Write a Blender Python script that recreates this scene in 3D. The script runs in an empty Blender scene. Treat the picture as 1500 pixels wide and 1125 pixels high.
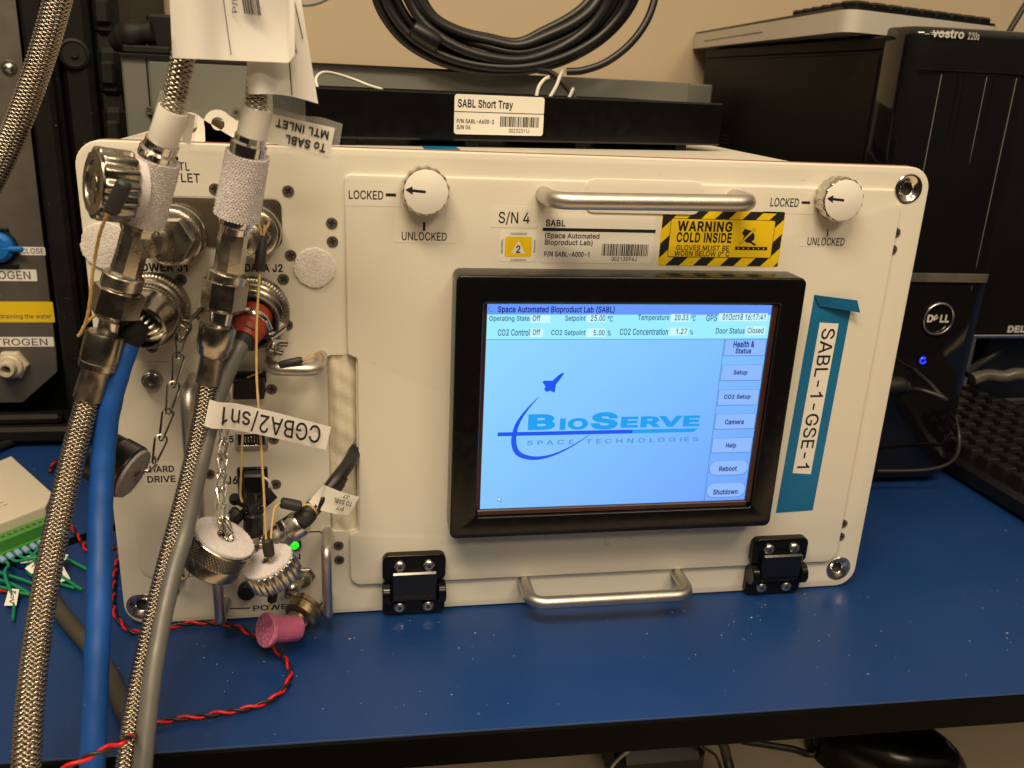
import bpy, math, random
import numpy as np
from mathutils import Vector, Matrix
from mathutils.geometry import tessellate_polygon, delaunay_2d_cdt
random.seed(4)
rng = np.random.default_rng(4)
S = 0.001                       # everything below is written in millimetres
sc = bpy.context.scene
col = sc.collection
PI = math.pi
def V(*a): return Vector(a[0] if len(a) == 1 else a)

# ------------------------------------------------------------------ camera
RIGHT = Vector((0.9850233659842309, -0.16641814973245386, 0.04509953330935866))
UP = Vector((0.011724095529681879, 0.32560787082486947, 0.9454322080619562))
BACK = Vector((-0.17202184177919463, -0.9307440646582291, 0.3226824631962079))
cd = bpy.data.cameras.new('camera'); cam = bpy.data.objects.new('camera', cd); col.objects.link(cam)
m = Matrix.Identity(4)
for i in range(3):
    m[i][0], m[i][1], m[i][2] = RIGHT[i], UP[i], BACK[i]
m[0][3], m[1][3], m[2][3] = -0.0961184, -0.4738646, 0.3108136
cam.matrix_world = m
cd.sensor_width = 36; cd.lens = 31.2705; cd.clip_start = 0.02; cd.clip_end = 50
cd.dof.use_dof = True; cd.dof.focus_distance = 0.50; cd.dof.aperture_fstop = 16
sc.camera = cam

# ------------------------------------------------------------------ world, room lamps and an added fill lamp
w = bpy.data.worlds.new('World'); sc.world = w; w.use_nodes = True
bg = w.node_tree.nodes['Background']; bg.inputs[0].default_value = (1.0, 0.80, 0.58, 1); bg.inputs[1].default_value = 1.0
_n = w.node_tree.nodes; _l = w.node_tree.links; _t = _n.new('ShaderNodeTexCoord'); _s = _n.new('ShaderNodeSeparateXYZ'); _l.new(_t.outputs['Generated'], _s.inputs[0])
_r = _n.new('ShaderNodeValToRGB'); _l.new(_s.outputs['Z'], _r.inputs[0]); _e = _r.color_ramp.elements      # dim room: brown walls below, pale ceiling above
_e[0].position = 0.0; _e[0].color = (0.022, 0.017, 0.013, 1); _e[1].position = 0.75; _e[1].color = (0.55, 0.43, 0.30, 1)
_x = _e.new(0.3); _x.color = (0.07, 0.054, 0.038, 1); _l.new(_r.outputs[0], bg.inputs[0])
def area(name, loc, aim, sx, sy, power, colr):
    l = bpy.data.lights.new(name, 'AREA'); l.shape = 'RECTANGLE'; l.size = sx; l.size_y = sy; l.energy = power; l.color = colr
    o = bpy.data.objects.new(name, l); col.objects.link(o); o.location = loc
    o.rotation_euler = (Vector(aim) - Vector(loc)).to_track_quat('-Z', 'Y').to_euler()
    return o
WARM = (1.0, 0.795, 0.53)
area('ceiling_and_fill_lamp', (-0.35, -0.75, 1.55), (0.0, 0.0, 0.1), 0.9, 0.28, 25, WARM)
area('ceiling_and_fill_lamp', (0.3, -2.4, 1.9), (0.1, 0, 0), 1.2, 0.3, 14, WARM)  # unseen fill lamp, added to light the lower desk and the panel front
area('ceiling_and_fill_lamp', (0.9, -1.3, 1.9), (0.1, 0, 0.1), 0.6, 0.3, 11, WARM)
sc.view_settings.view_transform = 'Standard'; sc.view_settings.look = 'None'
sc.view_settings.exposure = 0; sc.view_settings.gamma = 1
sc.render.engine = 'CYCLES'; sc.cycles.max_bounces = 6

# ------------------------------------------------------------------ materials
def lin(c):
    return tuple(((x / 255) / 12.92 if x / 255 <= 0.04045 else ((x / 255 + 0.055) / 1.055) ** 2.4) for x in c)
MATS = {}
def mat(name, c, rough=0.5, metal=0.0, var=0.06, vscale=30, bump=0.0, bscale=600, bkind='noise', coat=0.0,
        emit=None, estr=1.0, alpha=1.0, rvar=0.0, spec=0.5, aniso=None, speck=None, sheen=0.0, trans=0.0):
    M = bpy.data.materials.new(name); M.use_nodes = True; nt = M.node_tree; N = nt.nodes; L = nt.links
    b = N['Principled BSDF']; b.inputs['Roughness'].default_value = rough; b.inputs['Metallic'].default_value = metal
    b.inputs['Specular IOR Level'].default_value = spec; b.inputs['Coat Weight'].default_value = coat
    b.inputs['Alpha'].default_value = alpha; b.inputs['Sheen Weight'].default_value = sheen
    b.inputs['Transmission Weight'].default_value = trans
    tc = N.new('ShaderNodeTexCoord'); mp = N.new('ShaderNodeMapping'); L.new(tc.outputs['Object'], mp.inputs[0])
    if aniso: mp.inputs['Scale'].default_value = aniso
    if var > 0:
        n = N.new('ShaderNodeTexNoise'); n.inputs['Scale'].default_value = vscale; n.inputs['Detail'].default_value = 6
        L.new(mp.outputs[0], n.inputs[0])
        r = N.new('ShaderNodeValToRGB'); e = r.color_ramp.elements
        e[0].position = 0.3; e[1].position = 0.7
        e[0].color = tuple(max(0, x * (1 - var)) for x in c) + (1,); e[1].color = tuple(min(1, x * (1 + var)) for x in c) + (1,)
        L.new(n.outputs[0], r.inputs[0]); out = r.outputs[0]
        if speck:
            v = N.new('ShaderNodeTexNoise'); v.inputs['Scale'].default_value = speck[0]; v.inputs['Detail'].default_value = 2; L.new(tc.outputs['Object'], v.inputs[0])
            r2 = N.new('ShaderNodeValToRGB'); r2.color_ramp.elements[0].position = speck[1]; r2.color_ramp.elements[1].position = min(1, speck[1] + 0.04)
            L.new(v.outputs[0], r2.inputs[0]); mx = N.new('ShaderNodeMixRGB'); L.new(r2.outputs[0], mx.inputs[0]); L.new(out, mx.inputs[1])
            mx.inputs[2].default_value = tuple(speck[2]) + (1,); out = mx.outputs[0]
        L.new(out, b.inputs['Base Color'])
        if rvar > 0:
            mr = N.new('ShaderNodeMapRange'); mr.inputs['To Min'].default_value = max(0, rough - rvar); mr.inputs['To Max'].default_value = min(1, rough + rvar)
            mr.inputs['From Min'].default_value = 0.3; mr.inputs['From Max'].default_value = 0.7
            n3 = N.new('ShaderNodeTexNoise'); n3.inputs['Scale'].default_value = vscale * 2.3; n3.inputs['Detail'].default_value = 8; L.new(mp.outputs[0], n3.inputs[0])
            L.new(n3.outputs[0], mr.inputs[0]); L.new(mr.outputs[0], b.inputs['Roughness'])
    else:
        b.inputs['Base Color'].default_value = tuple(c) + (1,)
    if bump > 0:
        if bkind == 'voronoi':
            t = N.new('ShaderNodeTexVoronoi'); o = t.outputs['Distance']
        elif bkind == 'wave':
            t = N.new('ShaderNodeTexWave'); o = t.outputs[0]; t.bands_direction = 'Z'
        elif bkind == 'magic':
            t = N.new('ShaderNodeTexChecker'); o = t.outputs[1]
        else:
            t = N.new('ShaderNodeTexNoise'); t.inputs['Detail'].default_value = 5; o = t.outputs[0]
        t.inputs['Scale'].default_value = bscale; L.new(mp.outputs[0], t.inputs[0])
        bp = N.new('ShaderNodeBump'); bp.inputs['Strength'].default_value = bump; bp.inputs['Distance'].default_value = 0.0006
        L.new(o, bp.inputs['Height']); L.new(bp.outputs[0], b.inputs['Normal'])
    if emit:
        b.inputs['Emission Color'].default_value = tuple(emit) + (1,); b.inputs['Emission Strength'].default_value = estr
    MATS[name] = M
    return M
P_ = (0.72, 0.69, 0.60)
mat('panel_paint', P_, 0.42, var=0.035, vscale=5, bump=0.10, bscale=1500, rvar=0.05, speck=(90, 0.74, (0.60, 0.56, 0.48)))
mat('door_paint', (0.73, 0.70, 0.61), 0.42, var=0.035, vscale=5, bump=0.10, bscale=1500, rvar=0.05, speck=(80, 0.75, (0.60, 0.56, 0.48)))
mat('label_clear', (0.76, 0.73, 0.645), 0.30, var=0.01)
mat('label_white', (0.80, 0.775, 0.72), 0.38, var=0.02, vscale=20)
mat('label_paper', (0.82, 0.80, 0.77), 0.33, var=0.02, vscale=15, bump=0.05, bscale=60)
mat('ink', (0.012, 0.011, 0.012), 0.5, var=0)
mat('ink_soft', (0.08, 0.07, 0.065), 0.5, var=0)
mat('yellow_print', (0.80, 0.56, 0.015), 0.3, var=0.02)
mat('steel', (0.50, 0.47, 0.42), 0.29, 1.0, var=0.10, vscale=60, bump=0.12, bscale=900, rvar=0.09)
mat('chrome', (0.60, 0.57, 0.52), 0.15, 1.0, var=0.06, vscale=50, rvar=0.05)
mat('nickel', (0.36, 0.33, 0.28), 0.24, 1.0, var=0.12, vscale=60, bump=0.05, bscale=800, rvar=0.08)
mat('dark_nickel', (0.30, 0.265, 0.22), 0.36, 1.0, var=0.15, vscale=70, bump=0.15, bscale=900, rvar=0.1)
mat('braid_wire', (0.46, 0.41, 0.345), 0.23, 1.0, var=0.10, vscale=200)
mat('braid_core', (0.03, 0.022, 0.015), 0.8, var=0)
mat('satin_aluminium', (0.60, 0.57, 0.53), 0.40, 1.0, var=0.05, vscale=40, bump=0.12, bscale=2500, rvar=0.04)
mat('raw_aluminium', (0.66, 0.64, 0.61), 0.30, 1.0, var=0.06, vscale=80, rvar=0.08)
mat('brown_plate', (0.20, 0.165, 0.125), 0.42, 0.85, var=0.2, vscale=40, bump=0.2, bscale=500)
mat('brass', (0.42, 0.34, 0.22), 0.35, 1.0, var=0.15, vscale=90, rvar=0.1)
mat('screw_dark', (0.17, 0.15, 0.13), 0.42, 0.55, var=0.12, vscale=200)
mat('screw_bright', (0.66, 0.62, 0.55), 0.25, 1.0, var=0.08, vscale=200)
mat('black_gloss', (0.006, 0.006, 0.007), 0.12, var=0.1, spec=0.5)
mat('black_plastic', (0.006, 0.006, 0.007), 0.38, var=0.15, bump=0.05, bscale=1500)
mat('black_satin', (0.004, 0.004, 0.0045), 0.20, spec=0.35, var=0.1, vscale=80, rvar=0.06)
mat('black_rubber', (0.008, 0.0075, 0.007), 0.6, spec=0.3, var=0.2, vscale=90, bump=0.15, bscale=700)
mat('black_rough', (0.020, 0.019, 0.017), 0.6, var=0.3, vscale=40, bump=0.4, bscale=900)
mat('black_cable', (0.012, 0.012, 0.013), 0.42, var=0.2, vscale=60)
mat('heat_shrink', (0.022, 0.022, 0.022), 0.55, var=0.2, bump=0.1, bscale=300)
mat('blue_cable', (0.006, 0.07, 0.32), 0.5, spec=0.35, var=0.2, vscale=25, bump=0.25, bscale=120, rvar=0.08, speck=(220, 0.74, (0.06, 0.15, 0.36)))
mat('grey_cable', (0.115, 0.112, 0.104), 0.42, var=0.08, vscale=40, bump=0.12, bscale=350, rvar=0.08)
mat('olive_cable', (0.05, 0.045, 0.035), 0.6, var=0.15)
mat('velcro', (0.60, 0.56, 0.58), 0.8, var=0.06, vscale=300, bump=0.25, bscale=1400, bkind='voronoi', sheen=0.5)
mat('velcro_felt', (0.74, 0.70, 0.67), 0.95, var=0.08, vscale=200, bump=0.9, bscale=700, sheen=0.6)
mat('cord', (0.62, 0.42, 0.15), 0.6, var=0.15, vscale=500, bump=0.5, bscale=1500)
mat('white_cord', (0.72, 0.70, 0.64), 0.7, var=0.05, bump=0.4, bscale=900)
mat('duct_fabric', (0.70, 0.645, 0.51), 0.85, var=0.06, vscale=60, bump=0.3, bscale=1500, bkind='voronoi')
mat('orange_rubber', (0.30, 0.035, 0.012), 0.5, var=0.15, vscale=90, bump=0.2, bscale=300)
mat('pink_foam', (0.62, 0.15, 0.30), 0.6, var=0.16, vscale=350, bump=0.7, bscale=700)
mat('pink_foam_pores', (0.60, 0.17, 0.32), 0.7, var=0.45, vscale=600, bump=1.0, bscale=700)
mat('red_wire', (0.60, 0.008, 0.012), 0.35, var=0.08)
mat('green_wire', (0.005, 0.22, 0.10), 0.4, var=0.1)
mat('terminal_green', (0.06, 0.27, 0.045), 0.45, var=0.08)
mat('ferrule_blue', (0.22, 0.36, 0.55), 0.45, var=0.1)
mat('beige_plastic', (0.62, 0.57, 0.47), 0.5, var=0.03, bump=0.1, bscale=1200)
mat('teal_tape', (0.006, 0.15, 0.34), 0.42, var=0.10, vscale=35, bump=0.25, bscale=90, speck=(60, 0.71, (0.02, 0.30, 0.42)))
mat('teal_fold', (0.004, 0.10, 0.24), 0.4, var=0.15, vscale=60)
mat('table_blue', (0.0075, 0.038, 0.155), 0.38, spec=0.40, var=0.16, vscale=5, bump=0.10, bscale=900, rvar=0.11, speck=(150, 0.725, (0.05, 0.10, 0.22)))
mat('table_edge', (0.0016, 0.0014, 0.0013), 0.6, var=0.2, spec=0.05, bump=0.15, bscale=800)
mat('wall_paint', (0.53, 0.43, 0.30), 0.85, var=0.03, vscale=3, bump=0.2, bscale=250)
mat('desk_beige', (0.74, 0.62, 0.46), 0.6, var=0.05, vscale=8, bump=0.05, bscale=300)
mat('grey_case', (0.135, 0.139, 0.122), 0.5, var=0.05, vscale=12, bump=0.08, bscale=900)
mat('plate_grey', (0.16, 0.145, 0.125), 0.42, 0.55, var=0.12, vscale=25, bump=0.08, bscale=500, rvar=0.08, speck=(70, 0.72, (0.42, 0.40, 0.36)))
mat('case_black', (0.006, 0.0052, 0.0045), 0.55, spec=0.25, var=0.35, vscale=60, bump=0.35, bscale=600, speck=(260, 0.73, (0.10, 0.09, 0.08)))
mat('nylon_white', (0.55, 0.49, 0.38), 0.4, var=0.05)
mat('valve_blue', (0.01, 0.14, 0.50), 0.35, var=0.06)
mat('pc_black', (0.007, 0.0065, 0.006), 0.5, spec=0.12, var=0.15, bump=0.12, bscale=1500)
mat('pc_gloss', (0.005, 0.005, 0.006), 0.06, var=0.1, spec=0.6, bump=0.03, bscale=25)
mat('silver_plastic', (0.60, 0.57, 0.52), 0.35, 0.1, var=0.03)
mat('silver_grey', (0.30, 0.29, 0.265), 0.4, 0.3, var=0.05)
mat('silver_metal', (0.62, 0.60, 0.57), 0.25, 1.0, var=0.05)
mat('key_black', (0.008, 0.0075, 0.007), 0.35, var=0.15)
mat('clear_tape', (0.85, 0.80, 0.70), 0.15, var=0.02, alpha=0.25)
mat('clear_sleeve', (0.9, 0.88, 0.8), 0.08, var=0, alpha=0.14, bump=0.6, bscale=90)
mat('red_edge', (0.30, 0.12, 0.08), 0.5, var=0.1)
mat('led_green', (0.02, 0.6, 0.02), 0.3, var=0, emit=(0.02, 1.0, 0.02), estr=0.9)
mat('led_blue', (0.02, 0.02, 0.6), 0.3, var=0, emit=(0.02, 0.03, 1.0), estr=1.6)
mat('touch_frame', (0.045, 0.014, 0.01), 0.35, var=0.15)
mat('dark_knurl', (0.045, 0.042, 0.04), 0.35, 0.8, var=0.1, vscale=100)
mat('grey_velcro', (0.30, 0.28, 0.27), 0.85, var=0.15, vscale=300, bump=0.6, bscale=1200, bkind='voronoi')
mat('scuff', (0.50, 0.46, 0.38), 0.6, var=0.1)
mat('band_grey', (0.09, 0.085, 0.07), 0.25, var=0.3, vscale=60)
mat('logo_silver', (0.55, 0.54, 0.51), 0.4, var=0.02)
mat('hinge_black', (0.005, 0.005, 0.0055), 0.14, var=0.1, spec=0.6)
mat('glass_lens', (0.02, 0.01, 0.01), 0.05, var=0)
def lcd(name, c, k=1.0):        # what the liquid crystal display shows: it gives off its own light
    return mat(name, (0.01, 0.01, 0.015), 0.28, var=0, emit=lin(c), estr=k)
lcd('lcd_title', (104, 152, 255)); lcd('lcd_strip', (156, 238, 255)); lcd('lcd_field', (205, 250, 252)); lcd('lcd_button', (140, 186, 255))
lcd('lcd_line', (58, 92, 160)); lcd('lcd_text', (22, 44, 120)); lcd('lcd_text_soft', (52, 100, 150)); lcd('lcd_text_title', (10, 24, 130))
lcd('lcd_logo_blue', (0, 84, 240)); lcd('lcd_logo_cyan', (16, 158, 240)); lcd('lcd_logo_thin', (72, 140, 216)); lcd('lcd_white', (220, 245, 255))
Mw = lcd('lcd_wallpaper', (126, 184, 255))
nt = Mw.node_tree; N = nt.nodes; L = nt.links            # wallpaper gradient, pale cyan to blue, with viewing-angle shading painted into its emission
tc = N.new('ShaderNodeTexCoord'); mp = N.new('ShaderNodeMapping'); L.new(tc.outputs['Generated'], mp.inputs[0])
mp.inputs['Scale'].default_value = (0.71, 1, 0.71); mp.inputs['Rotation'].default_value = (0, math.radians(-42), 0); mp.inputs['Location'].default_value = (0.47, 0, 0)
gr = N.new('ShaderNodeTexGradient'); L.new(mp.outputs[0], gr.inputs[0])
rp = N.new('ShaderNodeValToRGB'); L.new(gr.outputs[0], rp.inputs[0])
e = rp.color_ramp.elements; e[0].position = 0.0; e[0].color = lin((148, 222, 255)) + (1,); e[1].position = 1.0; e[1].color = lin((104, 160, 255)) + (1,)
L.new(rp.outputs[0], N['Principled BSDF'].inputs['Emission Color'])

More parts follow.
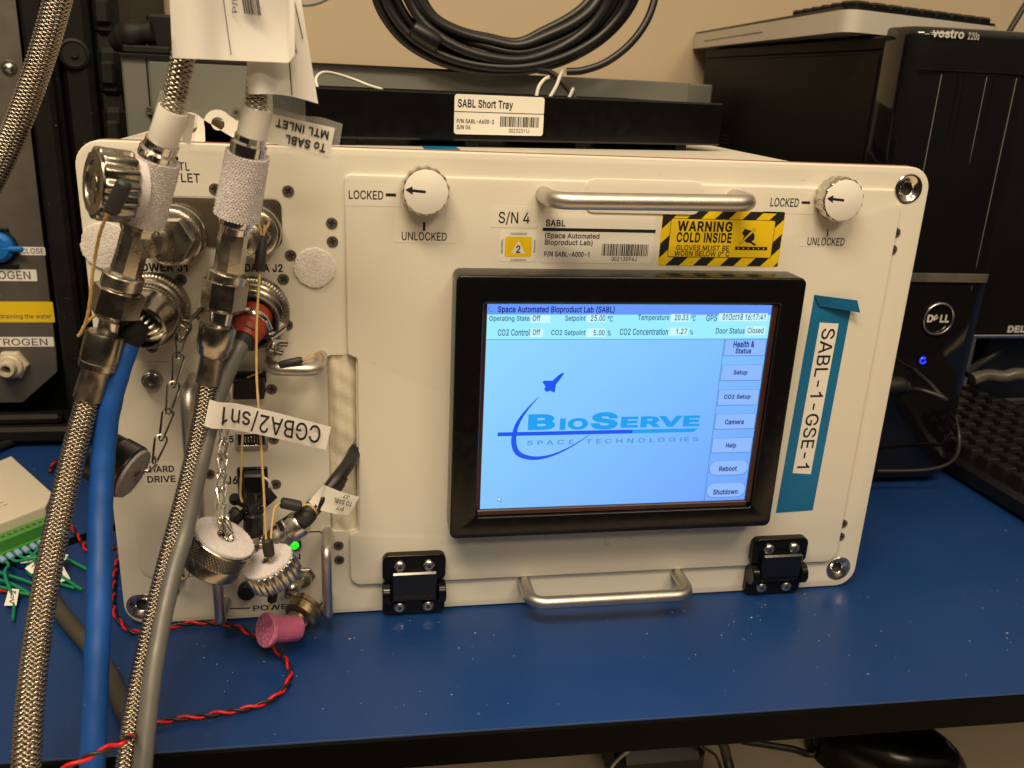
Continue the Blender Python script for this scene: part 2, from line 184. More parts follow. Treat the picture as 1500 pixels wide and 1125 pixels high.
# letter outlines of a plain sans serif, packed two characters per number: advance, then one string per loop
GLYPH = {'A': [240, '.5.-/80w/]0w0`.-0?.-/c/j/W03/G0h/N0h/=02/2/j.X.-', '.d.t.d/602/602.t'], 'B': [228, ".K.-.K0w/L0w/~0v/k0s/w0n0(0h010_070V0<0K0?0@0@040?0*0>/{0:/s06/l01/g0+/b0%/^/x/[/p/X/p/V/y/U0'/R0//N06/H0=/A0B/90F//0I/$0J.q0I.e0F.Y0A.N0:.E01.=0%.6/q.1/a../N.-", '.k.J/M.J/_.K/m.O/x.U0%.]0).g0+.q0*.z0(/(0$///y/6/s/;/l/@/c/D/Z/F/O/F.k/F', '.k/b/J/b/S/b/[/d/c/g/j/k/p/p/u/v/x0#/z0+/{03/z0>/v0G/o0O/f0V/Z0Z/K0[.k0['], 'C': [255, "/Y.*/D.+/0.1.x.9.h.F.[.U.P.g.H.{.C/8.A/R.C/l.H0).P0>.[0P.h0_.x0k/00t/D0y/Y0{/e0z/q0x0#0u0.0q080k0B0e0K0]0R0T0Y0J0^0?0c040e0'0E0'0C000@070<0>070E020J0,0O0%0S/x0W/q0Y/i0[/a0]/Y0]/J0~/<0X//0Q/#0H.t0=.k0/.f/y.b/g.a/R.b/>.f/+.l.u.t.h/#.~//.S/<.M/J.I/Y.G/a.H/i.I/q.K/x.N0%.Q0,.U02.Z07.`0<.f0@.m0C.u0E/#0e/#0c.q0^.e0Y.Z0R.Q0K.H0B.@09.90..40#.//r.,/e.*"], 'D': [251, '/@.-.].-.].J/>.J/R.K/c.O/r.U0$.^0/.j06.x0</-0?/?0A/S0?/f0</x070-0/0;0%0F/s0O/d0V/T0Z/A0[.~0[.~0w/D0w/[0v/p0q0)0h090]0G0N0R0=0Z0(0^/l0`/S0^/90Y/#0R.h0G.W09.H0(.</o.4/Y./', '.k0w.k.-.K.-.K0w'], 'E': [209, '.K.-.K0w030w030[.k0[.k/b0+/b0+/E.k/E.k.J05.J05.-'], 'F': [205, '.K.-.K0w020w020[.k0[.k/^0&/^0&/B.k/B.k.-'], 'G': [260, "/Y.*/D.+/0.1.x.:.h.F.Z.U.P.g.H.{.C/9.A/R.C/l.H0).P0>.Z0P.h0_.w0k//0t/C0y/W0{/e0z/q0x0#0u0.0p090k0C0d0K0~0S0S0Z0I0_0?0c030f0'0E0'0B0/0?070;0>060D010I0+0N0%0S/x0V/q0Y/i0[/`0~/X0]/I0~/;0X//0Q/#0H.s0=.k0/.f/y.b/g.a/R.b/>.f/+.l.u.t.h/$.~//.S/<.M/J.I/Y.G/g.H/t.L0%.Q00.X08.`0?.k0D.w0G/*0H/80R/7/`/7/`/S0h/S0h/70f/#0b.k0Z.Z0P.L0D.@05.60%.//m.+"], 'H': [258, '.K.-.K0w.k0w.k/c0=/c0=0w0]0w0].-0=.-0=/G.k/G.k.-'], 'I': [94, '.L0w.l0w.l.-.L.-'], 'J': [198, '/0.*.t.,.b.2.S.=.G.L.@._.>.v.>/).^/).^.v._.g.c.~.j.R.s.K/#.G/0.F/<.G/F.K/O.R/V.~/Z.g/[.v/[0w/{0w/{.v/y._/r.L/f.=/W.2/D.,'], 'K': [233, '.a.v.a/?.s/V/*/k/=0%0/0w0Y0w/G/]/E/]', '.K.-.K0w.k0w.k/z.k/C.k/4.k.-', '03.-/1/U/E/n0Y.-'], 'L': [196, '.K.-.K0w.k0w.k.J0..J0..-'], 'M': [314, '.K.-.K0w.y0w/^/1/c.|/i.j/o.W/t.E/m.E/r.V/x.j0$.|0)/10g0w1;0w1;.-0u.-0u/d0u/v0v010v0H0v0^0y0^0r0F0j0.0c/t0]/d0$.-/b.-/(/d/#/s.u0..n0E.e0^.h0^.i0I.i03.j/w.j/d.j.-'], 'N': [262, '.K.-.K0w.q0w0%/.0..x0;.b0H.H0C.H0A.c0A.|0@/40@0w0a0w0a.-0:.-/8/d/,/x.w08.c0[.i0~.j09.k/w.k/d.k.-'], 'O': [267, "/X.*/C.+/0.1.x.9.h.F.[.U.P.g.H.{.C/8.A/R.C/l.H0).P0>.[0P.h0_.x0k/00t/C0y/X0{/n0y0'0t090k0I0_0V0P0a0>0i0)0n/l0p/R0n/80i.{0a.g0V.U0I.F09.90'.1/n.+", '/X.G/g.I/u.M0(.S03.~0=.g0E.u0K/+0O/=0P/R0O/g0K/y0E0/0=0=030H0(0Q/u0X/g0~/X0]/J0~/<0X//0Q/$0H.t0=.l0/.f/y.b/g.a/R.b/=.f/+.l.u.t.g/$.~//.S/<.M/J.I'], 'P': [222, ".K.-.K0w/I0w/[0v/k0s/y0m0+0e040[0<0P0A0C0D060E0'0D/r0A/d0</X04/L0+/C/y/;/k/5/[/1/I/0.d/0.d/L/G/L/T/M/^/O/h/S/o/X/u/^/z/f0#/n0%/w0%0'0%010#0:/z0B/u0I/o0O/g0T/^0X/T0Z/G0[.k0[.k.-"], 'Q': [267, '/N/#/o/#02.W09.M0c-o0A-o0&.:/y.D', "/X.*/C.+/0.1.x.9.h.F.[.U.P.g.H.{.C/8.A/R.C/l.H0).P0>.[0P.h0_.x0k/00t/C0y/X0{/n0y0'0t090k0I0_0V0P0a0>0i0)0n/l0p/R0n/80i.{0a.g0V.U0I.F09.90'.1/n.+", '/X.G/g.I/u.M0(.S03.~0=.g0E.u0K/+0O/=0P/R0O/g0K/y0E0/0=0=030H0(0Q/u0X/g0~/X0]/J0~/<0X//0Q/$0H.t0=.l0/.f/y.b/g.a/R.b/=.f/+.l.u.t.g/$.~//.S/<.M/J.I'], 'R': [224, '.K.-.K0w/I0w/[0v/l0s/z0m0+0f050~0<0R0A0E0E080F0)0E/t0A/g0</[05/P0+/G/y/@/k/:/[/7/I/6.]/6.]/S/H/S/T/S/_/U/h/X/o/]/u/b/z/i0#/q0%/z0&0)0%030#0;/z0C/u0J/o0P/h0U/_0X/T0Z/G0[.k0[.k.-', '0*.-/F/F/j/F0O.-'], 'S': [223, "/C.)/1.*.{.-.m.2.`.8.V.A.M.K.F.W.B.c.@.q.a.q.c.h.f.`.k.Y.q.S.x.N/&.J//.H/9.F/C.F/N.F/X.H/b.K/j.O/r.U/x.[/|.b0%.j0&.s0%.z0#/'/y/,/t/1/n/6/g/9/_/=/W/?/M/B///K.u/Q.e/Z.X/d.O/o.I0#.G03.H0A.L0N.R0Y.[0c.f0k.r0r/&0w/40z/E0{/U0z/d0w/q0r0#0k0-0c060Y0<0N0@0C0A06/|06/y0B/s0L/j0T/_0Z/R0]/C0^/90^//0~/'0Y.y0U.s0P.m0J.j0D.g0<.g05.g0-.j0&.n/z.t/u.{/q/(/m/=/f/W/_/o/W/w/S0%/O0,/J03/D09/=0>/60B/-0D/#0E.r0D.e0@.X0:.M02.B0'.:/u.2/f.-/U.*"], 'T': [224, '.=0[.=0w0I0w0I0[/S0[/S.-/3.-/30['], 'U': [259, "/T.)/A.*/0...z.5.l.>.a.H.W.U.Q.c.L.s.K/*.K0w.k0w.k/,.l.z.o.o.s.f.z.]/'.U/1.O/;.J/G.H/T.G/b.H/n.J/x.O0(.U0/.]05.f0:.o0<.z0=/,0=0w0^0w0^/*0~.s0X.c0Q.U0H.H0<.>0/.5/y../h.*"], 'V': [240, '/9.-.50w.W0w/3/:/?.r/O.</H.</X.r/d/:0>0w0`0w/^.-'], 'W': [343, '.{.-.50w.V0w/%/5/+.v/0.~/5.A/2.A/7.~/=.v/C/5/l0w070w0`/50f.v0l.~0r.A0m.A0r.~0x.v1$/51M0w1n0w1(.-0].-01/t0)0=/{0f0(0f/z0>/r/t/F.-'], 'X': [237, '.6.-/@/a/@/I.<0w.a0w/,0A/90./C/w/M/e/G/e/Q/w/[0./h0A040w0X0w/T/J/T/b0].-08.-/e.n/Y/&/P/5/F/G/M/G/D/5/:/&/..n.[.-'], 'Y': [236, '/9.-/9/;.50w.[0w/30%/B/e/P/F/C/F/Q/e/_0%080w0]0w/Y/;/Y.-'], 'Z': [219, ".B.-.B.D/~0:/l0P0#0g0'0~/b0[/B0[.A0[.A0w0?0w0?0`/'.m.p.U.^.>.Z.H.y.I/>.J0A.J0A.-"], 'a': [195, '/#.).q.).f.,.~./.S.5.K.;.E.C.@.M.=.W.<.c.=.m.?.v.C/#.G/*.M//.T/4.[/7.c/:.l/</,/A/H/D/N/E/T/G/X/H/Z/K/~/N/]/R/]/S/~/[/[/a/X/g/U/l/P/q/K/t/D/v/=/x/5/x/,/x/%/w.x/t.r/q.l/m.h/i.d/e.a/a._/~.A/e.G/o.M/x.T0&.]0,.f01.o05.z07/*09/409/;09/C08/J07/S04/Z01/b0-/i0(/o/{/t/s/x/i/{/^/{/Q/{.-/].-/].G/[.G/Y.B/U.>/Q.9/L.5/F.1/?../7.+/-.)', "/(.D/3.D/=.G/E.J/L.O/R.U/W.~/Z.c/~.j/].r/]/2/[/0/X///U/./G/+/7/)/+/'/$/&.w/$.p.|.j.z.e.w.a.s.].n.~.h.[.a.[.[.].V.`.Q.d.M.h.J.n.G.t.E.{.D"], 'b': [212, '/F.)/;.*/1.,/)./.|.3.w.8.r.=.h.J.e.J.e.-.G.-.G0w.f0w.f/s.h/s.r0&.v0+.|0//)03/107/:09/F09/U08/c04/o0-/{0$0*/s02/e08/V0;/D0</10;.x08.g02.W0*.J/{.>/p.5/c../U.*', '/A.D/L.E/V.I/_.N/f.U/l.]/q.g/t.s/v/%/w/2/v/?/t/K/q/V/l/_/f/h/_/o/V/t/L/w/A/x/6/w/,/t/$/o.v/h.p/`.k/V.h/K.f/?.e/2.f/$.h.r.l.g.p.].v.T/$.M/,.H/6.E'], 'c': [198, "/;.)/*.*.u...g.5.[.>.Q.J.I.X.C.g.?.x.>/1.?/D.C/U.I/e.Q/r.[0$.g0-.u04/*08/;09/D09/M08/U06/]03/e0//l0+/r0&/x/z0#/t0'/m0+/e0./]/j/V/i/[/g/_/d/d/a/h/^/k/Z/n/V/q/Q/t/L/u/G/w/A/x/;/x///w/$/t.v/n.n/g.h/^.c/T.`/I.^/=.]/1.^/$.`.s.c.h.h.^.n.U.v.N/$.I//.E/;.D/A.E/G.E/L.G/Q.I/V.K/Z.N/^.Q/b.U/e.Y/g.^/i.c/k.h0..`0,.X0(.P0$.I/x.C/s.=/l.8/e.3/].0/U.-/M.+/D.)"], 'd': [212, '/5.)/%.*.q...e.5.Y.>.P.J.H.W.C.g.?.x.>/1.?/D.C/V.H/e.P/s.Z0$.e0-.r04/&08/509/@09/I07/Q03/X0//^0+/c0&/f/{/j/w/l/s/n/s/n0w030w03.-/o.-/o.J/l.J/j.F/f.B/b.=/^.8/X.3/Q.//I.,/@.*', '/9.D/D.E/N.H/W.M/^.T/d.]/i.g/l.r/n/$/o/2/n/?/l/K/i/V/d/`/^/h/W/o/N/t/D/w/9/x/./w/$/t.u/o.n/h.h/_.c/V.`/K.^/?.]/2.^/%.`.s.c.g.h.].n.U.v.N/$.I/..E'], 'e': [202, "/=.)/+.*.v...g.5.[.>.Q.J.I.W.C.g.?.x.>/0.?/C.C/T.I/d.Q/r.[0#.g0-.t04/)08/:09/D09/N07/X04/a00/j0*/s0#/z/u0&/k0,/`0//S02/D03/403/(.R/(.R/A/|/A/n/8/m/D/k/O/h/Y/c/b/]/j/V/p/N/t/D/w/:/x///w/%/t.v/p.o/j.h/b.c/Z.`/P.^/G.]/<.]/,.^.x.`.m.d.b.j.Y.p.R.y.L/(.G/2.E/=.D/E.D/K.F/R.G/X.J/].M/b.Q/f.V/i.~/l.b0/.Z0,.Q0'.H/{.A/s.:/j.4/`.//U.,/J.*"], 'f': [127, '/E07/E/w.0/w.007', ".U.-.U0Q.V0[.Y0d.]0l.b0s.i0x.q0|.y1%/(1'/11(/71(/=1'/B1&/F1%/J1$/L1#/E0c/>0e/<0f/80f/40f/,0e/%0c.z0_.w0Z.u0S.t0J.t.-"], 'g': [213, '/:-</--<.{->.p-A.f-E.^-J.V-P.P-V.K-].F-d.`-s.c-o.f-j.j-f.n-b.t-^.z-[/(-X/0-W/:-V/I-X/U-[/`-a/h-j/m-v/o.*/o.O/l.O/b.B/^.=/X.9/Q.5/I.2/@.0/4.//&.1.r.4.e.:.Z.C.P.M.I.Z.C.i.?.z.>/3.?/E.C/V.H/f.P/s.Z0$.e0-.r04/&08/509/@09/J07/R03/Y0//^0+/c0&/m/r/p/r/p07030703.)02-s0.-f0(-Z/z-Q/p-I/d-C/W-?/I-=', "/9.K/D.K/N.N/W.S/^.Y/d.`/i.j/l.t/o/&/o/3/o/@/l/L/i/W/d/`/^/i/W/o/N/t/E/w/9/x/./w/$/t.v/o.n/h.h/`.c/V.`/K.^/@.]/3.^/'.`.u.c.j.h.a.n.Y.v.S/$.N/..K"], 'h': [205, '.f/D.f.-.G.-.G0w.f0w.f/c.`/c.g/r.o0%.y0./*04/708/E09/Q08/~06/g01/p0+/w0#0#/s0(/h0+/Z0,/K0,.-/g.-/g/I/f/V/b/b/[/k/S/r/H/v/</x/3/w/+/u/#/r.w/m.q/g.l/`.i/X.g/O'], 'i': [83, '.G.-.G07.f07.f.-', '.W0V.Q0W.L0Y.H0~.D0`.B0e.B0k.B0p.D0u.H0y.L0|.Q1$.W1%.~1$.a0|.f0y.i0u.k0p.l0k.k0e.i0`.f0~.a0Y.~0W'], 'j': [83, '.G07.f07.f-x.e-m.c-c.`-Z.[-R.U-L.M-F.E-C.:-@./-@.(-@.(-~..-~.6-~.<-_.A-c.E-i.G-p.G-x', '.W0V.Q0W.L0Y.H0~.D0`.B0e.A0k.B0p.D0u.H0y.L0|.Q1$.W1%.~1$.a0|.f0y.i0u.k0p.l0k.k0e.i0`.f0~.a0Y.~0W'], 'k': [190, '.d.q.d/=.i/=/a070-07///7/,/7', '.G.-.G0w.f0w.f.-', '/f.-.w/0/3/E03.-'], 'l': [83, '.G1(.d1(.d.-.G.-'], 'm': [305, ".G.-.G07.e07.e/g.c/g.f/p.j/y.o0&.u0,.|01/)05/108/90:/A0:/N09/Y04/c0-/j0$/p/s/s/f/o/f/r/o/v/w/|0%0(0+0/0007040@080I090S0:0^090h070r030z0-1'0&1-/w12/m15/`15/S15.-0q.-0q/R0p/^0l/h0e/o0]/t0T/w0J/x0B/x0;/v04/s0./o0*/j0&/d0#/^/{/V/{/O/{.-/~.-/~/U/[/_/W/g/Q/o/J/t/A/w/7/x///x/(/v.|/s.v/o.p/j.l/d.i/~.g/T.f/J.f.-"], 'n': [205, '.f/D.f.-.G.-.G07.e07.e/c.`/c.g/r.o0%.y0./*04/708/E09/Q08/~06/f01/o0+/w0#0#/s0(/h0+/Z0,/K0,.-/g.-/g/I/f/V/b/b/[/k/S/r/H/v/</x/3/w/+/u/#/r.w/m.q/g.l/`.i/X.g/O'], 'o': [208, '/;.)/*.*.u...g.5.[.>.Q.J.I.X.C.g.?.x.>/1.?/D.C/U.I/e.Q/r.[0$.g0-.u04/*08/;09/K08/[04/h0-/t0$0$/r0-/e03/U06/D08/106.x03.g0-.X0$.J/t.>/h.5/[../K.*', '/;.D/G.E/Q.I/Z.N/b.U/h.^/m.h/p.s/r/$/s/1/r/=/p/I/m/T/h/^/b/g/Z/n/Q/t/G/w/;/x///w/$/t.v/n.n/g.h/^.c/T.`/I.^/=.]/1.^/$.`.s.c.h.h.^.n.U.v.N/$.I//.E'], 'p': [212, '.G-@.G07.e07.e/s.h/s.r0&.v0+.|0//)03/107/:09/F09/U08/c04/o0-/{0$0*/s02/e08/V0;/D0</10;.x08.g02.W0*.J/{.>/p.5/c../U.*/F.)/;.*/1.,/)./.|.3.w.8.r.=.h.J.f.J.f-@', '/A.D/L.E/V.I/_.N/f.U/l.]/q.g/t.s/v/%/w/2/v/?/t/K/q/V/l/_/f/h/_/o/V/t/L/w/A/x/6/w/,/t/$/o.v/h.p/`.k/V.h/K.f/?.e/2.f/$.h.r.l.g.p.].v.T/$.M/,.H/6.E'], 'q': [212, '03-@/n-@/n.J/l.J/j.F/f.B/b.=/^.8/X.3/Q.//I.,/@.*/5.)/%.*.q...e.5.Y.>.P.J.H.W.C.g.?.x.>/1.?/D.C/V.H/e.P/s.Z0$.e0-.r04/&08/509/@09/I07/Q03/X0//^0+/c0&/l/s/o/s/o070307', '/9.D/D.E/N.H/W.M/^.T/d.]/i.g/l.r/n/$/o/2/n/?/l/K/i/V/d/`/^/h/W/o/N/t/D/w/9/x/./w/$/t.u/o.n/h.h/_.c/V.`/K.^/?.]/2.^/%.`.s.c.g.h.].n.U.v.N/$.I/..E'], 'r': [130, '.G.-.G07.e07.e/s.g/s.k/|.q0*.y01/(05/308/>09/F09/M09/M/t/F/u/:/v/2/u/*/s/#/p.v/l.p/g.l/a.i/Z.g/R.f/I.f.-'], 's': [182, '/..).{.*.p.+.e./.[.3.S.9.L.@.F.H.B.R.?.~.~.b._.Y.d.Q.k.K.s.G/#.E/..D/:.E/D.G/M.L/T.R/X.Y/Y.`/X.g/V.l/R.q/M.u/F.x/=.{.x/(.h/-.[/3.Q/;.J/D.F/O.D/~.E/f.H/p.N/y.T0&.]0-.g02.r06/$08/109/=09/H07/R03/[0//b0)/h0#/n/u/r/m/u/d/Y/^/V/e/R/k/L/q/E/v/</x/1/y/&/x.w/v.n/q.h/l.e/e.c/^.d/W.g/Q.k/M.q/I.y/E/)/B/F/</V/7/b/0/l/)/s.y/w.o/y.b/x.X/t.N/o.E/h.=/_.6/U.0/I.,/<.*'], 't': [114, '/907/9/w.0/w.007', ".M0e.l0e.l.^.m.V.n.P.q.L.u.H.{.G/(.F/0.G/8.H/>../:.-/7.,/3.,/'.+.r.,.e.1.[.8.S.A.O.M.M.["], 'u': [205, '/..*.|.+.q...f.2.].9.V.A.P.J.K.V.H.c.G.r.G07.f07.f.u.g.g.k.~.q.R.z.L/+.G/7.F/@.G/H.I/P.L/V.Q/~.V/a.]/d.f/f.o/g.y/g070,070,.-/h.-/h.[/m.[/f.K/^.?/T.5/H.//<.,'], 'v': [195, '/$.-.607.W07/&.{/0.X/:.7//.7/8.X/C.{/k070307/D.-'], 'w': [284, '.r.-.807.Y07.p/>.z.q/+.B/%.B/0.p/:/>/Q07/q070./>08.q0B.B0=.B0G.q0R/>0i071/070P.-01.-/r/)/k/C/d/_/]/|/d/|/]/_/V/C/O/)/6.-'], 'x': [189, ".7.-/)/@/)/).;07._07.w/l/-/R/;/:/+/:/8/R/H/l/`070)07/;/'/;/>0,.-/b.-/F.X/7.q/)/./9/./,.q.w.X.[.-"], 'y': [195, '.E-B.L-~.Q-[.V-Z.~-Z.a-[.f-~.j-^.n-b.r-g.u-m.x-u/$.,.607.W07/&.{/0.X/:.7//.7/8.X/C.{/l070307/9-j/5-a/0-X/+-Q/&-L.y-G.s-C.k-A.c-?.[->.V-?.Q-?.M-?.J-@.G-A'], 'z': [190, '.B.-.B.D/R/s/R/t.E/t.E07/y07/y/x.l.K.l.I/|.I/|.-'], '0': [195, '0)/%/z.^/m.E/[.3/D.*/%.*.h.3.V.E.H.^.@/%.=/R.@0%.H0E.V0_.h0q/%0y/D0y/[0q/m0_/z0E0)0%0+/R', '/e/R/d/u/^05/W0J/K0X/=0_/+0_.w0X.l0J.d05._/u.]/R._//.d.n.l.Z.w.L/+.E/=.E/K.L/W.Z/^.n/d//'], '1': [195, '/409.r0$.Q/q.Q05.r0E/-0Y/<0w/S0w/S.-/4.-'], '2': [227, ".M.-.M.E/H/E/`/`/f/h/k/o/n/v/q0#/s0+/s03/r0;/p0C/m0J/h0P/b0U/~0Y/T0~/L0^/C0_/90^/10~/)0Y.|0T.w0N.r0H.o0@.m07.m0..N0..O0=.R0J.X0V.`0a.i0j.u0q/'0v/50z/C0{/R0z/`0w/l0q/w0j0&0b0.0X030L060@0803070*05/{02/r0./i0(/_/{/T/X/-.y.K.y.I0<.I0<.-"], '3': [227, '/@.*/1.+/#.-.o.2.c.8.Y.@.P.J.I.U.E.a.C.o.d.o.e.g.h._.l.Y.r.S.x.N/&.K/..H/7.F/@.F/J.G/T.H/].K/d.P/k.U/p.[/t.c/w.l/x.u/w/$/u/-/q/5/l/</e/C/~/H/R/L/F/N/8/O.{/O.{/i/c0Y/c0[.P0[.P0w030w030_/=/^/=/c/O/d/_/b/m/]/z/V0*/M02/B09/60</)0=.u0<.g08.Z02.N0*.C/y.:/m.3/`../P.+'], '4': [227, '.A.b.A.|/N0w/n0w.c/&.c/$0H/$0H.b', '/`.-/`.j/`.v/`/r0$/r0$.-'], '5': [227, "/B.*/3.+/%...s.3.h.9.^.A.V.K.P.V.M.b.K.n.j.n.k.g.n.`.r.Y.w.T/#.O/*.K/1.H/9.G/B.F/K.G/U.I/].M/e.S/k.Y/p.a/t.j/v.t/w/$/v///t/8/p/B/j/J/d/P/~/V/T/Z/J/]/@/]/7/]///~/'/Y.y/V.r/R.m/N.O/Q.]0w000w000[.x0[.p/j.q/j.w/n/$/r/,/u/4/x/=/y/F/z/Q/y/~/w/f/s/o/o/x/i0%/b0,/Y02/P06/G0:/<0</10</%0;.o08.`01.S0).G/y.=/m.5/`../Q.+"], '6': [227, "/D.*/5.+/'...t.4.i.<._.F.W.R.Q.`.N.n.M/$.N/0.P/=.U/J.~/Y.e/j.r0#/Q0w/t0w.x/V.v/V.x/Z.|/_/&/c/*/g///j/5/l/;/n/A/p/H/p/W/o/e/l/q/f/|/_0+/V02/K07/>0:/10;.|0:.l07.^01.Q0).F/y.</n.4/a../S.+", '/D.E/N.F/V.H/^.L/e.R/k.X/p.`/t.h/v.r/w.|/v/,/t/5/p/>/k/E/e/L/^/Q/V/U/N/W/D/X/;/W/2/U/*/Q/#/L.w/E.r/>.n/6.l/,.k.|.l.r.n.h.r.`.w.X/#.R/*.L/2.H/;.F'], '7': [227, '.].-/u0Y/u0[.L0[.L0w0<0w0<0Y/%.-'], '8': [227, '/D.*/4.+/%...q.3.e.:.Z.B.R.L.L.W.H.c.G.q.H.{.J/+.N/5.R/=.X/E.`/L.g/Q.p/U.y/W.y/X.n/].d/d.[/m.U/x.Q0*.P07.Q0D.U0O.Z0Z.b0c.k0k.v0r/(0w/60z/D0{/S0z/`0w/l0r/w0k0&0c0.0Z030O070D0807070*03/x0-/m0$/d/u/]/i/X/i/W/r/U/{/Q0)/L00/E06/=0;/50>/+0A.{0A.q0@.c0<.W06.L0..B0$.:/q.3/d../U.+', "/D.F/O.F/Y.H/a.K/i.O/o.U/t.[/x.b/{.j/{.r/{.{/x/*/t/1/o/8/h/>/`/B/X/F/N/H/D/I/:/H/0/F/(/B.z/>.s/8.n/1.j/*.g.{.g.r.g.j.j.b.m.[.s.U.y.O/'.K//.H/9.F", '/D/d/M/d/U/f/~/i/c/m/h/r/m/x/p0%/r0-/s05/r0=/p0D/m0K/h0Q/c0V/]0Z/U0]/M0^/D0_/;0^/30]/,0Z/%0V.z0Q.u0K.r0D.p0=.o05.p0-.r0%.u/x.z/r/%/m/,/i/3/f/;/d'], '9': [227, "/D0{/S0z/a0v/n0p/y0h0)0^010R070E0:060;0&0;/t08/g03/Z0-/K0#/:/q/'/7.-.n.-/j/O/m/O/j/J/g/F/c/B/^/>/Y/;/S/8/M/6/G/5/@/4/1/5/$/9.r/>.g/E.^/O.V/Y.Q/f.N/t.M0).N08.Q0F.W0S._0_.i0h.t0p/'0v/50z", '/D0_/;0^/20~/*0X/#0S.w0L.r0E.o0<.l03.l0).l/y.o/o.r/g.w/_/#/Y/*/T/2/P/;/M/D/M/N/M/V/P/^/T/e/Y/k/_/p/f/t/o/v/x/w0(/v02/t0</p0E/k0L/e0S/^0X/V0~/N0^'], '(': [137, ".Z/:.Z/M.~/a._/u.o0V.v0h/#0x/+1-/I1-/20O/$/p.{/].y/K.y/:.y/+.{.v/#.f/'.V/+.F/1.5/I-W/+-W.x-p.m./.e.H.^.b.[.{"], ')': [137, '.@-W.X.6.^.G.b.W.f.g.h.v.i/+.j/:.i/K.h/].e/p.V0O.@1-.]1-.e0x.m0h.t0V.z0C/%0//)/u/-/a/./M///:/..{/*.a/$.H.u...j-o.]-W'], '/': [125, '/H1).Q-a.4-a/,1)'], '-': [227, '/{/M/{/1.f/1.f/M'], ':': [94, '.].+.W.,.Q...L.1.I.6.G.<.F.A.G.H.I.M.L.R.Q.U.W.X.].X.c.X.h.U.m.R.q.M.s.H.t.A.s.<.q.6.m.1.h...c.,', ".]/Z.W/[.Q/].L/a.I/f.G/k.F/q.G/w.I0#.L0'.Q0+.W0-.]0..c0-.h0+.m0'.q0#.s/w.t/q.s/k.q/f.m/a.h/].c/["], '.': [94, '.].+.W.,.Q...L.1.I.6.G.<.F.A.G.H.I.M.L.R.Q.U.W.X.].X.c.X.h.U.m.R.q.M.s.H.t.A.s.<.q.6.m.1.h...c.,'], '%': [338, '/+/`.z/a.q/d.i/h.b/m.]/s.X/{.U0).S01.R0;.R0G.S0P.U0Y.X0a.]0i.c0o.i0t.q0x.{0{/+0{/50{/>0x/F0t/M0o/S0i/W0a/Z0Y/~0P/]0G/]0;/~01/Z0)/W/{/R/s/M/m/F/h/>/d/5/a', '/+/w/3/x/9/{/=0&/@0,/B03/C0;/C0G/B0O/@0V/=0~/90a/30d/+0e/#0d.w0a.r0~.o0V.m0O.m0G.m0;.m03.o0,.r0&.w/{/#/x', '0t.(0i.)0`.+0X./0Q.50L.;0G.B0D.K0B.S0A.]0A.i0B.r0D.{0G/)0L/10Q/70X/<0`/@0i/C0t/C1$/C1-/@15/<1</71A/11F/)1I.{1K.r1K.i1K.]1K.S1I.K1F.B1A.;1<.515./1-.+1$.)', "0t.>0{.?1'.B1,.G1/.N11.U11.]11.i11.q1/.x1,/$1(/)0{/,0t/-0l/,0f/)0a/$0^.x0~.q0[.i0[.]0~.U0^.N0a.G0e.B0l.?", '.o.-0j0w1-0w/2.-'], '&': [224, "/5.*/%.+.q...d.3.Y.:.P.B.H.L.B.W.?.c.>.p.?.z.A/).E/2.J/:.P/A.W/H.s/^/?/{/I0)/M0-/P00/R04/T09/V0>/V0C/U0K/R0R/N0X/H0~/@0_/80_/20_/,0^/'0~.|0Y.y0U.v0Q.s0L.r0F.q0@.r0:.s04.v0/.y0)/#0#/'/w/9/a0T.-0/.-/)/G.j/e.c/n.]/w.Y0%.U0..S07.S0@.T0K.V0U.Z0^.`0f.g0m.p0r.z0v/+0y/70z/C0y/N0v/X0r/`0m/g0f/m0_/q0V/t0M/u0C/t0</s05/q0./m0'/i/{/e/u/_/p/Y/k/S/e.z/@.q/8.i/1.d/*.`/#.^.v.].o.^.g.`._.d.Y.h.S.n.N.u.J.|.G/*.E/3.D/=.E/G.G/Q.K/Z.O/b.V/j.]/p.e/v.n/{.y0%/*0'/60'/C0E/C0D/40B/&0?.u0;.k07.b02.[0&.L/y.D/q.</f.6/[.0/N.-/B.*"], '°': [158, '.|/a.r/a.h/d._/h.W/n.P/u.J0#.F0,.C06.C0@.C0J.F0T.J0].P0e.W0l._0r.h0v.r0y.|0y/,0y/60v/?0r/G0l/N0e/T0]/X0T/[0J/[0@/[06/X0,/T0#/N/u/G/n/?/h/6/d/,/a', '.|/z/(/{/-/|/20$/70(/:0+/>00/@05/A0:/B0@/A0E/@0K/>0P/:0T/70X/20[/-0^/(0_.|0`.v0_.q0^.l0[.h0X.d0T.a0P.^0K.]0E.~0@.]0:.^05.a00.d0+.h0(.l0$.q/|.v/{'], ' ': [94]}

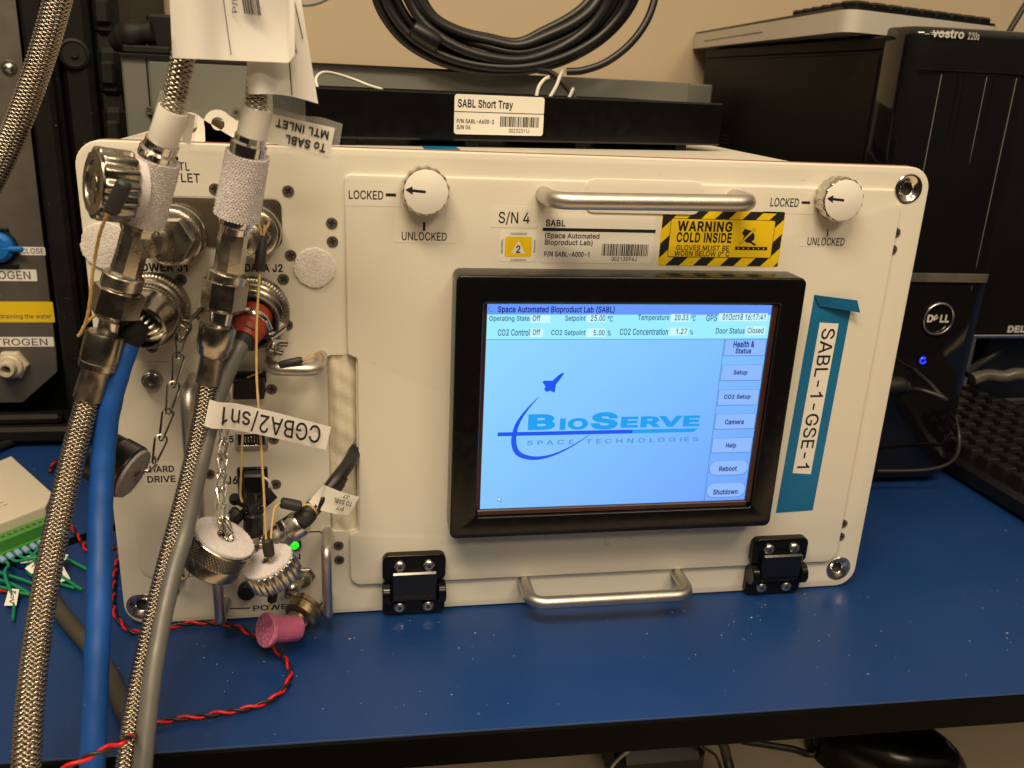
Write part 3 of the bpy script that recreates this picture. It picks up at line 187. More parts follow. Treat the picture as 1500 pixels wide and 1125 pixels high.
# ------------------------------------------------------------------ object helpers
OFF = {}
def tag(o, label=None, cat=None, group=None, kind=None):
    if label: o['label'] = label
    if cat: o['category'] = cat
    if group: o['group'] = group
    if kind: o['kind'] = kind
    return o
def thing(name, loc, label, cat, group=None):
    o = bpy.data.objects.new(name, None); col.objects.link(o); o.location = V(loc) * S; o.empty_display_size = 0.01
    OFF[o] = V(loc); return tag(o, label, cat, group)
def place(name, me, parent=None, loc=None, rot=None):
    """link a mesh; loc is the world position in mm of its own origin"""
    o = bpy.data.objects.new(name, me); col.objects.link(o)
    if parent is not None:
        o.parent = parent
    base = OFF[parent] if parent is not None else V(0, 0, 0)
    loc = V(loc) if loc is not None else base.copy()
    o.location = (loc - base) * S
    if rot is not None: o.rotation_euler = rot
    OFF[o] = loc
    return o
class MB:
    def __init__(s): s.v = []; s.f = []; s.m = []
    def add(s, vf, M=None, mi=0):
        vs, fs = vf; n = len(s.v)
        s.v += [tuple(M @ Vector(v)) if M is not None else tuple(v) for v in vs]
        s.f += [tuple(i + n for i in f) for f in fs]; s.m += [mi] * len(fs)
        return s
    def mesh(s, name, mats, org=(0, 0, 0), smooth=35):
        me = bpy.data.meshes.new(name)
        a = (np.array(s.v, dtype=float) - np.array(org)) * S
        me.from_pydata(a.tolist(), [], s.f)
        for k in ([mats] if isinstance(mats, str) else mats): me.materials.append(MATS[k])
        me.polygons.foreach_set('material_index', s.m)
        if smooth:
            me.polygons.foreach_set('use_smooth', [True] * len(s.f)); me.update()
            me.set_sharp_from_angle(angle=math.radians(smooth))
        me.update(); return me
    def build(s, name, mats, parent=None, org=None, label=None, cat=None, group=None, kind=None, smooth=35):
        if org is None: org = OFF[parent] if parent is not None else V(*[float(x) for x in np.mean(np.array(s.v), axis=0)])
        o = place(name, s.mesh(name, mats, tuple(org), smooth), parent, V(org))
        return tag(o, label, cat, group, kind)

def frame(o, z, xh=(1, 0, 0)):
    z = V(z).normalized(); x = V(xh) - z * V(xh).dot(z)
    if x.length < 1e-5: x = V(0, 0, 1) - z * z.z
    x.normalize(); y = z.cross(x); M = Matrix.Identity(4)
    for i in range(3): M[i][0], M[i][1], M[i][2], M[i][3] = x[i], y[i], z[i], o[i]
    return M
def front(x, y, z):             # local x -> right, local y -> up, local z -> out of the front panel
    return frame((x, y, z), (0, -1, 0), (1, 0, 0))
def lathe(prof, n=28, flute=0, fd=0.0, closed=True):
    vs = []; fs = []
    for r, h in prof:
        for k in range(n):
            a = 2 * PI * k / n
            rr = r - (fd * (0.5 + 0.5 * math.cos(flute * a)) if flute and r > 0.6 * max(p[0] for p in prof) else 0)
            vs.append((rr * math.cos(a), rr * math.sin(a), h))
    for i in range(len(prof) - 1):
        for k in range(n):
            a, b = i * n + k, i * n + (k + 1) % n
            fs.append((a, b, b + n, a + n))
    if closed:
        if prof[0][0] > 1e-6: fs.append(tuple(reversed(range(n))))
        if prof[-1][0] > 1e-6: fs.append(tuple(range((len(prof) - 1) * n, len(prof) * n)))
    return vs, fs
def hexnut(r, h0, h1, c=0.6, n=6):
    return lathe([(r - c, h0), (r, h0 + c), (r, h1 - c), (r - c, h1)], n)
def rbox(x0, x1, y0, y1, z0, z1, b=0.6):
    """box with chamfered edges"""
    vs = []; idx = {}
    b = min(b, (x1 - x0) / 2.01, (y1 - y0) / 2.01, (z1 - z0) / 2.01)
    X, Y, Z = (x0, x1), (y0, y1), (z0, z1)
    for i in (0, 1):
        for j in (0, 1):
            for k in (0, 1):
                for ax in range(3):
                    p = [X[i], Y[j], Z[k]]
                    for q in range(3):
                        if q != ax: p[q] += b if (i, j, k)[q] == 0 else -b
                    idx[(i, j, k, ax)] = len(vs); vs.append(tuple(p))
    fs = []
    for ax in range(3):
        o = [q for q in range(3) if q != ax]
        for s in (0, 1):
            q4 = []
            for (u, v) in ((0, 0), (1, 0), (1, 1), (0, 1)):
                t = [0, 0, 0]; t[ax] = s; t[o[0]] = u; t[o[1]] = v; q4.append(idx[(t[0], t[1], t[2], ax)])
            if (s == 0) != (ax == 1): q4.reverse()
            fs.append(tuple(q4))
    for e in range(3):          # edges along axis e
        o = [q for q in range(3) if q != e]
        for u in (0, 1):
            for v in (0, 1):
                t0 = [0, 0, 0]; t1 = [0, 0, 0]; t0[o[0]] = t1[o[0]] = u; t0[o[1]] = t1[o[1]] = v; t1[e] = 1
                fs.append((idx[(*t0, o[0])], idx[(*t1, o[0])], idx[(*t1, o[1])], idx[(*t0, o[1])]))
    for i in (0, 1):
        for j in (0, 1):
            for k in (0, 1): fs.append((idx[(i, j, k, 0)], idx[(i, j, k, 1)], idx[(i, j, k, 2)]))
    return vs, fs
def rrect(x0, y0, x1, y1, r, n=6):
    pts = []
    for cx, cy, a0 in ((x1 - r, y0 + r, -90), (x1 - r, y1 - r, 0), (x0 + r, y1 - r, 90), (x0 + r, y0 + r, 180)):
        for k in range(n + 1):
            a = math.radians(a0 + 90 * k / n); pts.append((cx + r * math.cos(a), cy + r * math.sin(a)))
    return pts
def circ(cx, cy, r, n=24): return [(cx + r * math.cos(2 * PI * k / n), cy + r * math.sin(2 * PI * k / n)) for k in range(n)]
def inset(poly, d):
    n = len(poly); out = []
    for i in range(n):
        p0, p1, p2 = Vector(poly[i - 1]), Vector(poly[i]), Vector(poly[(i + 1) % n])
        a = (p1 - p0); b = (p2 - p1)
        if a.length < 1e-9: a = b
        if b.length < 1e-9: b = a
        a.normalize(); b.normalize(); na = Vector((-a.y, a.x)); nb = Vector((-b.y, b.x)); t = na + nb
        if t.length < 1e-6: t = na
        t.normalize(); k = max(0.4, t.dot(na)); out.append(tuple(p1 + t * (d / k)))
    return out
def area2(p): return sum(p[i - 1][0] * p[i][1] - p[i][0] * p[i - 1][1] for i in range(len(p)))
def plate(outer, z0, z1, holes=(), bev=0.0, hbev=0.0, back=True):
    """flat plate from a 2-D outline, local z0..z1, front edges rounded over by bev"""
    if area2(outer) < 0: outer = outer[::-1]
    holes = [h if area2(h) < 0 else h[::-1] for h in holes]
    vs = []; fs = []
    def ring(loop, bv):
        n = len(loop); layers = [(loop, z0)]
        if bv > 0:
            for t in (0.0, 0.33, 0.67, 1.0):
                a = t * PI / 2
                layers.append((inset(loop, bv * (1 - math.cos(a))) , z1 - bv + bv * math.sin(a)))
        else: layers.append((loop, z1))
        st = []
        for lp, z in layers:
            st.append(len(vs)); vs.extend([(p[0], p[1], z) for p in lp])
        for q in range(len(st) - 1):
            for k in range(n):
                a, b = st[q] + k, st[q] + (k + 1) % n; c, d = st[q + 1] + (k + 1) % n, st[q + 1] + k
                fs.append((a, b, c, d))
        return st[0], st[-1], n, layers[-1][0]
    R = [ring(outer, bev)] + [ring(h, hbev) for h in holes]
    for which in ((1, 0) if back else (1,)):
        idx = []; polys = []
        for st0, st1, n, top in R:
            s = st1 if which else st0
            idx += list(range(s, s + n)); polys.append([Vector((vs[s + k][0], vs[s + k][1], 0)) for k in range(n)])
        for t in tessellate_polygon(polys):
            t = [idx[i] for i in t]
            a, b, c = (Vector(vs[i]) for i in t); up = (b - a).cross(c - a).z
            if abs(up) < 1e-12: continue
            if (up > 0) != bool(which): t = t[::-1]
            fs.append(tuple(t))
    return vs, fs
def flat(poly, z=0.0): return plate_flat(poly, z)
def plate_flat(poly, z):
    vs = [(p[0], p[1], z) for p in poly]; fs = []
    for t in tessellate_polygon([[Vector(v) for v in vs]]):
        a, b, c = (Vector(vs[i]) for i in t)
        fs.append(tuple(t) if (b - a).cross(c - a).z > 0 else tuple(t[::-1]))
    return vs, fs
def spl(pts, seg=8):
    P = [V(p) for p in pts]; P = [P[0] * 2 - P[1]] + P + [P[-1] * 2 - P[-2]]; out = []
    for i in range(1, len(P) - 2):
        for k in range(seg):
            t = k / seg; a, b, c, d = P[i - 1:i + 3]
            out.append(0.5 * ((2 * b) + (c - a) * t + (2 * a - 5 * b + 4 * c - d) * t * t + (3 * b - a - 3 * c + d) * t ** 3))
    out.append(P[-2]); return out
def rails(path):
    T = []; n = len(path)
    for i in range(n): T.append((path[min(i + 1, n - 1)] - path[max(i - 1, 0)]).normalized())
    u = T[0].orthogonal().normalized(); F = []
    for i in range(n):
        u = (u - T[i] * u.dot(T[i])).normalized(); F.append((u, T[i].cross(u)))
    return T, F
def tube(path, r, n=12, cap=True, loop=False, flat_y=1.0):
    path = [V(p) for p in path]; T, F = rails(path); vs = []; fs = []; m_ = len(path)
    for i, p in enumerate(path):
        rr = r[i] if hasattr(r, '__len__') else r
        for k in range(n):
            a = 2 * PI * k / n; vs.append(tuple(p + F[i][0] * rr * math.cos(a) + F[i][1] * rr * flat_y * math.sin(a)))
    for i in range(m_ - 1 + (1 if loop else 0)):
        j = (i + 1) % m_
        for k in range(n):
            a, b = i * n + k, i * n + (k + 1) % n; fs.append((a, b, j * n + (k + 1) % n, j * n + k))
    if cap and not loop: fs.append(tuple(reversed(range(n)))); fs.append(tuple(range((m_ - 1) * n, m_ * n)))
    return vs, fs
def link(bm_list, name, mats, parent, **k):
    b = MB()
    for x in bm_list:
        b.add(*x) if isinstance(x, tuple) and len(x) == 3 else b.add(x)
    return b.build(name, mats, parent, **k)
def body(name, mats, parts, parent=None, **k):
    """parts: list of (geometry, matrix or None, material slot)"""
    b = MB()
    for p in parts:
        g = p[0]; M = p[1] if len(p) > 1 else None; mi = p[2] if len(p) > 2 else 0
        b.add(g, M, mi)
    return b.build(name, mats, parent, **k)
def _dec(t):
    q = [ord(c) for c in t]; q = [(92 if x == 126 else x) - 35 for x in q]; n = [q[i] * 90 + q[i + 1] - 1000 for i in range(0, len(q), 2)]
    return [(n[i], n[i + 1]) for i in range(0, len(n), 2)]
_gc = {}
def big0(ls): return max((area2(l) for l in ls), key=abs)
def glyphs(s, bold=0.0, spacing=1.0):
    """letter outlines -> flat mesh; x fits 0..1 over the word, y = 0 on the baseline and 1 at the cap height, or the full ink height where letters hang below the line"""
    VV = []; FF = []; x = 0; bold = round(bold * 0.75 + 0.007, 4)
    for ch in s:
        g = GLYPH[ch]
        if (ch, bold) not in _gc:
            loops = [_dec(t) for t in g[1:]]; pts = []; fs = []
            loops = [[p for i, p in enumerate(l) if p != l[i - 1]] for l in loops]
            if loops and bold:
                big = max((area2(l) for l in loops), key=abs); sg_ = -1 if big > 0 else 1
                loops = [inset(l, sg_ * bold * 500) for l in loops]
            if loops:
                def wind(x, y):
                    wn = 0
                    for l in loops:
                        for i in range(len(l)):
                            (x0, y0), (x1, y1) = l[i - 1], l[i]
                            if (y0 <= y) != (y1 <= y):
                                if x0 + (y - y0) / (y1 - y0) * (x1 - x0) > x: wn += 1 if y1 > y0 else -1
                    return wn
                vi = [Vector(p) for l in loops for p in l]; ei = []; k0 = 0
                for l in loops: ei += [(k0 + i, k0 + (i + 1) % len(l)) for i in range(len(l))]; k0 += len(l)
                vo, eo, fo = delaunay_2d_cdt(vi, ei, [], 0, 1e-4, False)[:3]
                pts = [(v.x, v.y) for v in vo]; sgn = 1 if big0(loops) > 0 else -1
                for t in fo:
                    a, b, c = (pts[i] for i in t); ar = (b[0] - a[0]) * (c[1] - a[1]) - (b[1] - a[1]) * (c[0] - a[0])
                    if abs(ar) > 1e-3 and wind((a[0] + b[0] + c[0]) / 3, (a[1] + b[1] + c[1]) / 3) * sgn > 0: fs.append(tuple(t) if ar > 0 else tuple(t[::-1]))
            _gc[(ch, bold)] = (pts, fs)
        pts, fs = _gc[(ch, bold)]; n = len(VV)
        VV += [(p[0] + x, p[1]) for p in pts]; FF += [tuple(i + n for i in f) for f in fs]
        x += g[0] * spacing + bold * 500
    a = np.array(VV, dtype=float); lo = a[:, 0].min(); hi = a[:, 0].max()
    b0_, b1_ = (a[:, 1].min(), a[:, 1].max()) if any(c in 'gpqyj()' for c in s) else (0.0, 254.0)
    return np.stack([(a[:, 0] - lo) / (hi - lo), (a[:, 1] - b0_) / (b1_ - b0_)], 1), FF
def txt_geo(s, BL, BR, TL, bold=0.0, lift=0.0, spacing=1.0, slant=0.0):
    g, fs = glyphs(s, bold, spacing); BL, BR, TL = V(BL), V(BR), V(TL); u = BR - BL; v = TL - BL; n = u.cross(v).normalized() * lift
    return [tuple(BL + n + u * float(p[0]) + (v + u.normalized() * slant * v.length) * float(p[1])) for p in g], fs
def txt(s, BL, BR, TL, m_, parent, bold=0.0, lift=0.0, name='lettering', spacing=1.0, slant=0.0):
    return MB().add(txt_geo(s, BL, BR, TL, bold, lift, spacing, slant)).build(name, m_, parent, smooth=0)
def ax(BL, TR, y):               # axis-aligned text corners on the plane y
    return V(BL[0], y, BL[2]), V(TR[0], y, BL[2]), V(BL[0], y, TR[2])
def atxt(s, BL, TR, y, m_, parent, bold=0.0, spacing=1.0, slant=0.0):
    return txt(s, *ax(BL, TR, y), m_, parent, bold, 0, 'lettering', spacing, slant)
def rectf(a, b, y, r=0.0, dz=0.0):       # flat rounded rectangle on plane y between two corner points
    x0, x1 = sorted((a[0], b[0])); z0, z1 = sorted((a[2], b[2]))
    return plate_flat(rrect(x0, z0, x1, z1, r, 4) if r > 0 else [(x0, z0), (x1, z0), (x1, z1), (x0, z1)], 0), front(0, y, 0)
def platef(a, b, y, t, r, bev=0.0):      # thin plate, front at y, thickness t behind it
    x0, x1 = sorted((a[0], b[0])); z0, z1 = sorted((a[2], b[2]))
    return plate(rrect(x0, z0, x1, z1, r, 5), -t, 0, bev=bev), front(0, y, 0)
def camdir(r, u, b): return (RIGHT * r + UP * u + BACK * b).normalized()

CAMP = V(-96.1184, -473.8646, 310.8136)
def cdir(p, r, u, b):
    """direction given relative to the line of sight at p: right, up, towards the viewer"""
    bb = (CAMP - V(p)).normalized(); rr = UP.cross(bb).normalized(); return (rr * r + bb.cross(rr) * u + bb * b).normalized()

def braid(path, r0, per=2.6, N=12, amp=0.42, wd=0.80, samp=6):
    """woven wire sleeve: two sets of N flat strands that pass over and under each other"""
    path = [V(p) for p in path]; P = np.array([tuple(p) for p in path]); d = np.r_[0, np.cumsum(np.linalg.norm(np.diff(P, axis=0), axis=1))]
    n = int(d[-1] / per * samp) + 1; s = np.linspace(0, d[-1], n); Q = np.stack([np.interp(s, d, P[:, i]) for i in range(3)], 1)
    T, F = rails([Vector(q) for q in Q]); A = np.array([tuple(f[0]) for f in F]); B = np.array([tuple(f[1]) for f in F])
    om = 2 * PI / (N * per); wang = wd * PI / N; prof = [(-1, -0.42), (-0.6, 0.02), (0, 0.22), (0.6, 0.02), (1, -0.42)]
    VV = []; FF = []; base = 0; k5 = len(prof)
    for sg in (1, -1):
        rad = r0 + sg * amp * np.cos(N * om * s)
        for k in range(N):
            th = sg * om * s + 2 * PI * k / N; ring = []
            for (a, h) in prof:
                t = th + a * wang * 0.92; rr = rad + h * 0.9
                ring.append(Q + A * (rr * np.cos(t))[:, None] + B * (rr * np.sin(t))[:, None])
            R = np.stack(ring, 1).reshape(-1, 3); VV.append(R)
            i = np.arange(n - 1)[:, None] * k5 + np.arange(k5 - 1)[None, :] + base
            f = np.stack([i, i + 1, i + 1 + k5, i + k5], -1).reshape(-1, 4)
            FF.append(f); base += n * k5
    return np.concatenate(VV), np.concatenate(FF)
def npmesh(name, VV, FF, mname, parent, kind=None):
    me = bpy.data.meshes.new(name); o0 = np.array(tuple(OFF[parent])); VV = (VV - o0) * S
    me.vertices.add(len(VV)); me.vertices.foreach_set('co', VV.astype(np.float32).ravel())
    me.loops.add(FF.size); me.loops.foreach_set('vertex_index', FF.astype(np.int32).ravel())
    me.polygons.add(len(FF)); me.polygons.foreach_set('loop_start', np.arange(0, FF.size, 4, dtype=np.int32))
    me.polygons.foreach_set('use_smooth', np.ones(len(FF), dtype=bool)); me.update(calc_edges=True)
    me.materials.append(MATS[mname]); o = place(name, me, parent); return tag(o, kind=kind)
# ================================================================== THE SETTING
def structure(name, mats, parts, **k):
    o = body(name, mats, parts, None, org=V(0, 0, 0), **k); o['kind'] = 'structure'; return o
structure('wall', 'wall_paint', [(rbox(-1500, 1500, 640, 660, -800, 1500, 1),)])
# bench top: blue sheet over a black-edged board; the front edge runs very slightly askew
ed = Matrix.Rotation(math.radians(-0.9), 4, 'Z')
bt = structure('bench_top', ['table_blue', 'table_edge'], [
    (rbox(-1400, 1400, -110.5, 640, -1.2, 0, 0.12), ed, 0), (rbox(-1400, 1400, -111.5, 640, -20.5, -1.25, 1.0), ed, 1)])
tag(bt, 'blue topped bench with a thick black front edge')
structure('lower_desk', 'desk_beige', [(rbox(-1400, 1400, -500, 900, -180, -150, 2),)])
# a seam with a black strip between two bench tops behind the left cables
T0, T1 = V(-291.05, 98.43, 0.6), V(-258.81, 122.85, 0.6)
sd = (T1 - T0).normalized(); sn = V(-sd.y, sd.x, 0)
strip = MB(); q0 = T0 - sd * 320; q1 = T1 + sd * 70
strip.add(([tuple(q0), tuple(q1), tuple(q1 + sn * 9), tuple(q0 + sn * 9), *[tuple(p - V(0, 0, 1.5)) for p in (q0, q1, q1 + sn * 9, q0 + sn * 9)]],
           [(0, 1, 2, 3), (0, 4, 5, 1), (1, 5, 6, 2), (2, 6, 7, 3), (3, 7, 4, 0)]))
st = strip.build('seam_strip', 'table_edge', None, org=V(0, 0, 0), smooth=0); st['kind'] = 'structure'

# ================================================================== THE LAB UNIT
unit = thing('lab_incubator', (0, 0, 0), 'large cream unit with touch screen, two knobs and hinged door standing on blue bench', 'lab equipment')
DY = -2.4                        # front of the hinged door
bush = [(217.4, 262.1), (217.6, 14.0), (-220.3, 12.8), (-216.8, 261.5)]
slot = rrect(-112.0, 56.5, -96.5, 164.6, 2.5, 4)
body('front_panel', 'panel_paint', [(plate(rrect(-230.2, 0.8, 230.2, 274.4, 13, 8), -4.5, 0, [circ(x, z, 8.7) for x, z in bush] + [slot], bev=0.8), front(0, 0, 0))], unit)
body('housing', ['grey_case', 'beige_plastic'], [(rbox(-214, 160, 4.6, 480, 3, 271.9, 1), None, 0), (rbox(160.1, 214, 4.6, 480, 3, 262, 1), None, 0)], unit)
body('top_cover', 'label_clear', [(rbox(-216, 158, 10, 478, 272.0, 272.9, 0.3),)], unit)
body('rear_flange', 'panel_paint', [(plate(rrect(-224, 3, 224, 274.1, 12, 6), -6.5, -5.0, bev=0.4), front(0, 3.2, 0))], unit)
body('red_gasket', 'red_edge', [(plate(rrect(-228, 3, 228, 274.9, 12, 6), -5.1, -4.55), front(0, 0, 0))], unit)
body('foot', 'black_rubber', [(lathe([(9, 0), (9, 3)], 20), frame((-190, 60, 0), (0, 0, 1)))], unit)
for fx, fy in ((190, 60), (190, 430), (-190, 430)):
    body('foot', 'black_rubber', [(lathe([(9, 0), (9, 3)], 20), frame((fx, fy, 0), (0, 0, 1)))], unit)
# corner bushings: countersunk steel with a dark bore
bprof = [(8.6, -3.5), (8.6, -0.2), (8.2, 0.15), (7.4, 0.1), (6.6, -0.5), (4.0, -1.4), (3.6, -1.9), (3.4, -4.4)]
bme = MB().add(lathe(bprof, 36, closed=False), frame((0, 0, 0), (0, -1, 0))).add(lathe([(0.0, -4.4), (3.45, -4.4)][::-1], 36, closed=False), frame((0, 0, 0), (0, -1, 0)), 1).mesh('corner_bushing', ['chrome', 'black_rough'])
for x, z in bush: place('corner_bushing', bme, unit, (x, -0.2, z))

# the door: rounded, notched round the top right bushing and round the slot
nt_ = [(213.4, 27)]
dp = []
for a in range(-90, 1, 15): dp.append((205.9 + 7.5 * math.cos(math.radians(a)), 28.4 + 7.5 * math.sin(math.radians(a))))
cx_, cz_ = bush[0]; a0 = math.degrees(math.asin(-math.sqrt(9.9 ** 2 - (213.4 - cx_) ** 2) / 9.9))
dp.append((213.4, cz_ - math.sqrt(9.9 ** 2 - (cx_ - 213.4) ** 2) - 1.2)); dp.append((212.6, cz_ - math.sqrt(9.9 ** 2 - (cx_ - 212.6) ** 2)))
for a in (240, 228, 216, 204, 192, 183): dp.append((cx_ + 9.9 * math.cos(math.radians(a)), cz_ + 9.9 * math.sin(math.radians(a))))
dp.append((cx_ - 10.0, 261.9))
for a in range(90, 181, 15): dp.append((-97.6 + 3.5 * math.cos(math.radians(a)), 258.4 + 3.5 * math.sin(math.radians(a))))
dp += [(-101.1, 166.0), (-100.4, 165.2), (-96.2, 163.2), (-95.6, 161.5), (-95.6, 58.5), (-96.4, 56.9), (-100.4, 55.3), (-101.1, 54.4)]
for a in range(180, 271, 15): dp.append((-94.6 + 6.5 * math.cos(math.radians(a)), 27.4 + 6.5 * math.sin(math.radians(a))))
body('door', 'door_paint', [(plate(dp, 0.1, 2.4, bev=0.9), front(0, 0, 0))], unit)
# fabric sleeve behind the slot
duct = []
for i in range(46):
    z = 54 + i * 112 / 45; row = []
    for k in range(13):
        a = PI * (k / 12); wr = 0.55 * math.sin(z * 0.55 + k * 0.8) + 0.4 * math.sin(z * 0.21 + 2) + 0.9 * math.sin(k * 1.7 + z * 0.05)
        row.append((-104.4 - 8.3 * math.cos(a) + wr * 0.15, 6.2 - (5.6 + wr * 0.8) * math.sin(a), z))
    duct.append(row)
body('fabric_sleeve', 'duct_fabric', [(([p for r in duct for p in r], [(i * 13 + k, i * 13 + k + 1, i * 13 + k + 14, i * 13 + k + 13) for i in range(45) for k in range(12)]),)], unit, smooth=80)
# slot lining
body('slot_liner', 'grey_case', [(rbox(-113.6, -95.4, 12.5, 13.5, 52, 168, 0.2),)], unit)

# ---------------- screws
def screw_mesh(name, r, dome, mname, cross=0.62, wc=0.2, rot=20):
    b = MB(); M = frame((0, 0, 0), (0, -1, 0))
    c = cross * r; t = wc * r; A_ = math.radians(rot)
    pl = [(t, t), (c, t), (c, -t), (t, -t), (t, -c), (-t, -c), (-t, -t), (-c, -t), (-c, t), (-t, t), (-t, c), (t, c)]
    pl = [(x * math.cos(A_) - y * math.sin(A_), x * math.sin(A_) + y * math.cos(A_)) for x, y in pl]
    if dome:
        b.add(lathe([(r, 0), (r, 0.25 * r), (r * 0.93, 0.45 * r), (r * 0.78, 0.60 * r), (0.60 * r, 0.68 * r)], 20, closed=False), M)
        b.add(plate(circ(0, 0, 0.60 * r, 20), 0.3 * r, 0.68 * r, [circ(0, 0, 0.36 * r, 6)], back=False), M)
        b.add((plate_flat(circ(0, 0, 0.37 * r, 6), 0.3 * r)), M, 1)
        b.add(lathe([(0.09 * r, 0.3 * r), (0.09 * r, 0.6 * r)], 6), M)
    else:
        b.add(lathe([(r, -0.5), (r, 0.15), (0.94 * r, 0.34)], 20, closed=False), M)
        b.add(plate(circ(0, 0, 0.94 * r, 20), -0.1, 0.34, [pl], back=False), M)
        b.add(plate_flat(circ(0, 0, 0.8 * r, 12), -0.06), M, 1)
    return b.mesh(name, [mname, 'black_rough'])
sm = screw_mesh('screw', 3.0, False, 'screw_dark', rot=30)
def on_panel(p, y=-0.2): return V(p[0], y, p[2])
for p in (V(-107.90, 0.0, 236.29), V(-107.74, 0.0, 226.67), V(-129.46, 0.0, 252.20), V(-165.24, 0.0, 252.31), V(-129.23, 0.0, 219.17), V(-184.96, 0.0, 205.63), V(-133.52, 0.0, 206.43), V(-201.96, 0.0, 169.27), V(-132.30, 0.0, 181.53),
          V(-141.94, 0.0, 145.22), V(-142.01, 0.0, 88.12), V(-177.57, 0.0, 95.63), V(-142.03, 0.0, 115.76), V(-201.89, 0.0, 21.76), V(-107.72, 0.0, 47.13), V(-107.49, 0.0, 37.54), V(214.27, -0.0, 236.96), V(214.10, 0.0, 226.95), V(214.99, 0.0, 47.55), V(214.75, -0.0, 38.07)):
    place('screw', sm, unit, on_panel(p), (0, random.uniform(0, 3), 0))
body('door_pin', 'panel_paint', [(lathe([(2.2, 0), (2.2, 0.5), (1.7, 0.8), (0.9, 0.8), (0.9, 0.2), (0, 0.2)], 18), frame(V(V(55.95, -2.4, 42.93)), (0, -1, 0)))], unit)

# ---------------- knobs
def knob(x, z):
    k = body('knob', 'chrome', [(lathe([(11.2, 0), (11.9, 0.6), (12.5, 1.6), (12.5, 10.4), (11.9, 11.3), (11.6, 11.6), (11.2, 11.6)], 90, flute=15, fd=0.75), front(x, DY, z))], unit)
    body('cap_face', 'label_white', [(lathe([(11.2, 11.0), (11.2, 11.75), (10.95, 11.9)], 48), front(x, DY, z))], k)
    y = DY - 12.0; ah = [(-10.6, 0.9), (-7.0, 2.7), (-6.9, 1.3), (-0.2, 0.75), (-0.2, -0.55), (-6.9, -0.1), (-6.6, -1.6)]
    body('arrow_mark', 'ink', [(plate_flat(ah, 0), front(x, y, z))], k, smooth=0)
knob(-60.2, 255.2); knob(170.3, 256.4)
def tape(a, b, name='label', m_='label_clear', y=DY - 0.12, r=0.6):
    return body(name, m_, [(*platef(a, b, y, 0.09, r),)], unit)
for (la, lb, ta, tb, da, db, ua, ub, va, vb, ka, kb) in (
    (V(-100.92, -2.5, 257.35), V(-72.76, -2.5, 245.87), V(-98.97, -2.6, 249.47), V(-81.39, -2.6, 253.72), V(-80.16, -2.6, 251.14), V(-74.91, -2.6, 252.67), V(-75.90, -2.5, 227.25), V(-43.29, -2.5, 239.01), V(-71.79, -2.6, 228.60), V(-48.05, -2.6, 232.80), V(-60.79, -2.6, 233.66), V(-59.45, -2.6, 238.17)),
    (V(129.18, -2.5, 258.64), V(159.81, -2.5, 246.85), V(132.73, -2.6, 250.85), V(149.66, -2.6, 255.40), V(151.34, -2.6, 252.59), V(156.48, -2.6, 254.04), V(153.61, -2.5, 228.51), V(186.30, -2.5, 240.02), V(158.46, -2.6, 229.39), V(181.43, -2.6, 233.68), V(169.65, -2.6, 234.27), V(170.32, -2.6, 238.96))):
    t1 = tape(la, lb); atxt('LOCKED', ta, tb, -2.62, 'ink', t1, 0.004); body('tick_mark', 'ink', [(*rectf(da, db, -2.62),)], t1, smooth=0)
    t2 = tape(ua, ub); atxt('UNLOCKED', va, vb, -2.62, 'ink', t2, 0.004); body('tick_mark', 'ink', [(*rectf(ka, kb, -2.62),)], t2, smooth=0)

# ---------------- bar handles
def bar_handle(p0, p1, reach, r, bend, base_y=0.0, n=16, name='bar_handle', drop0=V(0, 0, 0), m_='satin_aluminium'):
    a, b = V(p0[0], base_y, p0[2]), V(p1[0], base_y, p1[2]); u = (b - a).normalized(); o = V(0, -reach, 0) + drop0
    pts = [a, a + o * 0.55]
    A1 = a + o; B1 = b + o; od = o.normalized()
    for k in range(0, 7):
        t = k / 6 * PI / 2; pts.append(A1 - od * bend + u * bend + (od * bend * math.sin(t)) - u * bend * math.cos(t))
    pts += [A1 + (B1 - A1) * (0.3), A1 + (B1 - A1) * 0.7]
    for k in range(0, 7):
        t = k / 6 * PI / 2; pts.append(B1 - od * bend - u * bend + od * bend * math.cos(t) + u * bend * math.sin(t))
    pts += [b + o * 0.55, b]
    return body(name, m_, [(tube(pts, r, n),)], unit, smooth=60)
bar_handle(V(3.2, 0, 254.2), V(110.6, 0, 255.4), 26, 4.5, 9, DY)
bar_handle(V(4.7, 0, 17.4), V(104.2, 0, 17.4), 26.5, 3.9, 9, 0.2)
bar_handle(V(-140.42, 0.0, 164.74), V(-115.00, 0.0, 163.80), 24, 3.6, 7, 0)
bar_handle(V(-181.51, 0.0, 151.19), V(-181.49, 0.0, 62.54), 24, 4.4, 9, 0)
bar_handle(V(-173.3, 0, 57), V(-173.3, 0, 13.5), 24, 2.9, 6, 0, name='switch_guard')
bar_handle(V(-114.0, 0, 57), V(-114.0, 0, 13.5), 24, 2.9, 6, 0, name='switch_guard')
# shallow raised latch pad behind the top handle
body('latch_pad', 'door_paint', [(plate(rrect(26, 245, 92, 263.5, 5, 5), 0, 0.9, bev=0.5), front(0, DY, 0))], unit)

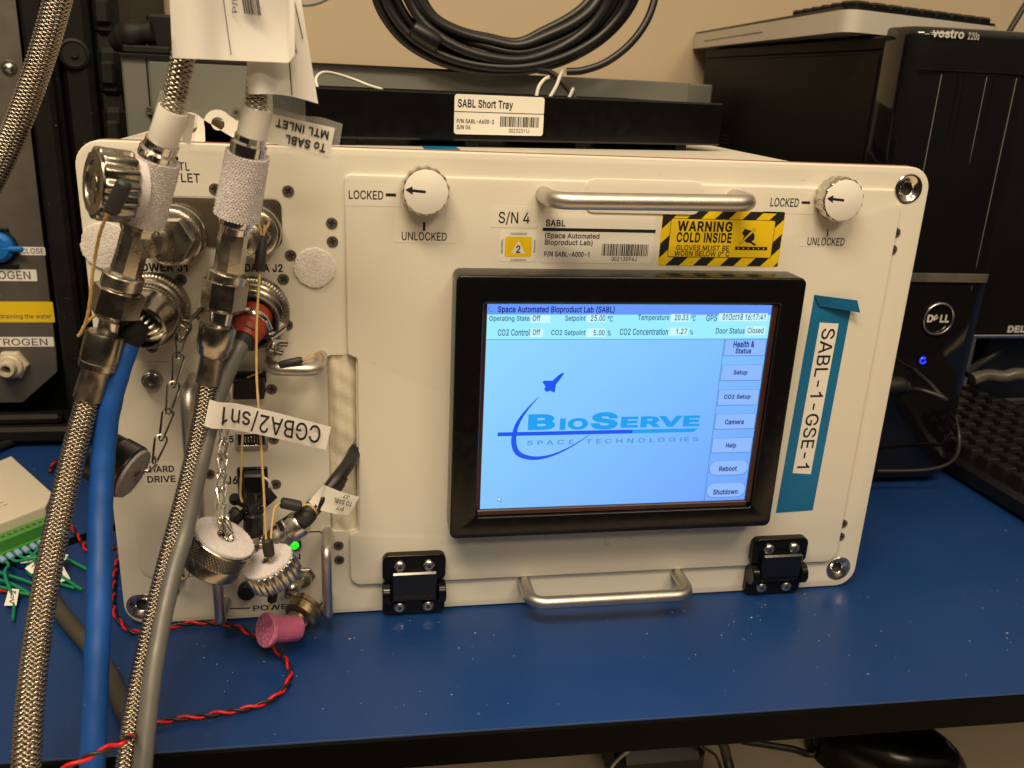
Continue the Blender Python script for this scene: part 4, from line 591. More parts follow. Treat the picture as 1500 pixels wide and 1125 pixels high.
# ---------------- hinges
hs = screw_mesh('screw', 3.7, True, 'screw_bright')
def hinge(xc):
    w2 = 18.8; zb, zt = 2.2, 42.6; zm = 22.6
    up = body('hinge_upper_leaf', 'black_satin', [
        (plate(rrect(xc - w2, zm + 1.9, xc + w2, zt, 4.4, 5), 0, 5.0, bev=0.9), front(0, DY, 0))], unit)
    body('hinge_barrel', 'hinge_black', [(rbox(xc - 13.6, xc + 13.6, DY - 10.4, DY - 4, zm - 5.4, zt - 9.0, 1.0),), (rbox(xc - 13.6, xc + 13.6, DY - 9.0, DY - 4, zm - 8.8, zm - 5.5, 0.8),)], up)
    body('hinge_lower_leaf', 'black_satin', [
        (plate(rrect(xc - w2, zb - 1.4, xc + w2, zm - 1.8, 3.6, 5), 0, 5.0, bev=0.9), front(0, -0.1, 0)),
        (lathe([(6.2, 0), (6.9, 0.6), (6.9, 4.2), (6.2, 4.8)], 24), frame((xc - 18.9, -7.2, zm - 5.0), (1, 0, 0))),
        (lathe([(6.2, 0), (6.9, 0.6), (6.9, 4.2), (6.2, 4.8)], 24), frame((xc + 14.1, -7.2, zm - 5.0), (1, 0, 0))),
        (rbox(xc - 13.8, xc + 13.8, -6.6, -4.0, zm - 12.5, zm - 9.2, 0.8),)], unit)
    for dx in (-8.6, 8.6):
        place('screw', hs, unit, (xc + dx, DY - 5.0, 35.9), (0, random.uniform(0, 3), 0)); place('screw', hs, unit, (xc + dx, -5.1, 6.8), (0, random.uniform(0, 3), 0))
hinge(-63.6); hinge(169.8)

# ---------------- screen and its bezel
ML, MR, MB0, MT = -44.4, 152.2, 59.6, 214.0
LX0, LX1, LZ0, LZ1 = -27.0, 134.9, 76.6, 197.7; LY = -17.5
body('screen_bezel', 'black_satin', [(plate(rrect(ML, MB0, MR, MT, 4.0, 6), 0, 18.7, [rrect(LX0 - 2.4, LZ0 - 3.6, LX1 + 3.4, LZ1 + 1.2, 1.6, 4)], bev=1.3, hbev=1.2), front(0, DY, 0))], unit)
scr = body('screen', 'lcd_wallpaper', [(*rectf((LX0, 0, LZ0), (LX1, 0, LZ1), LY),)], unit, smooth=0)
body('touch_frame', 'touch_frame', [
    (rbox(LX1 + 0.1, LX1 + 3.3, -19.2, -16.6, LZ0 - 3.5, LZ1 + 1, 0.5),), (rbox(LX0 - 2.2, LX1 + 3.3, -19.2, -16.6, LZ0 - 3.5, LZ0 - 0.15, 0.5),),
    (rbox(LX0 - 2.3, LX0 - 0.1, -17.0, -16.6, LZ0 - 3.5, LZ1 + 1, 0.1),), (rbox(LX0 - 2.3, LX1 + 3.3, -17.0, -16.6, LZ1 + 0.1, LZ1 + 1.1, 0.1),)], scr)
y1, y2, y3 = LY - 0.05, LY - 0.10, LY - 0.15
def lrect(name, a, b, y, m_, r=0.0): return body(name, m_, [(*rectf(a, b, y, r),)], scr, smooth=0)
ZT = 192.1; ZS = 178.2
lrect('title_bar', (LX0, 0, LZ1), (LX1, 0, ZT), y1, 'lcd_title'); lrect('status_strip', (LX0, 0, ZT), (LX1, 0, ZS), y1, 'lcd_strip')
lrect('rule_line', (LX0, 0, ZS), (LX1, 0, ZS - 0.25), y2, 'lcd_line')
def LT(s, a, b, m_='lcd_text_soft', bold=0.012, sp=1.0): return atxt(s, a, b, y3, m_, scr, bold, sp)
LT('Space Automated Bioproduct Lab (SABL)', V(-21.39, -17.6, 192.34), V(43.29, -17.6, 196.87), 'lcd_text_title', 0.022)
# small round emblem in the corner of the title bar
body('emblem', 'lcd_logo_blue', [(tube([V(LX0 + 2.2 + 1.6 * math.cos(a), y3 - 0.05, 195.3 + 1.6 * math.sin(a)) for a in np.linspace(1.9, 5.2, 12)], 0.13, 5),)], scr)
for a, b in ((V(-3.28, -17.6, 187.43), V(7.40, -17.6, 191.82)), (V(27.85, -17.6, 187.82), V(38.68, -17.6, 192.06)), (V(75.86, -17.6, 188.03), V(86.91, -17.6, 192.54)), (V(103.89, -17.6, 188.43), V(133.07, -17.6, 193.02)),
             (V(-2.85, -17.6, 179.38), V(4.06, -17.6, 184.37)), (V(28.46, -17.6, 179.49), V(38.93, -17.6, 184.33)), (V(75.91, -17.6, 180.15), V(87.01, -17.6, 184.68)), (V(121.27, -17.6, 180.45), V(132.94, -17.6, 185.44))):
    lrect('value_field', a, b, y2, 'lcd_field')
for s_, a, b in (('Operating State', V(-25.84, -17.6, 187.81), V(-3.86, -17.6, 191.42)), ('Off', V(-2.21, -17.6, 188.57), V(2.13, -17.6, 191.62)), ('Setpoint', V(15.80, -17.6, 187.82), V(27.18, -17.6, 191.66)),
    ('25.00', V(30.09, -17.6, 188.59), V(38.33, -17.6, 191.68)), ('°C', V(39.77, -17.6, 188.21), V(42.61, -17.6, 191.30)), ('Temperature', V(56.91, -17.6, 188.22), V(75.03, -17.6, 192.13)), ('20.33', V(78.14, -17.6, 189.01), V(86.15, -17.6, 192.15)),
    ('°C', V(87.76, -17.6, 188.62), V(90.40, -17.6, 191.76)), ('GPS', V(96.59, -17.6, 188.62), V(103.03, -17.6, 191.98)), ('01Oct18 16:17:41', V(106.22, -17.6, 189.22), V(131.89, -17.6, 192.62)),
    ('CO2 Control', V(-20.91, -17.6, 180.39), V(-3.46, -17.6, 183.80)), ('Off', V(-1.79, -17.6, 180.73), V(2.39, -17.6, 183.80)), ('CO2 Setpoint', V(8.51, -17.6, 179.74), V(27.78, -17.6, 183.57)), ('5.00', V(32.26, -17.6, 180.46), V(38.62, -17.6, 183.36)),
    ('%', V(40.23, -17.6, 180.24), V(42.15, -17.6, 182.97)), ('CO2 Concentration', V(47.22, -17.6, 180.62), V(75.09, -17.6, 184.10)), ('1.27', V(79.80, -17.6, 181.13), V(86.28, -17.6, 184.09)), ('%', V(87.87, -17.6, 180.72), V(89.81, -17.6, 183.10)),
    ('Door Status', V(103.17, -17.6, 181.29), V(120.51, -17.6, 184.45)), ('Closed', V(122.16, -17.6, 181.45), V(131.82, -17.6, 184.64))):
    LT(s_, a, b)
# menu column
bx0 = 109.6; bx1 = 134.6
body('menu_rule', 'lcd_line', [(*rectf((108.9, 0, ZS), (109.15, 0, LZ0), y2),)], scr, smooth=0)
def button(zt, zb, words, rnd=False, x0=bx0, x1=bx1):
    r = (zt - zb) / 2 - 0.05 if rnd else 0.0
    fr = body('screen_button', ['lcd_line', 'lcd_button'], [(*rectf((x0, 0, zb), (x1, 0, zt), y2, r), 0), (*rectf((x0 + 0.22, 0, zb + 0.3), (x1 - 0.22, 0, zt - 0.12), y2 - 0.03, max(0, r - 0.2)), 1)], scr, smooth=0)
    for (s_, a, b) in words: atxt(s_, a, b, y3, 'lcd_text', scr, 0.03)
button(177.6, 167.9, [('Health &', V(114.84, -17.6, 173.21), V(127.59, -17.6, 176.60)), ('Status', V(116.57, -17.6, 169.55), V(126.12, -17.6, 172.35))])
button(162.6, 153.0, [('Setup', V(117.13, -17.6, 156.01), V(125.64, -17.6, 159.44))])
button(147.6, 137.8, [('CO2 Setup', V(113.22, -17.6, 141.25), V(129.61, -17.6, 144.58))])
button(132.6, 122.9, [('Camera', V(115.81, -17.6, 126.11), V(127.54, -17.6, 128.87))])
button(117.4, 107.8, [('Help', V(118.27, -17.6, 110.44), V(124.84, -17.6, 114.21))])
button(102.9, 93.2, [('Reboot', V(116.02, -17.6, 96.14), V(127.31, -17.6, 99.00))], True)
button(88.3, 78.6, [('Shutdown', V(114.08, -17.6, 80.70), V(129.80, -17.6, 83.77))], True)
# logo: word mark, bar, orbit and shuttle
LG = 'lcd_logo_cyan'
atxt('B', V(-1.58, -17.6, 125.68), V(14.04, -17.6, 133.81), y3, LG, scr, 0.05); atxt('IO', V(16.75, -17.6, 125.27), V(33.25, -17.6, 131.17), y3, LG, scr, 0.05)
atxt('S', V(34.70, -17.6, 125.30), V(50.67, -17.6, 134.16), y3, LG, scr, 0.05); atxt('ERVE', V(52.62, -17.6, 125.75), V(100.20, -17.6, 131.54), y3, LG, scr, 0.05)
atxt('SPACE  TECHNOLOGIES', V(-1.47, -17.6, 115.89), V(100.50, -17.6, 118.49), y3, 'lcd_logo_thin', scr, 0.006, spacing=1.5)
b0, b1 = V(V(-18.57, -17.6, 122.34)), V(V(99.99, -17.6, 122.80))
body('logo_bar', ['lcd_logo_blue', LG], [(plate_flat([(b0.x, 121.7), (60, 121.7), (60, 124.0), (b0.x, 124.0)], 0), front(0, y3 - 0.02, 0), 0),
    (plate_flat([(60, 121.7), (b1.x - 3, 121.7), (b1.x, 124.0), (60, 124.0)], 0), front(0, y3 - 0.02, 0), 1)], scr, smooth=0)
op = [V(p) for p in (V(3.62, -17.6, 144.80), V(-2.58, -17.6, 137.39), V(-7.77, -17.6, 128.49), V(-9.26, -17.6, 118.60), V(-6.35, -17.6, 110.99), V(2.11, -17.6, 107.79), V(12.39, -17.6, 108.99), V(23.68, -17.6, 113.98), V(34.59, -17.6, 121.31))]
ow = [0.15, 0.6, 1.15, 1.5, 1.5, 1.2, 0.75, 0.4, 0.2]
oc = spl(op, 6); ws = np.interp(np.linspace(0, 8, len(oc)), range(9), ow); vs = []; fs = []
for i, p in enumerate(oc):
    t = (oc[min(i + 1, len(oc) - 1)] - oc[max(i - 1, 0)]).normalized(); nn = V(-t.z, 0, t.x)
    vs += [tuple(V(p.x, y3 - 0.04, p.z) + nn * ws[i]), tuple(V(p.x, y3 - 0.04, p.z) - nn * ws[i])]
    if i: fs.append((2 * i - 2, 2 * i - 1, 2 * i + 1, 2 * i))
body('logo_orbit', 'lcd_logo_blue', [((vs, fs),)], scr, smooth=0)
sh = [V(p) for p in (V(17.33, -17.6, 158.68), V(16.65, -17.6, 157.29), V(13.09, -17.6, 152.12), V(12.61, -17.6, 147.29), V(10.02, -17.6, 148.34), V(7.72, -17.6, 147.77), V(6.46, -17.6, 149.39), V(7.14, -17.6, 150.99), V(5.26, -17.6, 153.42), V(6.17, -17.6, 154.41), V(11.01, -17.6, 154.35), V(14.11, -17.6, 157.51), V(16.35, -17.6, 158.88))]
body('logo_shuttle', 'lcd_logo_blue', [(plate_flat([(p.x, p.z) for p in sh], 0), front(0, y3 - 0.05, 0))], scr, smooth=0)
cu = V(V(-16.83, -17.6, 84.40)); cpoly = [(0, 0), (0, -3.0), (0.75, -2.3), (1.25, -3.4), (1.75, -3.15), (1.25, -2.1), (2.2, -2.1)]
body('pointer', ['lcd_line', 'lcd_white'], [(plate_flat([(cu.x + x * 1.15, cu.z + z * 1.15) for x, z in cpoly], 0), front(0, y3, 0), 0),
    (plate_flat([(cu.x + 0.2 + x * 0.75, cu.z - 0.5 + z * 0.75) for x, z in cpoly], 0), front(0, y3 - 0.03, 0), 1)], scr, smooth=0)

# ---------------- labels on the door
y4 = DY - 0.12; y5 = DY - 0.2
t = tape(V(-24.54, -2.5, 236.11), V(0.88, -2.5, 247.51), m_='label_clear'); atxt('S/N 4', V(-20.59, -2.6, 238.56), V(-3.63, -2.6, 244.35), y5, 'ink', t, 0.0)
hz = tape(V(-19.36, -2.5, 217.75), V(0.46, -2.5, 234.74), 'hazard_label', 'label_white', r=2.0)
body('yellow_square', 'yellow_print', [(*rectf(V(-16.49, -2.6, 220.42), V(-1.82, -2.6, 231.40), y5, 1.2),)], hz, smooth=0)
tv = [V(p) for p in (V(-13.01, -2.6, 222.33), V(-5.11, -2.6, 222.25), V(-9.22, -2.6, 229.43))]
body('white_triangle', 'label_white', [(plate_flat([(p.x, p.z) for p in tv], 0), front(0, y5 - 0.04, 0))], hz, smooth=0)
atxt('2', V(-10.29, -2.6, 222.74), V(-7.95, -2.6, 226.49), y5 - 0.08, 'ink', hz, 0.02)
atxt('HAZARDOUS', V(-13.65, -2.6, 232.41), V(-4.93, -2.6, 233.48), y5, 'ink', hz)
c_, d_ = V(V(-13.01, -2.6, 218.22)), V(V(-4.39, -2.6, 219.27)); txt('HAZARDOUS', V(d_.x, y5, d_.z), V(c_.x, y5, d_.z), V(d_.x, y5, c_.z), 'ink', hz)
c_, d_ = V(V(-18.62, -2.6, 222.25)), V(V(-17.64, -2.6, 230.03)); txt('MATERIAL', V(d_.x, y5, c_.z), V(d_.x, y5, d_.z), V(c_.x, y5, c_.z), 'ink', hz)
c_, d_ = V(V(-0.59, -2.6, 222.50)), V(V(0.16, -2.6, 229.58)); txt('MATERIAL', V(c_.x, y5, d_.z), V(c_.x, y5, c_.z), V(d_.x, y5, d_.z), 'ink', hz)
def barcode(a, b, y, parent, seed, n=34):
    R = random.Random(seed); x0, x1 = a[0], b[0]; g = []; x = 0; bars = []
    for i in range(n):
        w_ = R.choice((1, 1, 2, 3)); bars.append((x, x + w_)); x += w_ + R.choice((1, 1, 2))
    k = (x1 - x0) / bars[-1][1]
    for p, q in bars: g.append((*rectf((x0 + p * k, 0, a[2]), (x0 + q * k, 0, b[2]), y),))
    return body('barcode', 'ink', g, parent, smooth=0)
t = tape(V(3.89, -2.5, 217.47), V(66.86, -2.5, 243.97), 'label', 'label_white', r=1.2)
atxt('SABL', V(5.17, -2.6, 237.48), V(16.10, -2.6, 240.71), y5, 'ink', t, 0.02)
body('rule_line', 'ink', [(*rectf(V(3.83, -2.6, 234.74), V(67.39, -2.6, 236.48), y5),)], t, smooth=0)
atxt('(Space Automated', V(5.22, -2.6, 230.22), V(35.69, -2.6, 233.89), y5, 'ink', t, 0.014); atxt('Bioproduct Lab)', V(5.43, -2.6, 226.61), V(32.13, -2.6, 230.24), y5, 'ink', t, 0.014)
atxt('P/N SABL-A000-1', V(5.38, -2.6, 221.00), V(30.70, -2.6, 223.61), y5, 'ink', t, 0.014)
barcode(V(37.64, -2.6, 221.69), V(64.08, -2.6, 228.26), y5, t, 3); atxt('00213096J', V(43.52, -2.6, 218.91), V(58.06, -2.6, 221.16), y5, 'ink', t)

# warning label with black and yellow stripes
wa, wb = V(V(70.45, -2.5, 216.52)), V(V(142.66, -2.5, 247.82)); wx0, wx1, wz0, wz1 = wa.x, wb.x, wa.z, wb.z
wl = tape(wa, wb, 'warning_label', 'yellow_print', r=1.6)
def clip(poly, x0, x1, z0, z1):
    for ax_, lim, sg in ((0, x0, 1), (0, x1, -1), (1, z0, 1), (1, z1, -1)):
        out = []
        for i in range(len(poly)):
            p, q = poly[i - 1], poly[i]; dp_ = (p[ax_] - lim) * sg; dq = (q[ax_] - lim) * sg
            if (dp_ >= 0) != (dq >= 0):
                t_ = dp_ / (dp_ - dq); out.append((p[0] + (q[0] - p[0]) * t_, p[1] + (q[1] - p[1]) * t_))
            if dq >= 0: out.append(q)
        poly = out
        if not poly: return None
    return poly
g = []; H_ = wz1 - wz0; per = 16.2
k = wx0 - 2 * per + 3.2
while k < wx1 + 2:
    q = clip([(k, wz0 - 1), (k + 8.1, wz0 - 1), (k + 8.1 + H_ + 2, wz1 + 1), (k + H_ + 2, wz1 + 1)], wx0 + 0.4, wx1 - 0.4, wz0 + 0.3, wz1 - 0.3)
    if q: g.append((plate_flat(q, 0), front(0, y5, 0)))
    k += per
body('stripes', 'ink', g, wl, smooth=0)
ix0, ix1, iz0, iz1 = wx0 + 5.2, wx1 - 5.2, wz0 + 5.0, wz1 - 4.8
body('inner_field', ['ink', 'yellow_print'], [(plate_flat(rrect(ix0, iz0, ix1, iz1, 1.3, 4), 0), front(0, y5 - 0.04, 0), 0),
    (plate_flat(rrect(ix0 + 0.3, iz0 + 0.3, ix1 - 0.3, iz1 - 0.3, 1.1, 4), 0), front(0, y5 - 0.07, 0), 1)], wl, smooth=0)
y6 = y5 - 0.11
atxt('WARNING', V(79.82, -2.7, 236.34), V(112.06, -2.7, 241.41), y6, 'ink', wl, 0.034, 1.06); atxt('COLD INSIDE', V(79.91, -2.7, 230.12), V(112.29, -2.7, 235.13), y6, 'ink', wl, 0.032, 1.06)
atxt('GLOVES MUST BE', V(80.22, -2.7, 225.46), V(111.57, -2.7, 228.23), y6, 'ink', wl, 0.012); atxt('WORN BELOW 0° C', V(79.57, -2.7, 222.23), V(112.20, -2.7, 224.99), y6, 'ink', wl, 0.012)
gl = [V(p) for p in (V(119.42, -2.7, 238.05), V(123.65, -2.7, 236.97), V(125.82, -2.7, 234.71), V(125.99, -2.7, 232.01), V(124.52, -2.7, 230.83), V(127.40, -2.7, 229.32), V(126.93, -2.7, 228.35), V(123.37, -2.7, 230.23), V(121.76, -2.7, 230.01), V(118.99, -2.7, 232.28), V(119.59, -2.7, 233.83), V(118.16, -2.7, 235.34))]
body('glove_symbol', 'ink', [(plate_flat([(p.x, p.z) for p in gl], 0), front(0, y6, 0))], wl, smooth=0)
sa, sb = V(V(117.34, -2.7, 229.36)), V(V(125.91, -2.7, 238.36)); du = (sb - sa).normalized(); dn = V(-du.z, 0, du.x)
bar_ = lambda w_: [((sa + dn * w_).x, (sa + dn * w_).z), ((sa - dn * w_).x, (sa - dn * w_).z), ((sb - dn * w_).x, (sb - dn * w_).z), ((sb + dn * w_).x, (sb + dn * w_).z)]
body('strike_bar', ['ink', 'yellow_print'], [(plate_flat(bar_(0.75), 0), front(0, y6 - 0.04, 0), 0), (plate_flat(bar_(0.5), 0), front(0, y6 - 0.07, 0), 1)], wl, smooth=0)
ra, rb = V(V(115.13, -2.7, 226.04)), V(V(134.49, -2.7, 227.49)); g = [(*rectf(ra, V(rb.x, 0, ra.z + 1.9), y6), 0)]
for i in range(6):
    cx_ = ra.x + 1.6 + i * (rb.x - ra.x - 3) / 5.4; g.append((plate_flat([(cx_, ra.z + 0.4), (cx_ + 1.0, ra.z + 0.9), (cx_, ra.z + 1.5)], 0), front(0, y6 - 0.04, 0), 1))
body('dash_strip', ['ink', 'yellow_print'], g, wl, smooth=0)

# teal masking tape with a folded top and a printed strip, running down the right of the door
tq = [V(p) for p in (V(165.24, -2.5, 58.53), V(190.36, -2.5, 59.45), V(192.79, -2.5, 190.48), V(168.01, -2.5, 200.27))]
tt = body('teal_tape', 'teal_tape', [(plate([(p.x, p.z) for p in tq], 0.02, 0.14), front(0, DY, 0))], unit, smooth=0)
fq = [V(p) for p in (V(167.62, -3.2, 200.43), V(193.49, -6.5, 198.09), V(195.99, -7.5, 190.94), V(171.62, -3.4, 193.95))]
body('folded_tab', 'teal_fold', [(([tuple(p) for p in fq] + [tuple(p + V(0, 0.25, 0)) for p in fq], [(3, 2, 1, 0), (4, 5, 6, 7), (0, 1, 5, 4), (1, 2, 6, 5), (2, 3, 7, 6), (3, 0, 4, 7)]),)], tt, smooth=0)
sq = [V(p) for p in (V(172.25, -2.6, 86.14), V(184.66, -2.6, 85.04), V(186.39, -2.6, 182.97), V(174.23, -2.6, 183.60))]
ps = body('printed_strip', 'label_white', [(plate([(p.x, p.z) for p in sq], 0.16, 0.24), front(0, DY, 0))], tt, smooth=0)
yy = DY - 0.3
sp0, sp1 = V(V(174.00, -2.7, 179.44)), V(V(174.22, -2.7, 90.80)); sp2 = V(V(185.09, -2.7, 178.80))
u_ = (V(sp1.x, yy, sp1.z) - V(sp0.x, yy, sp0.z)); v_ = V(-u_.z, 0, u_.x).normalized()
# letters run down the strip: baseline on the strip's left edge, tops to the right
hx = 8.2
bl = V(sq[3].x, yy, sq[3].z) + (V(sq[2].x, yy, sq[2].z) - V(sq[3].x, yy, sq[3].z)) * 0.2 + u_.normalized() * 3.5
br = V(sq[0].x, yy, sq[0].z) + (V(sq[1].x, yy, sq[1].z) - V(sq[0].x, yy, sq[0].z)) * 0.2 - u_.normalized() * 3.5
txt('SABL-1-GSE-1', bl, br, bl + v_ * hx, 'ink', ps, 0.0)
# ================================================================== FITTINGS ON THE LEFT OF THE FRONT PANEL
def turned(name, p0, p1, prof, m_, parent, n=28, flute=0, fd=0.0, extra=(), smooth=35, kind=None):
    """lathe between two points; profile = (radius, fraction of the way from p0 to p1)"""
    p0, p1 = V(p0), V(p1); d = p1 - p0; Lg = d.length
    g = [(lathe([(r, h * Lg) for r, h in prof], n, flute, fd), frame(p0, d, (1, 0, 0)))] + list(extra)
    return body(name, m_, g, parent, smooth=smooth, kind=kind)
def ptx(s_, a, b, m_='ink', parent=unit, bold=0.03, y=-0.14): return atxt(s_, a, b, y, m_, parent, bold)
# printed captions on clear tape
t = tape(V(-195.87, 0.0, 248.51), V(-161.67, 0.0, 268.15), y=-0.1); ptx('MTL', V(-185.84, 0.0, 261.12), V(-176.67, 0.0, 265.04), parent=t, bold=0.004, y=-0.2); ptx('OUTLET', V(-192.73, 0.0, 255.45), V(-172.16, 0.0, 259.69), parent=t, bold=0.004, y=-0.2)
t = tape(V(-207.68, 0.0, 208.98), V(-178.19, 0.0, 216.04), y=-0.1); ptx('POWER J1', V(-207.57, 0.0, 210.22), V(-181.18, 0.0, 214.05), parent=t, y=-0.2)
t = tape(V(-155.20, 0.0, 209.14), V(-130.40, 0.0, 215.55), y=-0.1); ptx('DATA J2', V(-152.73, 0.0, 210.43), V(-133.58, 0.0, 214.25), parent=t, y=-0.2)
t = tape(V(-212.70, 0.0, 89.71), V(-193.34, 0.0, 103.56), y=-0.62); ptx('HARD', V(-208.81, 0.0, 97.86), V(-196.01, 0.0, 101.38), parent=t, bold=0.02, y=-0.72); ptx('DRIVE', V(-210.57, 0.0, 91.71), V(-195.74, 0.0, 95.37), parent=t, bold=0.02, y=-0.72)
ptx('J5', V(-169.18, 0.0, 114.38), V(-163.53, 0.0, 118.12)); ptx('J6', V(-168.79, 0.0, 89.04), V(-162.64, 0.0, 93.47))
ptx('ON', V(-140.06, 0.0, 39.22), V(-129.81, 0.0, 42.78), bold=0.004); ptx('OFF', V(-139.84, 0.0, 13.17), V(-128.24, 0.0, 16.44), bold=0.0); ptx('POWER', V(-158.24, 0.0, 5.88), V(-134.03, 0.0, 9.28), bold=0.012); ptx('C', V(-161.78, 0.0, 13.58), V(-159.30, 0.0, 16.45), bold=0.0)
def stroke(pts, w_=0.8, y=-0.12):
    g = []
    for i in range(len(pts) - 1):
        a, b = V(pts[i]), V(pts[i + 1]); a.y = b.y = 0; d = (b - a).normalized(); n_ = V(-d.z, 0, d.x) * w_ / 2; a -= d * 0.2; b += d * 0.2
        g.append((plate_flat([(p.x, p.z) for p in (a + n_, a - n_, b - n_, b + n_)], 0), front(0, y - 0.005 * i, 0)))
    return body('printed_line', 'ink', g, unit, smooth=0)
stroke([V(-130.92, 0.0, 56.98), V(-118.50, -0.0, 56.86), V(-116.96, -0.0, 56.12), V(-116.03, 0.0, 53.84), V(-116.11, 0.0, 24.14), V(-117.63, -0.0, 10.15), V(-118.89, 0.0, 7.62), V(-126.50, 0.0, 7.63)])
stroke([V(-175.11, 0.0, 27.49), V(-175.66, 0.0, 11.42), V(-174.83, 0.0, 9.04), V(-172.94, -0.0, 8.22), V(-160.11, -0.0, 7.87)])
# hard drive cover plate with a thin gap line and two captive screws
h0, h1 = V(V(-214.50, 0.0, 161.83)), V(V(-190.69, 0.0, 30.64))
body('drive_cover', 'panel_paint', [(plate(rrect(V(V(-218.99, 0.0, 134.62)).x, V(V(-206.81, 0.0, 31.09)).z, V(V(-184.77, 0.0, 149.68)).x, V(V(-196.75, 0.0, 161.50)).z, 8, 6), 0.02, 0.5, bev=0.35), front(0, 0, 0))], unit)
for p in (V(-203.03, 0.0, 151.83), V(-200.21, 0.0, 34.32)):
    c = V(p); k = body('captive_screw', 'steel', [(lathe([(5.4, 0), (5.4, 3.0), (5.0, 3.8), (4.4, 4.2), (4.3, 3.4), (3.9, 3.4)], 30, closed=False), front(c.x, -0.5, c.z)),
        (lathe([(3.9, 0.5), (3.9, 4.5), (3.5, 5.0), (2.0, 5.0), (2.0, 3.8), (0, 3.8)], 30), front(c.x, -0.5, c.z))], unit)
# brown plate carrying the two coolant ports
b0, b1 = V(V(-205.21, 0.0, 222.35)), V(V(-133.15, 0.0, 248.67))
body('port_plate', 'brown_plate', [(plate(rrect(-212, b0.z + 1, b1.x, V(V(-137.06, 0.0, 248.23)).z, 4, 5), 0, 1.2, bev=0.4), front(0, 0, 0))], unit)
# round velcro spots
for nm, p, r in (('velcro_dot', V(-117.19, 0.0, 212.80), 10.6), ('velcro_dot', V(-219.48, 0.0, 222.83), 12.0)):
    c = V(p); R_ = random.Random(7); pol = [(c.x + (r + R_.uniform(-0.35, 0.35)) * math.cos(a), c.z + (r + R_.uniform(-0.35, 0.35)) * math.sin(a)) for a in np.linspace(0, 2 * PI, 60)[:-1]]
    d = body(nm, 'velcro_felt', [(plate(pol, 0, 1.3, bev=0.5), front(0, 0, 0))], unit)
    g = []
    for i in range(420):
        a = R_.uniform(0, 2 * PI); q = r * math.sqrt(R_.random()) * 1.02; x, z = c.x + q * math.cos(a), c.z + q * math.sin(a)
        h = R_.uniform(0.3, 0.8); s_ = 0.16; dx, dz = R_.uniform(-0.6, 0.6), R_.uniform(-0.6, 0.6)
        g.append((([(x - s_, -1.1, z), (x + s_, -1.1, z), (x, -1.1, z + s_ * 1.5), (x + dx, -1.2 - h, z + dz)], [(0, 1, 3), (1, 2, 3), (2, 0, 3)]),))
    body('fuzz', 'velcro_felt', g, d, kind='stuff')
# ports behind the hoses
def port(cx, cz, r):
    body('coolant_port', 'steel', [(lathe([(r, 0), (r + 0.6, 1), (r + 0.6, 4.2), (r, 5), (r - 1.6, 5.2), (r - 2.0, 6.0), (r - 2.0, 8.0), (r - 0.8, 8.6), (r - 0.8, 12), (r - 2, 12.8), (r - 4.4, 13)], 40), front(cx, -1.2, cz)),
        (hexnut(r - 3.2, 13, 20, 0.8), front(cx, -1.2, cz))], unit)
port(-185.5, 229.5, 15.0); port(-146.6, 232.0, 13.0)
# round multi-pin sockets
def socket(cx, cz):
    s_ = body('socket_shell', 'dark_nickel', [(lathe([(17.5, 0), (17.5, 3)], 48), front(cx, 0, cz))], unit)
    return s_
socket(-198.5, 191.8); socket(-149, 190.2)
# J3 to J6 sockets
def slotbox(a, b, depth, m_='black_plastic', name='port_cover', r=1.0):
    a, b = V(a), V(b); return body(name, m_, [(plate(rrect(min(a.x, b.x), min(a.z, b.z), max(a.x, b.x), max(a.z, b.z), r, 4), 0, depth, bev=0.7), front(0, 0, 0))], unit)
slotbox(V(-161.48, -9.0, 142.45), V(-145.08, -9.0, 153.83), 9.0); slotbox(V(-161.84, 0.0, 149.41), V(-144.38, 0.0, 155.85), 3.5)
s5 = slotbox(V(-162.50, 0.0, 110.11), V(-145.16, 0.0, 120.35), 1.6, 'satin_aluminium', 'data_socket'); g = []
a_, b_ = V(V(-160.97, 0.0, 111.30)), V(V(-146.66, 0.0, 119.56)); g.append((rbox(a_.x, b_.x, -2.3, -1.5, a_.z + 2, b_.z, 0.2),)); body('socket_mouth', 'black_rubber', g, s5)
body('socket_tongue', 'chrome', [(rbox(a_.x + 1, b_.x - 1, -3.0, -2.2, a_.z + 1.4, a_.z + 2.2, 0.2),)] + [(rbox(a_.x + 2 + i * 1.6, a_.x + 2.8 + i * 1.6, -2.6, -2.2, a_.z + 3.5, b_.z - 1.2, 0.1),) for i in range(7)], s5)
s6 = slotbox(V(-162.65, 0.0, 79.04), V(-146.05, 0.0, 99.25), 2.0, 'black_gloss', 'data_socket'); 
a_, b_ = V(V(-159.16, -8.0, 86.22)), V(V(-147.59, -8.0, 98.35)); body('plug_block', 'black_plastic', [(rbox(a_.x, b_.x, -9.5, -1.9, a_.z, b_.z, 1.2),)], s6)
body('indicator_lamp', ['black_plastic', 'led_green'], [(lathe([(4.2, 0), (4.2, 1.2), (3.5, 1.8), (2.9, 1.6)], 28, closed=False), front(V(V(-133.10, 0.0, 49.26)).x, 0, V(V(-133.10, 0.0, 49.26)).z), 0),
    (lathe([(2.95, 0.5), (2.95, 1.3), (2.3, 2.3), (1.2, 2.8), (0, 2.9)], 24), front(V(V(-133.10, 0.0, 49.26)).x, 0, V(V(-133.10, 0.0, 49.26)).z), 1)], unit)
